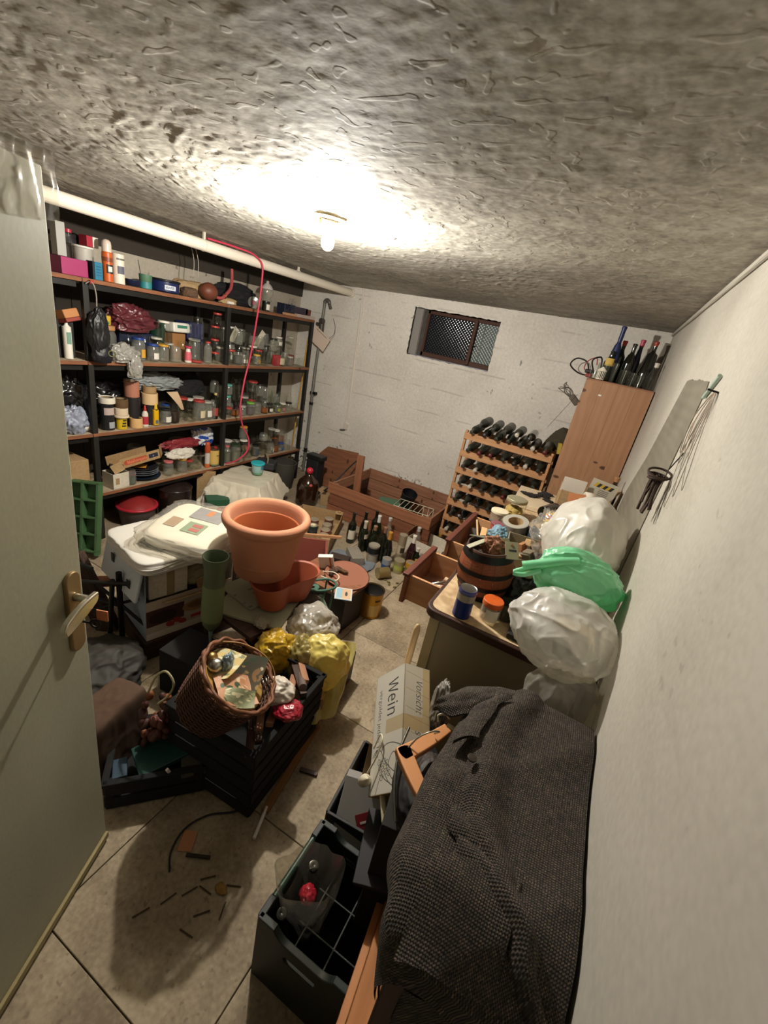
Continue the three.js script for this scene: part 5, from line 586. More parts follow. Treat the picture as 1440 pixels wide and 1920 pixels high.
  for (const [x, z, w, d, co] of [[.02, .06, .1, .11, '#7d9476'], [.02, -.1, .17, .13, '#8b8a90'], [-.1, .05, .06, .1, '#a08466']]) part(bg, 'picture', bx(w, .003, d, .001, x, .088, z), M(co, .5)); part(bg, 'orange_picture', bx(.03, .003, .06, .001, .02, .09, -.12), M(0xd07a30, .5)); for (const z of [.04, .085]) part(bg, 'red_picture', bx(.05, .003, .03, .001, .03, .09, z), M(0xb0504c, .5));
  part(bg, 'bag', gt(blob(.46, .105, .5, { seed: 37, square: 2.6, amp: .06, crease: .06, detail: 28, flat: 1 }), 0, -.01, 0), MAT.film); part(bg, 'bag_tail', gt(blob(.2, .05, .2, { seed: 38, amp: .25, crease: .12, detail: 16 }), .2, .0, -.24), MAT.film);
  const gv = thing('green_grave_vase', 'dark green plastic spiked vase standing before the picture carton', 'vase', [-1.325, .26, -1.255], [0, 0, -.03]); part(gv, 'vase', lathe([[.006, .09], [.018, .1], [.04, .135], [.047, .17], [.049, .37], [.045, .43], [.058, .52], [.054, .52], [.041, .43], [.043, .17], [.018, .12], [0, .115]], 32), M(0x4c5840, .5)); part(gv, 'spike', lathe([[0, 0], [.004, .01], [.012, .1], [.0, .11]], 12), M(0x6d8078, .4)); part(gv, 'paler_sleeve', lathe([[.0495, .17], [.0502, .19], [.0502, .35], [.049, .37]], 30), M(0x69744e, .6));
  const vb = thing('vase_crate', 'dark crate on the floor beneath the spiked green vase', 'crate', [-1.37, .001, -1.2], .1); part(vb, 'crate', bx(.24, .256, .2, .004, 0, .128, 0), M(0x0c0a09, .9));
  const bb = thing('dark_base_box', 'dark wooden box beneath the picture carton', 'box', [-1.8, 0, -1.46], -.258); part(bb, 'box', bx(.36, .115, .52, .003, 0, .058, 0), MAT.darkwood);
  const ob = thing('open_white_carton', 'open white carton with a yellow inside beside the flower pot', 'box', [-1.62, .28, -1.85], [.1, .6, 0]); part(ob, 'box', bx(.16, .22, .14, .002, 0, .11, 0), MAT.cardw); part(ob, 'flap', gt(bx(.16, .003, .12, .001), 0, .23, .09, .5, 0, 0), MAT.cardw); part(ob, 'yellow_edge', bx(.03, .18, .02, .003, .09, .1, -.04), M(0xd09a20, .6)); part(ob, 'loose_flap', gt(bx(.003, .09, .16, .001), .1, .0, .1, .2, 0, -.8), MAT.card);
  const obs = thing('carton_stand', 'dark box supporting the open white carton', 'box', [-1.64, 0, -1.86], .6); part(obs, 'box', bx(.24, .278, .24, .003, 0, .139, 0), MAT.darkwood);
  // trough, saucer, bench and the things around
  const tr = thing('terracotta_trough', 'red brown rectangular plastic trough behind the twin planter', 'trough', [-1.55, .06, -2.36], .6), tm = M(0x7d3e32, .65); tr.scale.set(.78, .9, .78);
  part(tr, 'base', bx(.28, .01, .4, .003, 0, .006, 0), tm); for (const s of [-1, 1]) { part(tr, 'side_wall', gt(bx(.012, .24, .44, .003), s * .15, .12, 0, 0, 0, -s * .1), tm); part(tr, 'end_wall', gt(bx(.31, .24, .012, .003), 0, .12, s * .21, s * .1, 0, 0), tm); part(tr, 'rim', bx(.02, .02, .46, .004, s * .165, .24, 0), tm); part(tr, 'rim', bx(.34, .02, .02, .004, 0, .24, s * .226), tm); }
  const ts = thing('trough_stand', 'flat dark board under the red brown trough', 'board', [-1.55, 0, -2.36], .6); part(ts, 'board', bx(.22, .058, .32, .003, 0, .029, 0), MAT.darkwood);
  const sp = thing('terracotta_spike', 'orange terracotta wedge leaning behind the big flower pot', 'wedge', [-1.76, .3, -2.16], [0, .3, -.3]); part(sp, 'wedge', bx(.06, .34, .03, .008, 0, .17, 0), M(0xc06a4a, .6)); part(sp, 'foot', gt(bx(.05, .2, .03, .008), .07, .1, 0, 0, 0, .4), M(0xb8664a, .6));
  const spb = thing('spike_crate', 'low brown crate beneath the orange terracotta wedge', 'crate', [-1.78, 0, -2.18], .2); part(spb, 'crate', bx(.3, .3, .28, .004, 0, .149, 0), MAT.board);
  const be = thing('dark_bench', 'low black brown bench with clutter between planter and golden tin', 'bench', [-1.225, 0, -2.17], -.06); part(be, 'bench_top', bx(.44, .025, .26, .003, 0, .272, 0), MAT.board); part(be, 'front_panel', bx(.43, .25, .02, .003, 0, .13, .11), M(0x1a110d, .6)); for (const s of [-1, 1]) part(be, 'side_panel', bx(.02, .25, .22, .003, s * .2, .13, -.01), M(0x1a110d, .6));
  const sa = thing('terracotta_saucer', 'round terracotta saucer with dead leaves lying on the dark bench', 'saucer', [-1.14, .292, -2.235], [.08, 0, -.1]); part(sa, 'saucer', lathe([[0, .004], [.125, .004], [.146, .02], [.153, .02], [.132, 0], [0, 0]], 48), M(0x8e5a46, .8, { bumpMap: T.fineB, bumpScale: .0006 }));
  for (let i = 0; i < 6; i++) solo('dead_leaf', `shrivelled dead leaf in the terracotta saucer, ${ORD[i]} of six`, 'leaf', blob(.06, .02, .03, { seed: 60 + i, amp: .4, crease: .2, detail: 6 }), M(pick([0x4a3426, 0x5c4028, 0x3a2a20]), .9), [-1.19 + rr(-.05, .04), .312, -2.22 + rr(-.05, .06)], rr(0, 6));
  const cl = thing('white_rope', 'loop of white cord lying on the terracotta saucer', 'cord', [-1.22, .3, -2.14]); part(cl, 'cord', tube([[-.05, .02, 0], [.02, .035, -.02], [.08, .04, .01], [.085, .035, .05], [.04, .03, .06], [-.03, .015, .05]], .004, 40, 7), M(0xd8ccb4, .6));
  solo('picture_postcard', 'colour picture postcard lying at the bench corner by the saucer', 'postcard', gt(bx(.11, .003, .13, .001), 0, 0, 0), M(0x9fb0b8, .5, {}), [-1.045, .296, -2.05], [0, .5, 0]);
  const pcp = solo('postcard_print', 'beach picture printed across the middle of the postcard', 'print', gt(pb(.1, .0006, .12), 0, 0, 0), M(0xffffff, .5, { map: print(128, 128, (g, w, h) => { g.fillStyle = '#d8d4cc'; g.fillRect(0, 0, w, h); g.fillStyle = '#8fb0c0'; g.fillRect(6, 6, 50, 116); g.fillStyle = '#c9a988'; g.fillRect(52, 6, 70, 116); g.fillStyle = '#3a3a40'; g.beginPath(); g.ellipse(86, 66, 10, 26, 0, 0, 7); g.fill(); }) }), [-1.045, .2985, -2.05], [0, .5, 0]);
  const wpk = thing('white_packet', 'white paper packet with an orange line beside the trough', 'packet', [-1.3, .29, -2.24], [.3, .5, .2]); part(wpk, 'packet', bx(.1, .12, .03, .003, 0, .06, 0), MAT.white); part(wpk, 'line', bx(.012, .118, .001, .0003, .03, .06, .0156), M(0xd0744a, .6));
  solo('dark_block', 'dark brown wooden block standing behind the terracotta saucer', 'block', bx(.15, .2, .08, .004, 0, .1, 0), M(0x2a1a12, .8), [-1.36, .05, -2.5], .3);
  const gc = thing('golden_tin', 'tall golden tin can open at the top on the floor', 'tin', [-.985, .001, -2.375]); part(gc, 'tin', lathe([[0, .004], [.076, .004], [.078, 0], [.08, .004], [.078, .008], [.078, .19], [.081, .196], [.078, .2], [.073, .196], [.0725, .09]], 40), M(0xb98c2e, .38, { metalness: .65 })); part(gc, 'rim', gt(new THREE.TorusGeometry(.078, .004, 8, 44), 0, .197, 0, PI / 2), M(0x3a3020, .4, { metalness: .5 })); part(gc, 'inside', lathe([[.0715, .194], [.07, .1], [0, .1]], 36), M(0x15120e, .8)); part(gc, 'label_field', band(.0786, .02, .11, .3, 1.0), M(0xc7ab68, .4, { metalness: .4 })); part(gc, 'dark_print', band(.0786, .14, .155, .75, .55), M(0x3a2c14, .5));
  // bottle carrier and green bottle
  const gh = thing('green_carrier', 'dull green plastic carrier frame standing beside the twin planter', 'carrier', [-1.105, .2, -1.86], -.5), gm = M(0x3c5f50, .5); gh.scale.set(.62, .66, .62);
  part(gh, 'top_ring', tube([[-.07, .34, .1], [-.09, .34, 0], [-.07, .34, -.12], [0, .34, -.155], [.07, .34, -.12], [.09, .34, 0], [.06, .34, .1], [0, .34, .17]], .012, 60, 8, true), gm); part(gh, 'cross_plate', gt(lathe([[.022, -.003], [.055, -.003], [.055, .003], [.022, .003], [.022, -.003]], 28).scale(1, 1, 1.3), 0, .338, .09), gm); for (const [x, z] of [[-.07, -.1], [.07, -.1], [.06, .1], [-.06, .1]]) part(gh, 'leg', rod([x, 0, z * .9], [x, .34, z], .009, 8), gm); part(gh, 'base', bx(.15, .012, .24, .004, 0, .006, 0), gm);
  const gbt = thing('pale_green_bottle', 'ribbed pale green plastic bottle standing before the green carrier', 'bottle', [-1.05, .06, -1.79]); part(gbt, 'bottle', lathe([[0, 0], [.05, 0], ...Array.from({ length: 14 }, (_, i) => [.055 + .0015 * (i % 2), .02 + i * .016]), [.05, .27], [.03, .31], [.018, .33], [.018, .35]], 28), M(0x8fb59c, .4, { transmission: .3, thickness: 0, clearcoat: .3 }));
  // wire rack, grate and boards behind the door
  const wr = thing('metal_frame', 'black folding metal frame standing behind the open door', 'frame', [-1.86, 0, -1.12], .2); const bar = (a2, b2, r = .011) => part(wr, 'bar', rod(a2, b2, r, 8), MAT.blackmetal);
  bar([-.28, .0, .02], [-.28, .5, .02], .014); bar([.0, 0, .05], [.0, .46, .0], .012); bar([.02, 0, -.02], [.02, .5, -.02], .014); bar([-.28, .5, .02], [-.1, .5, .02]); bar([-.3, .42, .12], [.1, .46, -.02]); bar([-.28, .3, .02], [.02, .3, -.02]); bar([-.28, .15, .02], [.1, .35, -.05], .008); bar([-.1, .4, 0], [.14, .2, -.05], .008);
  const gg = thing('green_grate', 'green plastic crate grating leaning beneath the shelves behind the door', 'grate', [-2.9, .02, -1.5], [-.25, .5, .05]); for (let i = 0; i < 4; i++) part(gg, 'rib', bx(.02, .52, .05, .003, -.15 + i * .1, .26, 0), M(0x42633f, .6)); for (let i = 0; i < 5; i++) part(gg, 'cross_rib', bx(.32, .014, .05, .003, 0, .03 + i * .12, 0), M(0x42633f, .6)); part(gg, 'back_sheet', bx(.32, .52, .004, .001, 0, .26, -.025), M(0x3a6038, .6));
  solo('red_board', 'red brown board lying on the floor clutter behind the door', 'board', bx(.5, .02, .09, .003), MAT.board, [-2.18, .24, -1.25], [0, .75, .06]);
  const bd = thing('bark_planks', 'rough dark plank leaning against the picture carton', 'plank', [-2.05, .0, -1.2], [0, .5, .35]); part(bd, 'plank', bx(.12, .5, .05, .006, 0, .25, 0), M(0x3b2a20, .95, { bumpMap: T.grainB, bumpScale: .01 }));
  solo('grey_film_heap', 'heap of dull grey plastic film on the floor behind the door', 'film', blob(.42, .26, .42, { seed: 44, amp: .16, crease: .07, detail: 24 }), M(0x2a2620, .7), [-1.72, .0, -.92]);
  // wicker basket
  const ax = V(.47, .82, -.3).normalize(), qn = new THREE.Quaternion().setFromUnitVectors(V(0, 1, 0), ax), bk = thing('wicker_basket', 'brown wicker basket full of papers tilted on the dark crate', 'basket', [-.95, .415, -.885]); bk.quaternion.copy(qn); bk.scale.setScalar(.76);
  const wm = M(0x4d2c19, .7), rad = y => .148 + .052 * Math.pow(y / .27, .8), rings = [];
  for (let i = 0; i < 25; i++) { const y = .006 + i * .0105, pts2 = []; for (let k = 0; k < 96; k++) { const q2 = k / 96 * 2 * PI, r = rad(y) + .0042 * Math.cos(k / 96 * 32 * PI + i * PI); pts2.push(V(Math.cos(q2) * r, y, Math.sin(q2) * r)); } rings.push(new THREE.TubeGeometry(new THREE.CatmullRomCurve3(pts2, true), 160, .0042, 5, true)); }
  const wv = part(bk, 'weave', merge(rings), wm); wv.userData.kind = 'stuff'; for (let k = 0; k < 32; k++) { const q2 = k / 32 * 2 * PI; part(bk, 'stake', rod([Math.cos(q2) * rad(0), 0, Math.sin(q2) * rad(0)], [Math.cos(q2) * rad(.27), .28, Math.sin(q2) * rad(.27)], .003, 5), wm); }
  for (const [r, y] of [[.011, .28], [.009, .29]]) { const pts2 = []; for (let k = 0; k < 60; k++) { const q2 = k / 60 * 2 * PI; pts2.push([Math.cos(q2) * (rad(.27) + .005 * Math.sin(k * 1.3 + y * 900)), y + .004 * Math.cos(k * 1.3 + y * 700), Math.sin(q2) * (rad(.27) + .005 * Math.sin(k * 1.3 + y * 900))]); } part(bk, 'braided_rim', tube(pts2, r, 180, 7, true), M(0x6e4228, .6)); }
  part(bk, 'base', gt(cyl(.15, .01, 32), 0, 0, 0), wm);
  const inB = (x, y, z) => { const v = V(x, y, z).multiplyScalar(.76).applyQuaternion(qn); return [bk.position.x + v.x, bk.position.y + v.y, bk.position.z + v.z]; };
  const papers = [['brochure', 'food brochure with brown nuts on a dark page in the basket', 'brochure', .16, .13, 0x4a4638, [-.01, .268, -.05], [.5, .4, .3]], ['magazine', 'pink orange magazine page with a dark green strip in the basket', 'magazine', .15, .12, 0xb98866, [.05, .272, .06], [.2, 1, -.3]], ['leaflet', 'pale green printed leaflet at the right of the basket', 'leaflet', .12, .06, 0x8f9472, [.09, .283, .09], [.4, .7, -.2]], ['cream_paper', 'cream crumpled paper at the left of the basket mouth', 'paper', .14, .12, 0xc9b070, [-.1, .26, .03], [.1, .2, .3]]];
  for (const [n, l, c2, w, d, co, pp, ro] of papers) solo(n, l, c2, bent(1, 1, 12, 12, (u, v) => [(u - .5) * w, .02 * Math.sin(u * 4 + v * 2) * .7, (v - .5) * d], .0012), M(0xffffff, .6, { map: print(96, 96, (g, W2_, h) => { const q3 = rng(Math.floor(co)); g.fillStyle = '#' + co.toString(16).padStart(6, '0'); g.fillRect(0, 0, W2_, h); for (let i = 0; i < 26; i++) { g.fillStyle = pick(n === 'brochure' ? ['#a2845a', '#8a6a44', '#3a4a34', '#d0c8b0'] : n === 'magazine' ? ['#c9a080', '#b07850', '#3c5038', '#d8c0a0'] : ['#b9b48c', '#d8cfa8', '#7d8460']); g.beginPath(); g.ellipse(q3() * 96, q3() * 96, 4 + q3() * 9, 3 + q3() * 6, q3() * 3, 0, 7); g.fill(); } }) }), inB(...pp), ro);
  const bb2 = thing('steel_bowl', 'shiny rounded steel and brass ball in the left of the basket', 'ball', inB(-.1, .262, .07)); part(bb2, 'ball', new THREE.SphereGeometry(.028, 24, 16), MAT.steel); part(bb2, 'brass_half', gt(new THREE.SphereGeometry(.024, 20, 14), -.035, .006, -.012), MAT.brass);
  solo('blue_glass', 'pale blue crumpled foil strip in the basket', 'foil', blob(.04, .1, .06, { seed: 5, amp: .25, crease: .15, detail: 10 }), M(0x7f9098, .3, { metalness: .3 }), inB(-.05, .24, .01), .4);
  part(bk, 'filling', gt(cyl(.17, .03, 30), 0, .21, 0), M(0xa07c3c, .9)); part(bk, 'handle', tube([[-.2, .28, -.02], [-.12, .33, -.09], [.0, .35, -.15], [.1, .32, -.16], [.15, .28, -.12]], .004, 40, 6), M(0x9a7040, .6));
  // black crates on the floor
  const crate = (n, l, p2, r, W2_, H2, D2, m) => { const k = thing(n, l, 'crate', p2, r); part(k, 'base', bx(W2_, .012, D2, .003, 0, .008, 0), m); const ns = Math.round(H2 / .07); for (const s of [-1, 1]) { for (let i = 0; i < ns; i++) { part(k, 'side_slat', bx(.014, H2 / ns - .014, D2, .003, s * W2_ / 2, (i + .5) * H2 / ns, 0), m); part(k, 'end_slat', bx(W2_, H2 / ns - .014, .014, .003, 0, (i + .5) * H2 / ns, s * D2 / 2), m); } for (const q of [-1, 1]) part(k, 'corner_post', bx(.03, H2, .03, .004, s * (W2_ / 2 - .012), H2 / 2, q * (D2 / 2 - .012)), m); part(k, 'rim', bx(.024, .016, D2 + .02, .004, s * W2_ / 2, H2, 0), m); part(k, 'rim', bx(W2_ + .02, .016, .024, .004, 0, H2, s * D2 / 2), m); } return k; };
  const bm = M(0x070606, .9);
  crate('black_floor_crate', 'low black plastic crate of odds and ends behind the door edge', [-1.13, .001, -.83], -.74, .28, .14, .34, bm);
  solo('teal_folder', 'dark teal plastic folder lying in the low black crate', 'folder', bx(.16, .02, .2, .003), M(0x173e36, .5), [-1.1, .13, -.82], [.1, -.4, .12]); solo('blue_wallet', 'small blue packet at the corner of the low black crate', 'packet', bx(.09, .03, .05, .004), M(0x22394a, .5), [-1.16, .125, -.68], [0, -.6, .1]); solo('white_peg', 'short white peg standing up from the low black crate', 'peg', bx(.012, .06, .012, .003, 0, .03, 0), MAT.white, [-.99, .11, -.78], [.3, 0, .2]); solo('grey_case', 'dull grey case end beside the white peg', 'case', bx(.07, .04, .09, .004), M(0x423f36, .6), [-.96, .125, -.85], -.7);
  crate('basket_crate', 'black plastic crate under the tilted wicker basket', [-.915, .001, -1.11], .06, .42, .35, .48, bm);
  for (let i = 0; i < 9; i++) { const z = -.95 - i * .045; const k = thing('wood_offcut', `dark wooden offcut in the basket crate, ${ORD[i]} from the front`, 'offcut', [-.79 + rr(-.02, .03), (.33 + i * .004), z], [rr(-.2, .2), rr(-1.1, -.7), rr(.1, .35)]); part(k, 'offcut', bx(rr(.14, .22), .022, .03, .003), pick([MAT.darkwood, MAT.darkwood, MAT.old])); }
  solo('grey_pipe_end', 'dull grey brown tube lying on the black basket crate', 'tube', gt(cyl(.018, .14, 16), 0, -.07, 0), M(0x5c5048, .6), [-.77, .37, -1.26], [1.2, .7, 0]);
  // bags hanging to the right of the basket
  const stack = thing('bag_crate', 'dark wooden crate beneath the yellow plastic bags', 'crate', [-.87, .001, -1.6], .1); part(stack, 'crate', bx(.26, .2, .3, .004, 0, .1, 0), MAT.darkwood);
  solo('yellow_plastic_bag', 'yellow plastic bag hanging open to the right of the basket', 'bag', gt(blob(.24, .3, .2, { seed: 81, amp: .16, crease: .07, detail: 30, f: 1.2, cf: 2.8 }), 0, 0, 0), MAT.yellowbag, [-.79, .2, -1.47], .4);
  const flap = (A, B, C2, D, sd, am) => bent(1, 1, 30, 30, (u, v) => { const o = [0, 1, 2].map(k => mix(mix(A[k], B[k], u), mix(C2[k], D[k], u), v)), n = am * (fbm(u * 3, v * 2, sd, 3) * 2 + .5 * Math.sin(u * 11 + 3 * v + sd) * v); return [o[0] + n, o[1] + n * .5, o[2] + n * .7]; }, .0012);
  solo('sheer_yellow_flap', 'pale yellow sheer bag corner drooping toward the floor', 'bag', flap([-.86, .42, -1.5], [-.7, .38, -1.62], [-.74, .09, -1.3], [-.63, .13, -1.4], 3, .02), M(0xe2d890, .35, { transmission: .5, thickness: 0, clearcoat: .5 }));
  solo('amber_bag', 'golden yellow crumpled bag between basket and clear bag', 'bag', blob(.2, .24, .18, { seed: 83, amp: .16, crease: .08, detail: 26, cf: 2.8 }), M(0xc9a020, .35, { transmission: .3, thickness: 0, clearcoat: .5 }), [-1.0, .24, -1.36], .3);
  solo('clear_crumpled_bag', 'grey clear crumpled bag lying on the front of the table', 'bag', blob(.26, .22, .24, { seed: 84, amp: .18, crease: .08, detail: 30, cf: 2.8 }), M(0xcfc8bc, .3, { transmission: .5, thickness: 0, clearcoat: .7, clearcoatRoughness: .15 }), [-.96, .28, -1.6], .8);
  solo('olive_clear_bag', 'olive tinted clear bag with printed letters in the middle', 'bag', blob(.18, .27, .16, { seed: 85, amp: .18, crease: .09, detail: 26, cf: 3 }), M(0x9a8a48, .35, { transmission: .35, thickness: 0, clearcoat: .6 }), [-.88, .2, -1.42], .2);
  const rb = thing('red_white_bag', 'white and red plastic bag lying at the basket rim', 'bag', [-.79, .385, -1.1], [0, .4, 0]); part(rb, 'white_part', blob(.16, .12, .12, { seed: 86, amp: .16, crease: .06, detail: 20, cf: 2.6 }), M(0xd0c6b8, .35, { clearcoat: .5 })); part(rb, 'red_part', gt(blob(.12, .06, .1, { seed: 87, amp: .18, crease: .06, detail: 20, cf: 2.4 }), .07, -.01, .05), M(0x94182c, .3, { clearcoat: .8 }));
  const brs = thing('brown_carton', 'brown cardboard carton under the drooping yellow bags', 'box', [-.8, .001, -1.42], .25); part(brs, 'box', bx(.16, .2, .14, .002, 0, .1, 0), MAT.card);
  // paper bag, onions, floor scraps
  solo('brown_paper_bag', 'brown paper bag standing just behind the edge of the open door', 'bag', blob(.16, .36, .26, { seed: 91, square: 5, amp: .03, crease: .03, detail: 18 }), M(0x4a3526, .9), [-1.33, .0, -.75], [0, .2, 0]);
  const on = thing('onion_net', 'reddish net bag of bulbs with a cord loop handle', 'net bag', [-1.16, .14, -.84]); const pr = rng(8); for (let i = 0; i < 44; i++) { const a2 = pr() * 6.28, r2 = Math.sqrt(pr()) * .055, y = .015 + pr() * .19; part(on, 'bulb', gt(new THREE.SphereGeometry(.013 + pr() * .006, 12, 9).scale(1, 1.5, 1), Math.cos(a2) * r2, y, Math.sin(a2) * r2, pr(), pr() * 6, 0), M([0x5a2c20, 0x4a241c, 0x74401f, 0x3f2019][i % 4], .6)); } part(on, 'cord_loop', tube([[-.05, .22, 0], [-.03, .3, -.02], [.02, .35, -.03], [.06, .32, -.03], [.05, .26, -.02], [.01, .2, 0]], .0045, 36, 7), M(0x9c9270, .6));
  const ws = thing('long_wood_strip', 'long wooden strip with a white tip lying on the floor', 'strip', null); part(ws, 'strip', gt(bx(.46, .012, .03, .002), -.685, .01, -1.16, 0, -1.42 + PI, .0), M(0x8a6030, .7)); part(ws, 'white_tip', merge([rod([-.655, .012, -.95], [-.615, .012, -.835], .007, 8)]), MAT.white);
  solo('floor_cable', 'thin dark cable snaking over the floor from the crate', 'cable', tube([[-.72, .006, -1.0], [-.74, .006, -.88], [-.82, .006, -.8], [-.85, .006, -.72], [-.825, .006, -.64], [-.78, .006, -.6]], .0035, 50, 6), MAT.black);
  solo('short_rod', 'short dark rod lying on the floor tiles', 'rod', rod([-.775, .008, -.665], [-.7, .008, -.705], .006, 8), M(0x2e2618, .7)); solo('wood_chip', 'brown wood chip casting a shadow beside the long strip', 'chip', bx(.08, .01, .02, .002, 0, .006, 0), MAT.darkwood, [-.61, .001, -1.17], .3);
  solo('pink_scrap', 'pinkish torn paper scrap on the floor by the thin cable', 'paper', bx(.05, .003, .07, .001), M(0xc08460, .8), [-.81, .003, -.7], .5); solo('second_scrap', 'yellowish crumpled leaf on the floor near the green crate', 'leaf', blob(.045, .012, .03, { seed: 2, detail: 5, amp: .3 }), M(0x8c6a30, .8), [-.6, .001, -.66]);
  for (let i = 0; i < 9; i++) { const x = [-.57, -.64, -.6, -.66, -.72, -.55, -.68, -.76, -.6][i], z = [-.69, -.63, -.58, -.66, -.55, -.62, -.6, -.48, -.52][i]; solo('floor_twig', `thin brown twig on the near floor tiles, ${ORD[i]} of nine`, 'twig', rod([-.025, 0, 0], [.025, 0, 0], .0022, 5), M(0x4a3a22, .9), [x, .003, z], rr(0, 3)); }
}
// ------------------------------------------------------------------ tall chest against the right wall and what lies on it
const TT = .95;
{
  const t = thing('chest_of_drawers', 'chest of drawers with a worn beige top and dark brown edge', 'chest', [0, 0, 0]), x0 = -.335, x1 = .258, z0 = -1.335, z1 = -3.3, cz = (z0 + z1) / 2, cx = (x0 + x1) / 2;
  const sh = new THREE.Shape(); const r = .05; sh.moveTo(x0 + r, -z0); sh.lineTo(x1, -z0); sh.lineTo(x1, -z1); sh.lineTo(x0, -z1); sh.lineTo(x0, -z0 + r); sh.quadraticCurveTo(x0, -z0, x0 + r, -z0);
  const tg = new THREE.ExtrudeGeometry(sh, { depth: .022, bevelEnabled: true, bevelSize: .006, bevelThickness: .006, bevelSegments: 3 });
  part(t, 'edge_moulding', gt(tg, 0, TT - .029, 0, -PI / 2, 0, 0), M(0x3c2418, .45)); const tg2 = new THREE.ExtrudeGeometry(sh, { depth: .002, bevelEnabled: false });
  const wt = part(t, 'worktop', gt(tg2.scale(.965, .985, 1), cx * .035, TT - .001, -.03, -PI / 2, 0, 0), M(0xffffff, .6, { map: speckTex('#d0b692', '#a88a64', .7, 71, 30) }));
  part(t, 'end_panel', bx(x1 - x0 - .06, .86, .02, .003, cx + .01, .48, z0 - .055), M(0x8b8064, .6)); part(t, 'corner_post', bx(.04, .9, .045, .003, x0 + .035, .46, z0 - .06), M(0xa1946f, .6)); part(t, 'plinth', bx(x1 - x0 - .06, .06, z0 - z1 - .1, .003, cx, .03, cz), MAT.darkwood); part(t, 'back_panel', bx(.02, .86, z0 - z1 - .1, .003, x1 - .012, .48, cz), MAT.darkwood); part(t, 'end_panel', bx(x1 - x0 - .06, .86, .02, .003, cx, .48, z1 + .05), MAT.darkwood);
  for (const y of [.12, .34, .56]) for (const [a, b] of [[-1.44, -2.02], [-2.05, -2.62], [-2.65, -3.24]]) part(t, 'drawer_front', bx(.02, .2, a - b - .02, .004, x0 + .03, y + .1, (a + b) / 2), MAT.old); part(t, 'drawer_front', bx(.02, .16, .57, .004, x0 + .03, .85, -2.945), MAT.old); part(t, 'side_rail', bx(.03, .02, z0 - z1 - .1, .003, x0 + .035, .92, cz), MAT.old);
  const drawer = (l, xf, za, zb, yt, h, xi) => { const d = new THREE.Group(); d.name = 'drawer'; d.userData.label = l; t.add(d); const D = xi - xf; part(d, 'front', bx(.022, h + .02, za - zb, .004, xf, yt - h / 2, (za + zb) / 2), MAT.board); for (const z of [za - .03, zb + .03]) part(d, 'side', bx(D, h, .014, .002, xf + D / 2, yt - h / 2, z), MAT.rack); part(d, 'front_ledge', bx(.03, .016, za - zb + .01, .004, xf - .004, yt + .008, (za + zb) / 2), M(0x5a2c20, .5)); part(d, 'bottom', bx(D, .008, za - zb - .06, .001, xf + D / 2, yt - h + .006, (za + zb) / 2), MAT.old); part(d, 'back', bx(.012, h, za - zb - .06, .002, xi, yt - h / 2, (za + zb) / 2), MAT.rack); return d; };
  drawer('small wooden drawer pulled out near the barrel, tools inside', -.53, -1.62, -1.98, .86, .13, -.19); drawer('wider wooden drawer pulled out toward the wine rack, bowl inside', -.495, -2.07, -2.6, .885, .14, -.2);
  // in the near drawer
  solo('chrome_tool', 'shiny chrome nozzle lying in the small open drawer', 'tool', lathe([[0, 0], [.012, 0], [.012, .05], [.007, .055], [.006, .08], [0, .08]], 18), MAT.steel, [-.46, .765, -1.78], [1.2, 2.2, 0]); solo('pink_cup', 'pinkish upturned plastic dish in the small open drawer', 'dish', lathe([[.034, 0], [.03, .03], [.02, .036], [0, .036]], 24), M(0xc98e70, .6), [-.4, .745, -1.82]); solo('pale_plate', 'pale grey switch plate lying in the small open drawer', 'plate', bx(.07, .012, .09, .003), M(0xb9c0b4, .5), [-.415, .79, -1.7], [.25, .4, .2]); solo('paper_roll', 'short beige paper roll at the back of the small drawer', 'roll', gt(cyl(.013, .08, 14), 0, 0, 0), M(0xc8a888, .7), [-.42, .765, -1.9], [PI / 2, 1.4, 0]);
  // in the wide drawer
  solo('black_socket', 'black plug socket at the near end of the wide drawer', 'socket', blob(.06, .05, .08, { seed: 7, square: 2, detail: 8 }), MAT.black, [-.43, .757, -2.16]); solo('white_dish', 'white china dish lying in the wide open drawer', 'dish', lathe([[0, .004], [.03, .004], [.055, .03], [.058, .03], [.033, 0], [0, 0]], 30), M(0xcabfae, .3), [-.4, .765, -2.3], [.1, 0, .2]); solo('wooden_spoon', 'long wooden spoon with its bowl up in the wide drawer', 'spoon', merge([blob(.045, .016, .07, { seed: 1, amp: .03, crease: 0, detail: 8, flat: 1 }), rod([0, .008, -.03], [0, .03, -.22], .006, 8)]), M(0xcda476, .6), [-.375, .83, -2.28], [.2, .4, 0]); solo('grey_scoop', 'grey metal scoop standing in the wide open drawer', 'scoop', bent(1, 1, 10, 10, (u, v) => [(u - .5) * .1, .11 * v, .03 * Math.cos((u - .5) * 3)], .002), MAT.dullsteel, [-.42, .76, -2.42], [-.3, .5, 0]); solo('ruler', 'flat pale wooden ruler sticking out of the wide drawer', 'ruler', bx(.03, .004, .3, .001), M(0xd8b48a, .6), [-.31, .895, -2.3], [.1, .25, .0]);
  solo('cream_pole', 'cream painted tapered handle leaning against the chest corner', 'handle', merge([gt(lathe([[0, 0], [.006, .005], [.009, .25], [.013, .6], [.013, .87], [.008, .89], [0, .895]], 16), 0, 0, 0)]), M(0xd9b98c, .5), [-.335, .001, -1.24], [-.06, 0, .0]);
  // barrel
  const b = thing('wooden_barrel', 'small open wooden barrel with black iron hoops filled with scraps', 'barrel', [-.198, TT + .003, -1.6], [.02, .3, .1]), NS = 14, H = .205, br = y => .088 + .022 * Math.sin(clamp(y / H) * PI);
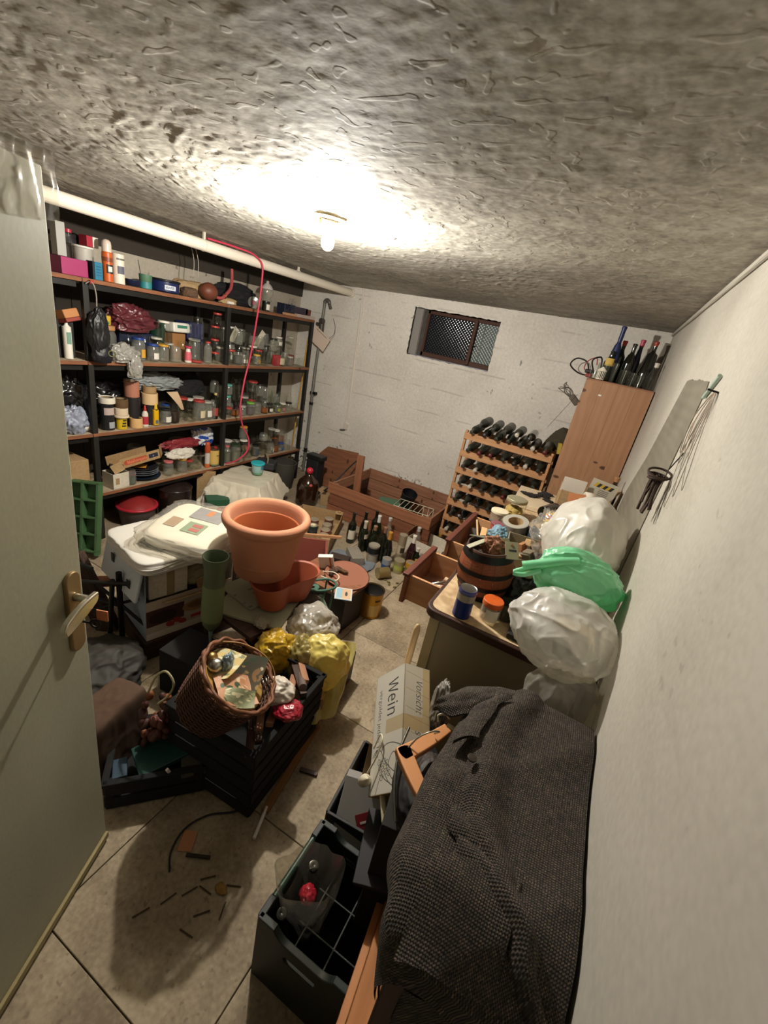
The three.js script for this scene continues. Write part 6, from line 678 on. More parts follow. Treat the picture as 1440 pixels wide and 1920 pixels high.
  for (let i = 0; i < NS; i++) part(b, 'stave', grid(3, 14, (u, v) => { const a = (i + .008 + u * .984) / NS * 2 * PI, y = v * H; return [Math.cos(a) * br(y), y, Math.sin(a) * br(y)]; }), M(0xffd8b8, .6, { map: T.board, bumpMap: T.grainB, bumpScale: .0008 }));
  part(b, 'inside', lathe([[.08, H], [.085, H * .9], [.085, .1], [0, .1]], 40), M(0x24160f, .9)); part(b, 'rim', lathe([[.0875, H], [.0875, H + .004], [.079, H + .004], [.079, H - .01]], 40), MAT.darkwood);
  const hoop = (y, h) => part(b, 'hoop', lathe([0, .5, 1].map(k => [br(y + h * k) + .003, y + h * k]), 44), M(0x1c1b1a, .5, { metalness: .5 })); hoop(H - .03, .028); hoop(H - .09, .018); hoop(.055, .018); hoop(.002, .024);
  const at = (x, y, z) => [-.19 + x - .07 * (y - TT), y, -1.6 + z];
  solo('brown_rag', 'brown leather rag stuffed in the top of the barrel', 'rag', blob(.09, .08, .08, { seed: 17, amp: .25, crease: .2, detail: 16 }), M(0x8a5c42, .8), at(-.0, 1.13, .01)); solo('flat_blade', 'flat grey green trowel blade sticking out of the barrel', 'blade', gt((() => { const s = new THREE.Shape(); s.moveTo(0, -.03); s.quadraticCurveTo(.09, -.035, .11, .0); s.quadraticCurveTo(.09, .03, 0, .028); return new THREE.ExtrudeGeometry(s, { depth: .003, bevelEnabled: false }); })(), 0, 0, 0), M(0x80806c, .45, { metalness: .4 }), at(.0, 1.175, -.03), [-PI / 2 + .3, PI + .5, 0]); solo('putty_knife', 'pale narrow putty knife lying over the barrel rim', 'knife', bx(.1, .004, .022, .001), M(0xa5a38c, .45), at(-.05, 1.17, .045), [0, .9, .35]);
  [[.045, 1.175, .01, .5, 'left of two dull hinge plates leaning in the barrel'], [.075, 1.18, .03, .2, 'right of two dull hinge plates leaning in the barrel']].forEach(([x, y, z, r, l]) => { const h = thing('hinge_plate', l, 'hinge', at(x, y, z), [-.9, r, .2]); part(h, 'plate', bx(.05, .075, .004, .003), M(0x7d7a5e, .5, { metalness: .3 })); part(h, 'slot', bx(.028, .007, .001, .0004, .002, .0, .0026), MAT.black); part(h, 'screw', gt(cyl(.005, .004, 12), .0, .022, .002, PI / 2), MAT.brass); });
  solo('lump', 'lump of reddish wood in the barrel below the hinge plates', 'wood', blob(.06, .06, .06, { seed: 27, amp: .3, detail: 10 }), M(0x6a4434, .8), at(.04, 1.11, -.03)); part(b, 'contents', gt(cyl(.08, .02, 30), 0, .15, 0), M(0x3a281e, .95));
  // cans and jars at the near edge
  const bc = thing('blue_can', 'blue and silver drink can at the near edge of the chest', 'can', [-.213, TT + .003, -1.378], 2.2); part(bc, 'can', tin(.0325, .115), M(0x20306e, .3, { metalness: .4 })); part(bc, 'silver_band', band(.0331, .07, .098), M(0xb0aa96, .35, { metalness: .5 })); part(bc, 'ring', lathe([[.0325, .1], [.034, .104], [.033, .114]], 28), M(0x6a70b0, .35, { metalness: .5 })); part(bc, 'lid', lathe([[.031, .115], [.028, .112], [0, .112]], 26), MAT.steel); part(bc, 'lettering', new THREE.CylinderGeometry(.0332, .0332, .014, 20, 1, true, -.9, 1.4).translate(0, .022, 0), M(0x9aa0c8, .4)); 
  const oj = thing('orange_lid_jar', 'glass jar with a bright orange lid and torn white label', 'jar', [-.122, TT + .003, -1.43], 1.6); part(oj, 'glass', lathe([[0, .003], [.034, .003], [.036, .01], [.036, .055], [.034, .062]], 26), MAT.dusty); part(oj, 'paper_label', new THREE.CylinderGeometry(.0366, .0366, .045, 22, 1, true, -1.9, 1.4).translate(0, .03, 0), MAT.paper); part(oj, 'paper_label', new THREE.CylinderGeometry(.0366, .0366, .045, 22, 1, true, .1, .5).translate(0, .03, 0), MAT.paper); part(oj, 'lid', lathe([[.037, .06], [.038, .062], [.038, .078], [.035, .082], [0, .08]], 28), M(0xc85a20, .4));
  const dm = thing('dark_mug', 'dark glass mug with a handle right of the orange lidded jar', 'mug', [-.07, TT + .003, -1.475]); part(dm, 'mug', lathe([[0, .004], [.03, .004], [.034, .07], [.032, .07], [.028, .008], [0, .008]], 24), M(0x3c3a30, .2, { clearcoat: .4 })); part(dm, 'handle', gt(new THREE.TorusGeometry(.02, .005, 8, 20), .035, .038, 0), M(0x3c3a30, .2));
  solo('black_tray', 'flat black tray lying on the chest beneath the clear bags', 'tray', bx(.26, .02, .2, .004, 0, .01, 0), M(0x141314, .6), [.09, TT + .003, -1.46]);
  const dk = thing('dark_bundle', 'dark bundle of gloves and plastic right of the barrel', 'bundle', [-.06, TT + .003, -1.66]); part(dk, 'bundle', blob(.12, .12, .2, { seed: 47, amp: .25, crease: .15, detail: 16 }), M(0x242220, .6)); part(dk, 'pale_scrap', gt(blob(.06, .03, .08, { seed: 48, detail: 10 }), .0, .1, -.02), M(0x908460, .7));
  // heap at the back
  const put = (n, l, c, g, m, x, z, y = TT + .003, r) => solo(n, l, c, g, m, [x, y, z], r);
  const ub = thing('shallow_box', 'shallow grey cardboard box of small parts behind the barrel', 'box', [-.1, TT + .003, -2.02], .15); carton(.2, .075, .3, M(0x8a8068, .85), ub); for (let i = 0; i < 7; i++) part(ub, 'small_part', gt(bx(rr(.03, .06), rr(.03, .06), rr(.02, .05), .004), rr(-.06, .06), .04 + i * .006, rr(-.1, .1), rr(-.3, .3), rr(0, 3), rr(-.3, .3)), M(pick([0xa0704a, 0x6b6250, 0xb59468, 0x3a3630]), .7));
  const dt = thing('duct_tape', 'wide roll of grey duct tape lying on the chest heap', 'tape roll', [-.22, TT + .03, -2.34], [.25, 0, .1]); part(dt, 'tape', lathe([[.04, 0], [.07, 0], [.072, .002], [.072, .05], [.07, .052], [.04, .052]], 40), M(0x77756f, .45)); part(dt, 'core', lathe([[.041, 0], [.038, 0], [.038, .052], [.041, .052]], 32), M(0xa88a62, .9)); part(dt, 'top_face', gt(lathe([[.041, 0], [.069, 0]], 40), 0, .0525, 0), M(0x9b968a, .6)); 
  solo('grey_small_box', 'small grey box underneath the duct tape roll', 'box', bx(.12, .028, .13, .003, 0, .014, 0), M(0x54504a, .8), [-.22, TT + .003, -2.34]);
  const yj = thing('yellow_content_jar', 'wide glass jar with yellowish and brown contents behind the tape', 'jar', [-.285, TT + .003, -2.62]); part(yj, 'glass', lathe([[0, .003], [.06, .003], [.065, .012], [.065, .09], [.06, .1]], 28), MAT.glass); part(yj, 'contents', gt(blob(.11, .07, .11, { seed: 29, amp: .2, detail: 12 }), 0, .006, 0), M(0xb59858, .8)); part(yj, 'lid', lathe([[.062, .095], [.064, .1], [.064, .112], [.058, .116], [0, .114]], 28), M(0x9a9478, .35, { metalness: .3 }));
  const wl = thing('white_lid_jar', 'glass jar with a flat white lid left of the yellow one', 'jar', [-.335, TT + .003, -2.42]); part(wl, 'glass', lathe([[0, .003], [.045, .003], [.048, .012], [.048, .06]], 26), MAT.dusty); part(wl, 'lid', gt(cyl(.05, .016, 28), 0, .06, 0), M(0xd8ccb0, .5)); const pj = thing('purple_lid_tub', 'small tub with a purple lid in front of the white lid', 'tub', [-.305, TT + .003, -2.28]); part(pj, 'tub', cyl(.036, .04, 24), M(0x9a4434, .6)); part(pj, 'lid', gt(cyl(.039, .01, 24), 0, .04, 0), M(0x7c4650, .4));
  put('blue_tissue', 'crumpled light blue tissue on the heap behind the barrel', 'tissue', blob(.1, .09, .09, { seed: 57, amp: .3, crease: .2, detail: 16 }), M(0x6d8c9c, .8), -.27, -2.15); put('wooden_ball', 'small round brown ball beside the light blue tissue', 'ball', new THREE.SphereGeometry(.022, 18, 12).translate(0, .022, 0), M(0x7a4a36, .5), -.235, -2.22); put('orange_shard', 'triangular pale wood shard beside the white lidded jar', 'wood', bx(.03, .004, .13, .001), M(0xcaa070, .7), -.34, -2.12, TT + .02, [.3, .2, 0]);
  const pi = thing('pliers', 'black and chrome pliers lying beside the duct tape', 'pliers', [-.1, TT + .07, -2.26], [0, .5, .1]); part(pi, 'jaws', merge([bx(.02, .012, .05, .003, 0, .01, .05)]), MAT.steel); part(pi, 'handle', tube([[0, .01, .03], [-.02, .01, -.02], [-.015, .01, -.09]], .007, 16, 7), M(0x16181c, .5)); part(pi, 'handle', tube([[0, .01, .03], [.02, .01, -.02], [.015, .01, -.09]], .007, 16, 7), M(0x1d3040, .5));
  const pbx = thing('pliers_box', 'dark blue box under the black and chrome pliers', 'box', [-.09, TT + .003, -2.26], .3); part(pbx, 'box', bx(.08, .065, .2, .004, 0, .033, 0), M(0x1e2d3a, .6));
  const rt = thing('red_rim_tub', 'tub lid with a red rim and printed picture tilted on edge', 'lid', [-.03, TT + .05, -2.08], [.9, .15, -.1]); part(rt, 'rim', lathe([[.052, -.008], [.06, -.006], [.061, .004], [.055, .007], [.05, .004]], 40), M(0xb02434, .4)); part(rt, 'picture', gt(cyl(.052, .003, 36), 0, 0, 0), M(0xffffff, .5, { map: tex(64, 64, (u, v) => fbm(u * 5, v * 5, 4, 3) > .02 ? [.85, .6, .45] : [.82, .68, .4]) })); part(rt, 'tub', lathe([[.053, -.004], [.046, -.07], [0, -.07]], 32), M(0xc49a70, .5));
  put('patterned_cloth', 'yellow and blue patterned folded cloth at the middle of the heap', 'cloth', blob(.2, .1, .2, { seed: 67, square: 1.6, amp: .12, crease: .08, detail: 20 }), M(0xffffff, .8, { map: tex(128, 128, (u, v) => { const n = noise(u * 9, v * 12, 4), k = noise(u * 7, v * 14, 9); return k > .28 ? [.72, .12, .14] : n > .08 ? [.84, .7, .14] : n < -.22 ? [.12, .18, .46] : [.86, .74, .22]; }) }), -.0, -2.52, TT + .05); put('cloth_pile', 'dark folded fabric beneath the patterned cloth', 'cloth', blob(.24, .06, .34, { seed: 68, square: 2, amp: .08, crease: .05, detail: 14 }), M(0x2a2622, .9), .02, -2.45);
  put('white_pack', 'white shiny plastic pack with a red and blue stripe', 'pack', blob(.18, .1, .15, { seed: 69, square: 1.5, amp: .12, crease: .08, detail: 20 }), M(0xffffff, .3, { clearcoat: .5, map: tex(128, 128, (u, v) => { const k = u * 2 + v + .08 * noise(u * 6, v * 6, 2); const q = k % 1; return q < .1 ? [.66, .14, .12] : q < .2 ? [.12, .16, .4] : [.87, .84, .8]; }) }), -.0, -2.28, TT + .06); put('pack_support', 'brown box beneath the white shiny plastic pack', 'box', bx(.17, .058, .16, .003, 0, .029, 0), MAT.card, 0, -2.24);
  for (const [x, z, r, l, m] of [[-.13, -2.74, .3, 'black bottle lying on the heap before the wine rack', MAT.dbottle], [-.05, -2.8, -.2, 'dark green bottle lying beside the black one', M(0x12382c, .1, { clearcoat: .6 })]]) { const o = thing('heap_bottle', l, 'bottle', [x, TT + .045, z], [PI / 2 - .1, r + 2.4, 0]); bottle(o, { mat: m, h: .24, r: .04, sh: .55 }); }
  const ca = (n, l, w, h, d, x, y, z, r, m) => solo(n, l, 'cardboard', bx(w, h, d, .001), m, [x, y, z], r);
  const oc = thing('open_carton', 'open brown carton with white flaps behind the big clear bag', 'box', [.06, TT + .003, -3.08], .1); carton(.3, .17, .26, MAT.card, oc); part(oc, 'flap', gt(bx(.14, .1, .003, .001), -.09, .21, .12, .2, 0, 0), M(0xd8cfc4, .8)); part(oc, 'flap', gt(pb(.16, .13, .003), .08, .225, .1, .25, -.1, -.1), M(0xffffff, .8, { map: print(160, 128, (g, w, h) => { g.fillStyle = '#b9b2a2'; g.fillRect(0, 0, w, h); for (let i = 0; i < 6; i++) { g.fillStyle = i % 2 ? '#26231c' : '#c9a63a'; g.beginPath(); g.moveTo(30 + i * 18, 22); g.lineTo(48 + i * 18, 22); g.lineTo(36 + i * 18, 50); g.lineTo(18 + i * 18, 50); g.fill(); } g.fillStyle = '#6a665c'; for (let i = 0; i < 4; i++) g.fillRect(60, 62 + i * 12, 60, 5); }) })); part(oc, 'flap', gt(bx(.003, .1, .2, .001), .16, .2, 0, 0, 0, -.5), MAT.card);
  ca('orange_card_sheet', 'orange brown cardboard piece leaning on the open carton', .1, .13, .004, .03, TT + .13, -2.86, [-.4, .2, .1], M(0xb9784e, .85)); const wr = thing('white_paper_roll', 'white tape roll standing on edge before the carton flaps', 'roll', [.09, TT + .16, -2.92], [.2, .3, PI / 2]); part(wr, 'roll', lathe([[.022, -.025], [.05, -.025], [.05, .025], [.022, .025], [.022, -.025]], 32), M(0xd6cdbd, .7)); 
  put('roll_support', 'brown box beneath the white tape roll', 'box', bx(.14, .1, .14, .003, 0, .05, 0), MAT.card, .12, -2.86); ca('grey_plastic_case', 'clear grey plastic case lying beside the carton flaps', .09, .05, .07, .0, TT + .06, -2.98, [.3, .4, .2], M(0x8c8a80, .3, { clearcoat: .5 }));
  const lv = thing('white_board', 'pale board with dark dried leaves at the far end of the chest', 'board', [-.22, TT + .003, -3.05], .06); part(lv, 'board', bx(.26, .03, .44, .003, 0, .015, 0), M(0xcdb99c, .7)); for (let i = 0; i < 8; i++) solo('dried_leaf', `dark dried leaf on the pale board, ${ORD[i]} of eight`, 'leaf', blob(rr(.06, .1), .02, rr(.04, .06), { seed: 100 + i, amp: .4, crease: .2, detail: 7 }), M(0x1d1916, .9), [-.2 + rr(-.08, .09), TT + .034, -3.12 + rr(-.1, .08)], rr(0, 6));
  const ck = thing('corked_bottle', 'brown bottle with a cork beside the pine cupboard', 'bottle', [.215, TT + .003, -3.16]); bottle(ck, { mat: MAT.brown, h: .3, cap: 0x9a7048, capH: .03 });
  // big bags
  const b1 = thing('clear_plastic_bag', 'big clear plastic bag drooping over the near end of the chest', 'bag', [.09, TT - .0, -1.33], [0, .1, 0]), film1 = M(0xf4f1ea, .33, { transmission: .52, thickness: 0, clearcoat: .7, clearcoatRoughness: .2 });
  part(b1, 'bag', gt(blob(.33, .26, .3, { seed: 112, amp: .1, crease: .065, detail: 40, f: 1.1, cf: 2.8 }), 0, .03, 0, 0, 0, -.25), film1); part(b1, 'drooping_end', gt(blob(.22, .32, .17, { seed: 115, amp: .14, crease: .06, detail: 34, f: 1.3, cf: 2.8 }), .09, -.17, .12, 0, 0, .15), M(0xe4e0d4, .25, { transmission: .8, thickness: 0, clearcoat: .6 })); part(b1, 'bag_tail', gt(blob(.1, .2, .06, { seed: 116, amp: .18, crease: .08, detail: 24, cf: 2.6 }), .06, -.27, .13), M(0xb5b0a4, .35, { transmission: .65, thickness: 0, clearcoat: .5 }));
  solo('green_plastic_bag', 'translucent green plastic bag squeezed between the two clear bags', 'bag', gt(blob(.3, .2, .16, { seed: 121, amp: .14, crease: .075, detail: 36, f: 1.2, cf: 3 }), 0, 0, 0), MAT.greenbag, [.1, TT + .17, -1.5], [0, .2, -.12]); solo('green_bag_twist', 'twisted green bag handle lying over the clear bag', 'bag', merge([tube([[.06, .05, 0], [.0, .03, .02], [-.06, .0, .03], [-.1, -.02, .04]], .018, 30, 8), tube([[-.05, .0, .03], [-.1, -.03, .05], [-.12, -.045, .06], [-.09, -.04, .06], [-.04, -.01, .04]], .009, 30, 7)]), MAT.greenbag, [.03, TT + .27, -1.47]);
  solo('white_bag_back', 'big cloudy white plastic bag on the chest beside the wall', 'bag', gt(blob(.3, .36, .42, { seed: 131, amp: .1, crease: .05, detail: 38, f: 1, cf: 2.6 }), 0, 0, 0), MAT.milky, [.095, TT + .13, -1.82], [0, .1, -.05]); solo('bag_stand', 'dark carton under the cloudy white bag beside the wall', 'box', bx(.22, .13, .34, .003, 0, .065, 0), M(0x2c2118, .8), [.13, TT + .003, -1.86]); solo('thin_clear_bag', 'thin clear plastic bag edge spread left of the cloudy bag', 'bag', blob(.16, .24, .3, { seed: 133, amp: .2, crease: .12, detail: 26 }), MAT.film, [-.0, TT + .1, -1.95], [0, .3, .3]);
}
// ------------------------------------------------------------------ foreground right: coat, wine carton, crates
{
  const tw = tex(512, 512, (u, v) => { const a = Math.floor(u * 84), b = Math.floor(v * 84), k = (a + b) % 2, n = fbm(u * 6, v * 6, 7, 3), q = noise(a * 3.7, b * 5.1, 2), q2 = noise(a * .37, b * 8.3, 5); const base = k ? [.36, .32, .27] : [.17, .15, .14]; const f = .85 + .5 * q + .25 * n + .25 * q2; return [base[0] * f * (1 + .15 * q2), base[1] * f, base[2] * f * (1 - .15 * q + .25 * Math.max(0, q2))]; });
  const twB = tex(256, 256, (u, v) => .5 + .25 * Math.sin(u * PI * 84) + .25 * Math.sin(v * PI * 84), false);
  const tweed = M(0xffffff, .95, { map: rep(tw, 3.2), bumpMap: rep(twB, 3.2), bumpScale: .0025, sheen: .3, sheenRoughness: .8 });
  const c = thing('tweed_coat', 'dark brown and grey tweed coat thrown over a pile by the wall', 'coat');
  const cloth = (name, nx, ny, f, th = .007) => part(c, name, sheetUV(bent(1, 1, nx, ny, f, th), 1.5), tweed);
  const lerpT = (T3, z) => { for (let i = 0; i < T3.length - 1; i++) if (z <= T3[i][0] && z >= T3[i + 1][0]) return mix(T3[i][1], T3[i + 1][1], sm(T3[i][0], T3[i + 1][0], z)); return z > T3[0][0] ? T3[0][1] : T3[T3.length - 1][1]; };
  const hump = (x, z) => .02 * Math.exp(-((x - .1) ** 2 + (z + 1.05) ** 2) / .02), wav = (x, z) => .01 * fbm(x * 5, z * 5, 4, 3) + .014 * Math.pow(Math.max(0, ridge(x * 2.6 + z * 2.2, z * 1.1, 7)), 2);
  const lowY = (x, z) => .945 + hump(x, z) + wav(x, z) - .06 * sm(-.56, -.42, z);
  // lower layer: the coat skirt, hanging down on the left and at the near end
  const lowL = [[-.38, .03], [-.5, -.035], [-.6, -.06], [-.75, -.075], [-.9, -.06], [-1.15, -.02]];
  cloth('coat_skirt', 70, 80, (u, v) => { const z = mix(-.43, -1.08, v), xl = lerpT(lowL, z), s = u * 1.45, e = .012 * Math.sin(z * 26 + 2); if (s < 1) { const x = mix(.255, xl, s); return [x, lowY(x, z) - .03 * Math.pow(s, 10) - .05 * sm(.06, 0, v), z]; } const d = (s - 1) / .45; return [xl - .012 * Math.sin(d * 3) + e * d, lowY(xl, z) - .03 - d * mix(.1, .3, sm(-.55, -.75, z)) - .05 * sm(.06, 0, v), z + .01 * Math.sin(z * 20) * d]; });
  cloth('near_hem', 40, 16, (u, v) => { const x = mix(.255, .03, u), d = v; return [x, lowY(x, -.43) - .05 - d * .1, -.43 + .02 * d + .008 * Math.sin(x * 40 + d * 2)]; });
  // upper layer: one broad front panel from the wall to a rolled diagonal edge
  const upL = [[-.44, .235], [-.52, .16], [-.6, .075], [-.66, .02], [-.75, -.01], [-.86, -.035], [-.96, -.02], [-1.06, .03], [-1.16, .07]];
  cloth('front_panel', 70, 80, (u, v) => { const z = mix(-.44, -1.11, v), xl = lerpT(upL, z), s = Math.pow(u, .8), x = mix(.26, xl, s), curl = sm(.86, 1, s); return [x + .006 * curl * Math.sin(z * 14), lowY(x, z) + .016 + .022 * Math.sin(sm(.55, 1, s) * PI) - .03 * curl * curl - .05 * sm(.97, 1, v) - .02 * sm(.04, 0, v) + .008 * noise(x * 7, z * 5, 2), z]; });
  cloth('lapel', 24, 24, (u, v) => { const z = mix(-.84, -1.02, v), xl = lerpT(upL, z), x = xl - .05 * u + .03; return [x, lowY(x, z) + .045 + .012 * Math.sin(u * PI) - .03 * u, z + .02 * u]; });
  cloth('collar_flap', 40, 24, (u, v) => { const x = mix(.09, -.135, u), z = -1.06 + .11 * u * u + (v - .5) * mix(.1, .14, u) * (1 - .55 * sm(.75, 1, u)); return [x, .97 - .04 * u + .02 * Math.sin(v * PI) + .006 * noise(u * 5, v * 5, 3) + .02 * hump(x, z) / .05, z]; });
  cloth('pocket_flap', 30, 24, (u, v) => { const x = mix(.0, .155, u), z = mix(-.575 - .04 * u, -.425 - .03 * u, v); return [x, lowY(x, z) + .02 + .006 * Math.sin(u * 6) - .02 * v * v, z]; });
  for (let i = 0; i < 2; i++) cloth('fold', 30, 12, (u, v) => { const x = mix(.0, .14, u) + i * .03, z = -.665 + .06 * u + i * .035 + (v - .5) * .05; return [x, lowY(x, z) + .006 + .02 * Math.sin(v * PI) * Math.sin(.3 + u * 2.4), z]; });
  part(c, 'button', gt(cyl(.011, .005, 16), .0, 1.0, -.78), M(0x2a2018, .4));
  const ch = thing('dark_chest', 'dark wooden chest hidden below the tweed coat', 'chest'); part(ch, 'chest', bx(.24, .9, .6, .006, .115, .45, -.78), MAT.darkwood); 
  solo('magenta_cloth', 'magenta cloth edge hanging below the tweed coat', 'cloth', bent(1, 1, 8, 10, (u, v) => [.115 + u * .05, .55 + v * .28, -.455 + .01 * Math.sin(u * 9 + v * 3)], .002), M(0x8a1a3c, .85)); solo('pale_cloth', 'beige cloth strip hanging left of the magenta cloth', 'cloth', bent(1, 1, 8, 10, (u, v) => [.085 + u * .025, .55 + v * .28, -.452 + .008 * Math.sin(u * 9 + v * 3)], .002), M(0x8a7448, .85));
  const jk = thing('black_jacket', 'black jacket with open lining lying left of the tweed coat', 'jacket', [-.105, .64, -.87], [0, .3, 0]); part(jk, 'jacket', blob(.14, .16, .26, { seed: 141, amp: .12, crease: .05, detail: 24 }), M(0x161415, .75)); part(jk, 'lining', gt(blob(.08, .05, .14, { seed: 142, amp: .12, crease: .05, detail: 16 }), .02, .125, .02), M(0x2c241d, .6)); part(jk, 'zip', tube([[-.06, .16, -.1], [-.075, .14, -.02], [-.07, .12, .06], [-.05, .09, .13]], .004, 24, 6), M(0x6a675e, .35, { metalness: .7 })); part(jk, 'red_tag', bx(.012, .02, .004, .001, .05, .17, .03), M(0xa0202c, .5));
  const jb = thing('dark_carton', 'dark carton holding up the black jacket', 'box', [-.12, .001, -.88], .2); part(jb, 'carton', bx(.13, .64, .22, .003, .01, .32, 0), M(0x1c1713, .85));
  const hg = thing('coat_hanger', 'orange varnished wooden coat hanger lying on the jacket', 'hanger', null); const hm = M(0xcf8f5c, .4, { clearcoat: .3 });
  { const A = [-.089, .86, -.955], B = [-.156, .85, -.815], C2 = [-.065, .845, -.735]; const arm = (p, q, w0, w1) => { const dx = q[0] - p[0], dz = q[2] - p[2], L = Math.hypot(dx, dz); const s = new THREE.Shape(); s.moveTo(-.012, -w0 / 2); s.quadraticCurveTo(L * .5, -w0 * .62, L, -w1 / 2); s.lineTo(L, w1 / 2); s.quadraticCurveTo(L * .5, w0 * .3, -.012, w0 / 2); s.quadraticCurveTo(-.022, 0, -.012, -w0 / 2); const g = new THREE.ExtrudeGeometry(s, { depth: .012, bevelEnabled: true, bevelSize: .004, bevelThickness: .004, bevelSegments: 3 }); return gt(uvm(g), p[0], p[1], p[2], -PI / 2, Math.atan2(-dz, dx), 0); };
    part(hg, 'arm', arm(B, A, .036, .022), hm); part(hg, 'arm', arm(B, C2, .036, .026), hm); part(hg, 'bend', gt(cyl(.019, .019, 24), -.154, .845, -.817), hm); part(hg, 'hook', tube([[-.155, .865, -.83], [-.14, .895, -.85], [-.115, .91, -.875], [-.1, .895, -.9], [-.112, .875, -.905]], .0022, 24, 6), M(0xb0aa9c, .3, { metalness: .7 })); part(hg, 'print_mark', gt(bx(.03, .0008, .008, .0002), -.11, .8655, -.775, 0, -.75, 0), MAT.black); }
  // wine carton, tilted
  const wb = thing('wine_carton', 'white wine carton lettered Wein and Vorsicht Glas, leaning tilted', 'carton', [-.236, .657, -1.048], [-.326, -.903, 1.087]), W = .187, H = .369, D = .102, pl = .0025;
  const side = print(384, 760, (g, w, h) => { g.fillStyle = '#cfcabd'; g.fillRect(0, 0, w, h); g.save(); g.translate(178, 66); g.rotate(PI / 2); g.fillStyle = '#3b3a3a'; g.font = '178px sans-serif'; g.fillText('Wein', 0, 0, 250); g.restore(); g.save(); g.translate(60, 110); g.rotate(PI / 2); g.font = '58px sans-serif'; g.fillStyle = '#4a4844'; g.fillText('vergoldet jeden Tag', 0, 0, 440); g.restore();
    g.fillStyle = '#b9a887'; g.fillRect(170, 330, 214, 88); g.strokeStyle = '#55524e'; g.lineWidth = 6; const path = a => { g.beginPath(); g.moveTo(a[0], a[1]); for (let i = 2; i < a.length; i += 4) g.quadraticCurveTo(a[i], a[i + 1], a[i + 2], a[i + 3]); g.stroke(); };
    path([20, 545, 70, 480, 130, 520, 190, 600, 300, 650, 330, 655, 384, 668]); path([130, 520, 150, 480, 230, 480, 290, 480, 384, 520]); path([230, 600, 250, 540, 290, 540, 310, 540, 320, 600, 350, 580, 384, 570]); path([90, 760, 120, 680, 150, 650, 190, 690, 260, 710]); path([230, 640, 300, 720, 340, 700]); path([200, 660, 260, 740, 330, 720]);
    for (let i = 0; i < 13; i++) { const q = i % 4, r = Math.floor(i / 4); g.lineWidth = 4; g.beginPath(); g.arc(110 + q * 34 + r * 14, 580 + r * 30 + (q % 2) * 12, 17, 0, 7); g.stroke(); g.fillStyle = i % 3 ? '#8a846a' : '#9a9458'; g.beginPath(); g.ellipse(110 + q * 34 + r * 14, 580 + r * 30 + (q % 2) * 12, 5, 8, .4, 0, 7); g.fill(); } });
  const side2 = print(256, 760, (g, w, h) => { g.fillStyle = '#cdbf9f'; g.fillRect(0, 0, w, h); g.fillStyle = '#c9c0ae'; g.fillRect(0, 0, w * .72, h); g.fillStyle = '#c2ab80'; g.fillRect(w * .72, 0, w, h); g.save(); g.translate(120, 90); g.rotate(PI / 2); g.font = 'italic 84px sans-serif'; g.fillStyle = '#4c4a46'; g.fillText('Vorsicht Glas', 0, 0, 350); g.restore(); g.fillStyle = '#bfa67a'; g.fillRect(0, 330, w * .72, 90); g.strokeStyle = '#9a8158'; g.lineWidth = 3; for (const y of [48, 160, 280, 330, 420, 500]) { g.beginPath(); g.moveTo(20, y); g.lineTo(w, y + 40); g.stroke(); } });
  const cw = MAT.cardw; part(wb, 'lettered_wall', pb(W, H, pl, 0, 0, D / 2 - pl / 2), M(0xffffff, .75, { map: side })); part(wb, 'lettered_wall', gt(pb(D, H, pl), W / 2 - pl / 2, 0, 0, 0, PI / 2, 0), M(0xffffff, .75, { map: side2 })); part(wb, 'wall', pb(W, H, pl, 0, 0, -D / 2 + pl / 2), cw); part(wb, 'wall', pb(pl, H, D, -W / 2 + pl / 2, 0, 0), cw); part(wb, 'end_wall', pb(W, pl, D, 0, H / 2, 0), cw); part(wb, 'end_wall', pb(W, pl, D, 0, -H / 2, 0), MAT.card);
  // crates
  const gm = M(0x131c19, .55), gc = thing('green_bottle_crate', 'dark green plastic bottle crate with scooped rim at the bottom', 'crate', [-.215, .001, -.72], 0), CW = .3, CD = .3, CH = .3;
  part(gc, 'base', bx(CW, .012, CD, .003, 0, .008, 0), gm);
  const scoop = (w, d) => { const s = new THREE.Shape(); s.moveTo(-w / 2, 0); s.lineTo(w / 2, 0); s.lineTo(w / 2, CH); s.lineTo(w / 2 - .05, CH); s.quadraticCurveTo(w / 2 - .07, CH - d, w / 2 - .1, CH - d); s.lineTo(-w / 2 + .1, CH - d); s.quadraticCurveTo(-w / 2 + .07, CH - d, -w / 2 + .05, CH); s.lineTo(-w / 2, CH); s.lineTo(-w / 2, 0); const h = new THREE.Path(); h.moveTo(-.05, CH - d - .07); h.lineTo(.05, CH - d - .07); h.quadraticCurveTo(.065, CH - d - .055, .05, CH - d - .04); h.lineTo(-.05, CH - d - .04); h.quadraticCurveTo(-.065, CH - d - .055, -.05, CH - d - .07); s.holes.push(h); return new THREE.ExtrudeGeometry(s, { depth: .014, bevelEnabled: true, bevelSize: .003, bevelThickness: .003, bevelSegments: 2 }); };
  for (const s of [-1, 1]) { part(gc, 'side_wall', gt(scoop(CD, .022), s * CW / 2 - .007, 0, 0, 0, PI / 2, 0), gm); part(gc, 'end_wall', gt(scoop(CW, .03), 0, 0, s * CD / 2 - .007), gm); } for (const x of [-.05, .05]) part(gc, 'divider', bx(.006, .16, CD - .02, .002, x, .09, 0), gm); for (const z of [-.05, .05]) part(gc, 'divider', bx(CW - .02, .16, .006, .002, 0, .09, z), gm); for (const s of [-1, 1]) part(gc, 'handle_bar', gt(new THREE.CylinderGeometry(.01, .01, .2, 10), s * CW / 2, CH - .012, 0, PI / 2), M(0x2d4a3e, .4));
  const fb = thing('film_bag', 'open clear plastic bag with a red object in the green crate', 'bag', [-.27, .1, -.69], [0, .3, .1]), fm = M(0xe6e2d6, .18, { transmission: .88, thickness: 0, clearcoat: .6, clearcoatRoughness: .2 });
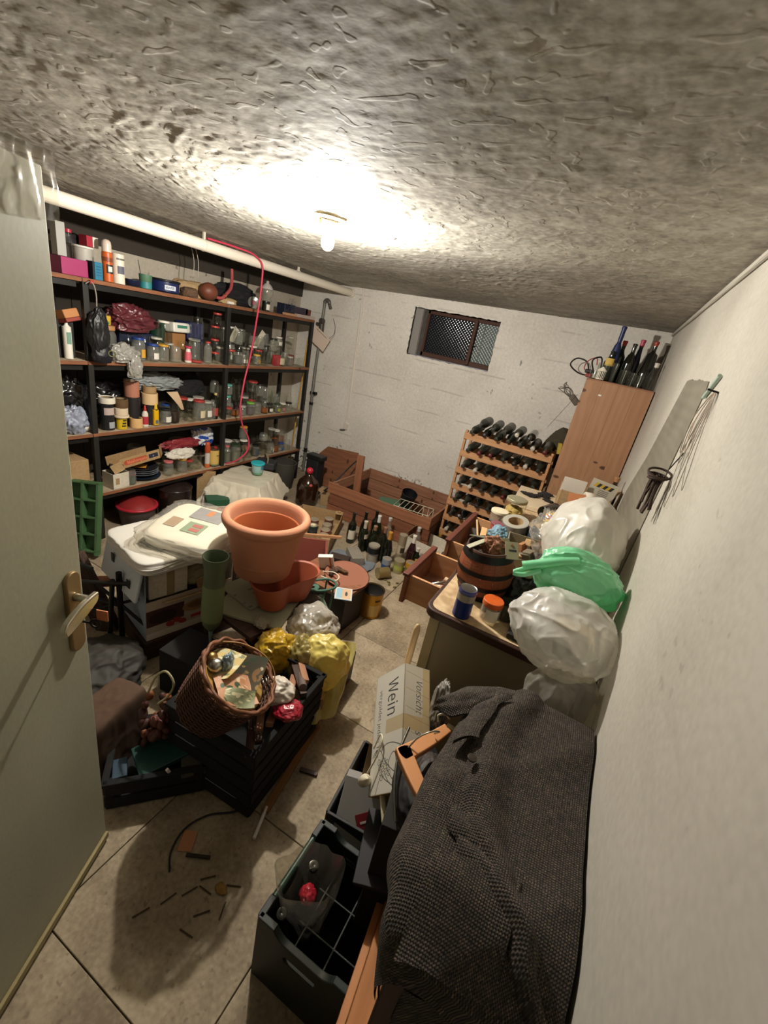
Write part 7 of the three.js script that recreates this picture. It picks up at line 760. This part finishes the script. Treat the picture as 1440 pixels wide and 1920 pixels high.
  part(fb, 'bag', grid(60, 30, (u, v) => { const a = u * 2 * PI, r = mix(.035, .085, sm(0, 1, v)) * (1 + .12 * noise(Math.cos(a) * 2, v * 3, Math.sin(a) * 2) + .07 * Math.sin(a * 5 + v * 4)); return [Math.cos(a) * r * 1.15, v * .3 + .025 * Math.sin(a + 1) * v + .012 * noise(a * 2, v * 3, 1), Math.sin(a) * r]; }), fm); part(fb, 'red_object', gt(blob(.05, .05, .05, { seed: 3, detail: 8 }), .0, .17, 0), M(0x9c1c2c, .25, { clearcoat: .7 }));
  for (const [x, z, h] of [[-.33, -.62, .24], [-.32, -.76, .26]]) { const k = thing('upright_bottle', h < .25 ? 'dark bottle in the front left cell of the green crate' : 'dark bottle in the rear left cell of the green crate', 'bottle', [x, .02, z]); bottle(k, { mat: MAT.dbottle, h, r: .032 }); }
  const bm = M(0x141314, .6), bc = thing('black_rear_crate', 'black plastic crate holding the grey carton and wine carton', 'crate', [-.25, .001, -1.08], .1); part(bc, 'base', bx(.28, .012, .32, .003, 0, .008, 0), bm); for (const s of [-1, 1]) { part(bc, 'side_wall', bx(.012, .3, .32, .003, s * .14, .15, 0), bm); part(bc, 'end_wall', bx(.28, .3, .012, .003, 0, .15, s * .16), bm); }
  const lb = thing('grey_red_carton', 'pale grey carton with a dark red square emblem under the wine carton', 'carton', [-.285, .27, -1.0], [-.75, .3, .0]); part(lb, 'carton', bx(.16, .2, .12, .002, 0, .0, 0), M(0x8d8a86, .75)); part(lb, 'emblem', gt(bx(.055, .055, .001, .0003), .02, -.02, .0608, 0, 0, .5), M(0x6e1418, .5)); part(lb, 'emblem_line', gt(bx(.03, .007, .001, .0003), .02, -.02, .0618, 0, 0, .5), M(0xb9a9a0, .5));
  const cs = thing('carton_prop', 'brown carton propping up the wine carton from behind', 'box', [-.24, .012, -1.13], .1); part(cs, 'carton', bx(.2, .5, .12, .002, 0, .25, 0), MAT.card);
  solo('white_lamp_cord', 'white plug with a looped cord beside the wine carton', 'plug', merge([gt(lathe([[0, 0], [.016, .004], [.018, .05], [.012, .06], [.004, .075], [0, .076]], 16), -.285, .5, -.93, .4, 0, -.3), tube([[-.272, .565, -.92], [-.265, .62, -.95], [-.27, .66, -.98], [-.285, .65, -1.0], [-.29, .6, -.98]], .003, 30, 6)]), M(0xd8ceb4, .5));
  solo('cream_stick', 'cream plastic stick end below the wine carton', 'stick', bx(.018, .012, .09, .005), MAT.cream, [-.185, .55, -.87], [.5, .7, 0]);
  solo('white_tie', 'white plastic cable loop beside the hanger end', 'cable', merge([tube([[-.09, .9, -.955], [-.105, .92, -.94], [-.12, .915, -.93], [-.115, .9, -.925]], .003, 24, 6), bx(.03, .008, .012, .003, -.075, .9, -.93)]), M(0xc9c0a8, .5)); solo('grey_bag_scrap', 'crumpled grey film right of the wine carton', 'film', blob(.06, .2, .12, { seed: 151, amp: .2, crease: .15, detail: 16 }), M(0x8a857c, .4, { transmission: .3, thickness: 0, clearcoat: .4 }), [-.15, .68, -1.12], .3);
  const wc = thing('wooden_wine_crate', 'orange brown wooden crate with burnt lettering, bottom centre', 'crate', [-.02, .001, -.68], [0, .12, 0]), wm = M(0xffe0b8, .6, { map: T.rack, bumpMap: T.grainB, bumpScale: .0008 }); for (let i = 0; i < 2; i++) { const pk = part(wc, 'plank', gt(bx(.022, .15, .4, .002), -.052, .08 + i * .155, 0, 0, 0, .12), wm); if (i) part(pk, 'lettering', gt(pb(.0008, .06, .26), -.0665, .245, 0, 0, 0, .12), M(0x3a2614, .8, { map: print(256, 64, (g, w, h) => { g.fillStyle = '#a87240'; g.fillRect(0, 0, w, h); g.fillStyle = '#2a1a0e'; g.font = 'bold 40px serif'; g.fillText('WEINGUT', 20, 46); }) })); } part(wc, 'top_ledge', bx(.06, .014, .4, .002, -.02, .325, 0), wm); for (const z of [-1, 1]) for (let i = 0; i < 2; i++) part(wc, 'plank', bx(.14, .15, .016, .002, .02, .08 + i * .155, z * .2), wm);
  solo('grey_string', 'thin grey string hanging across the wooden crate', 'string', tube([[-.14, .56, -.87], [-.1, .47, -.8], [-.03, .41, -.72], [.03, .385, -.65], [.09, .35, -.58]], .0025, 40, 6), M(0x9a9384, .7));
  solo('black_folder', 'black folder lying on the crates left of the coat', 'folder', bx(.16, .02, .2, .003), M(0x17151a, .6), [-.13, .43, -.84], [.2, .3, .2]);
}
renderer.render(scene, camera);
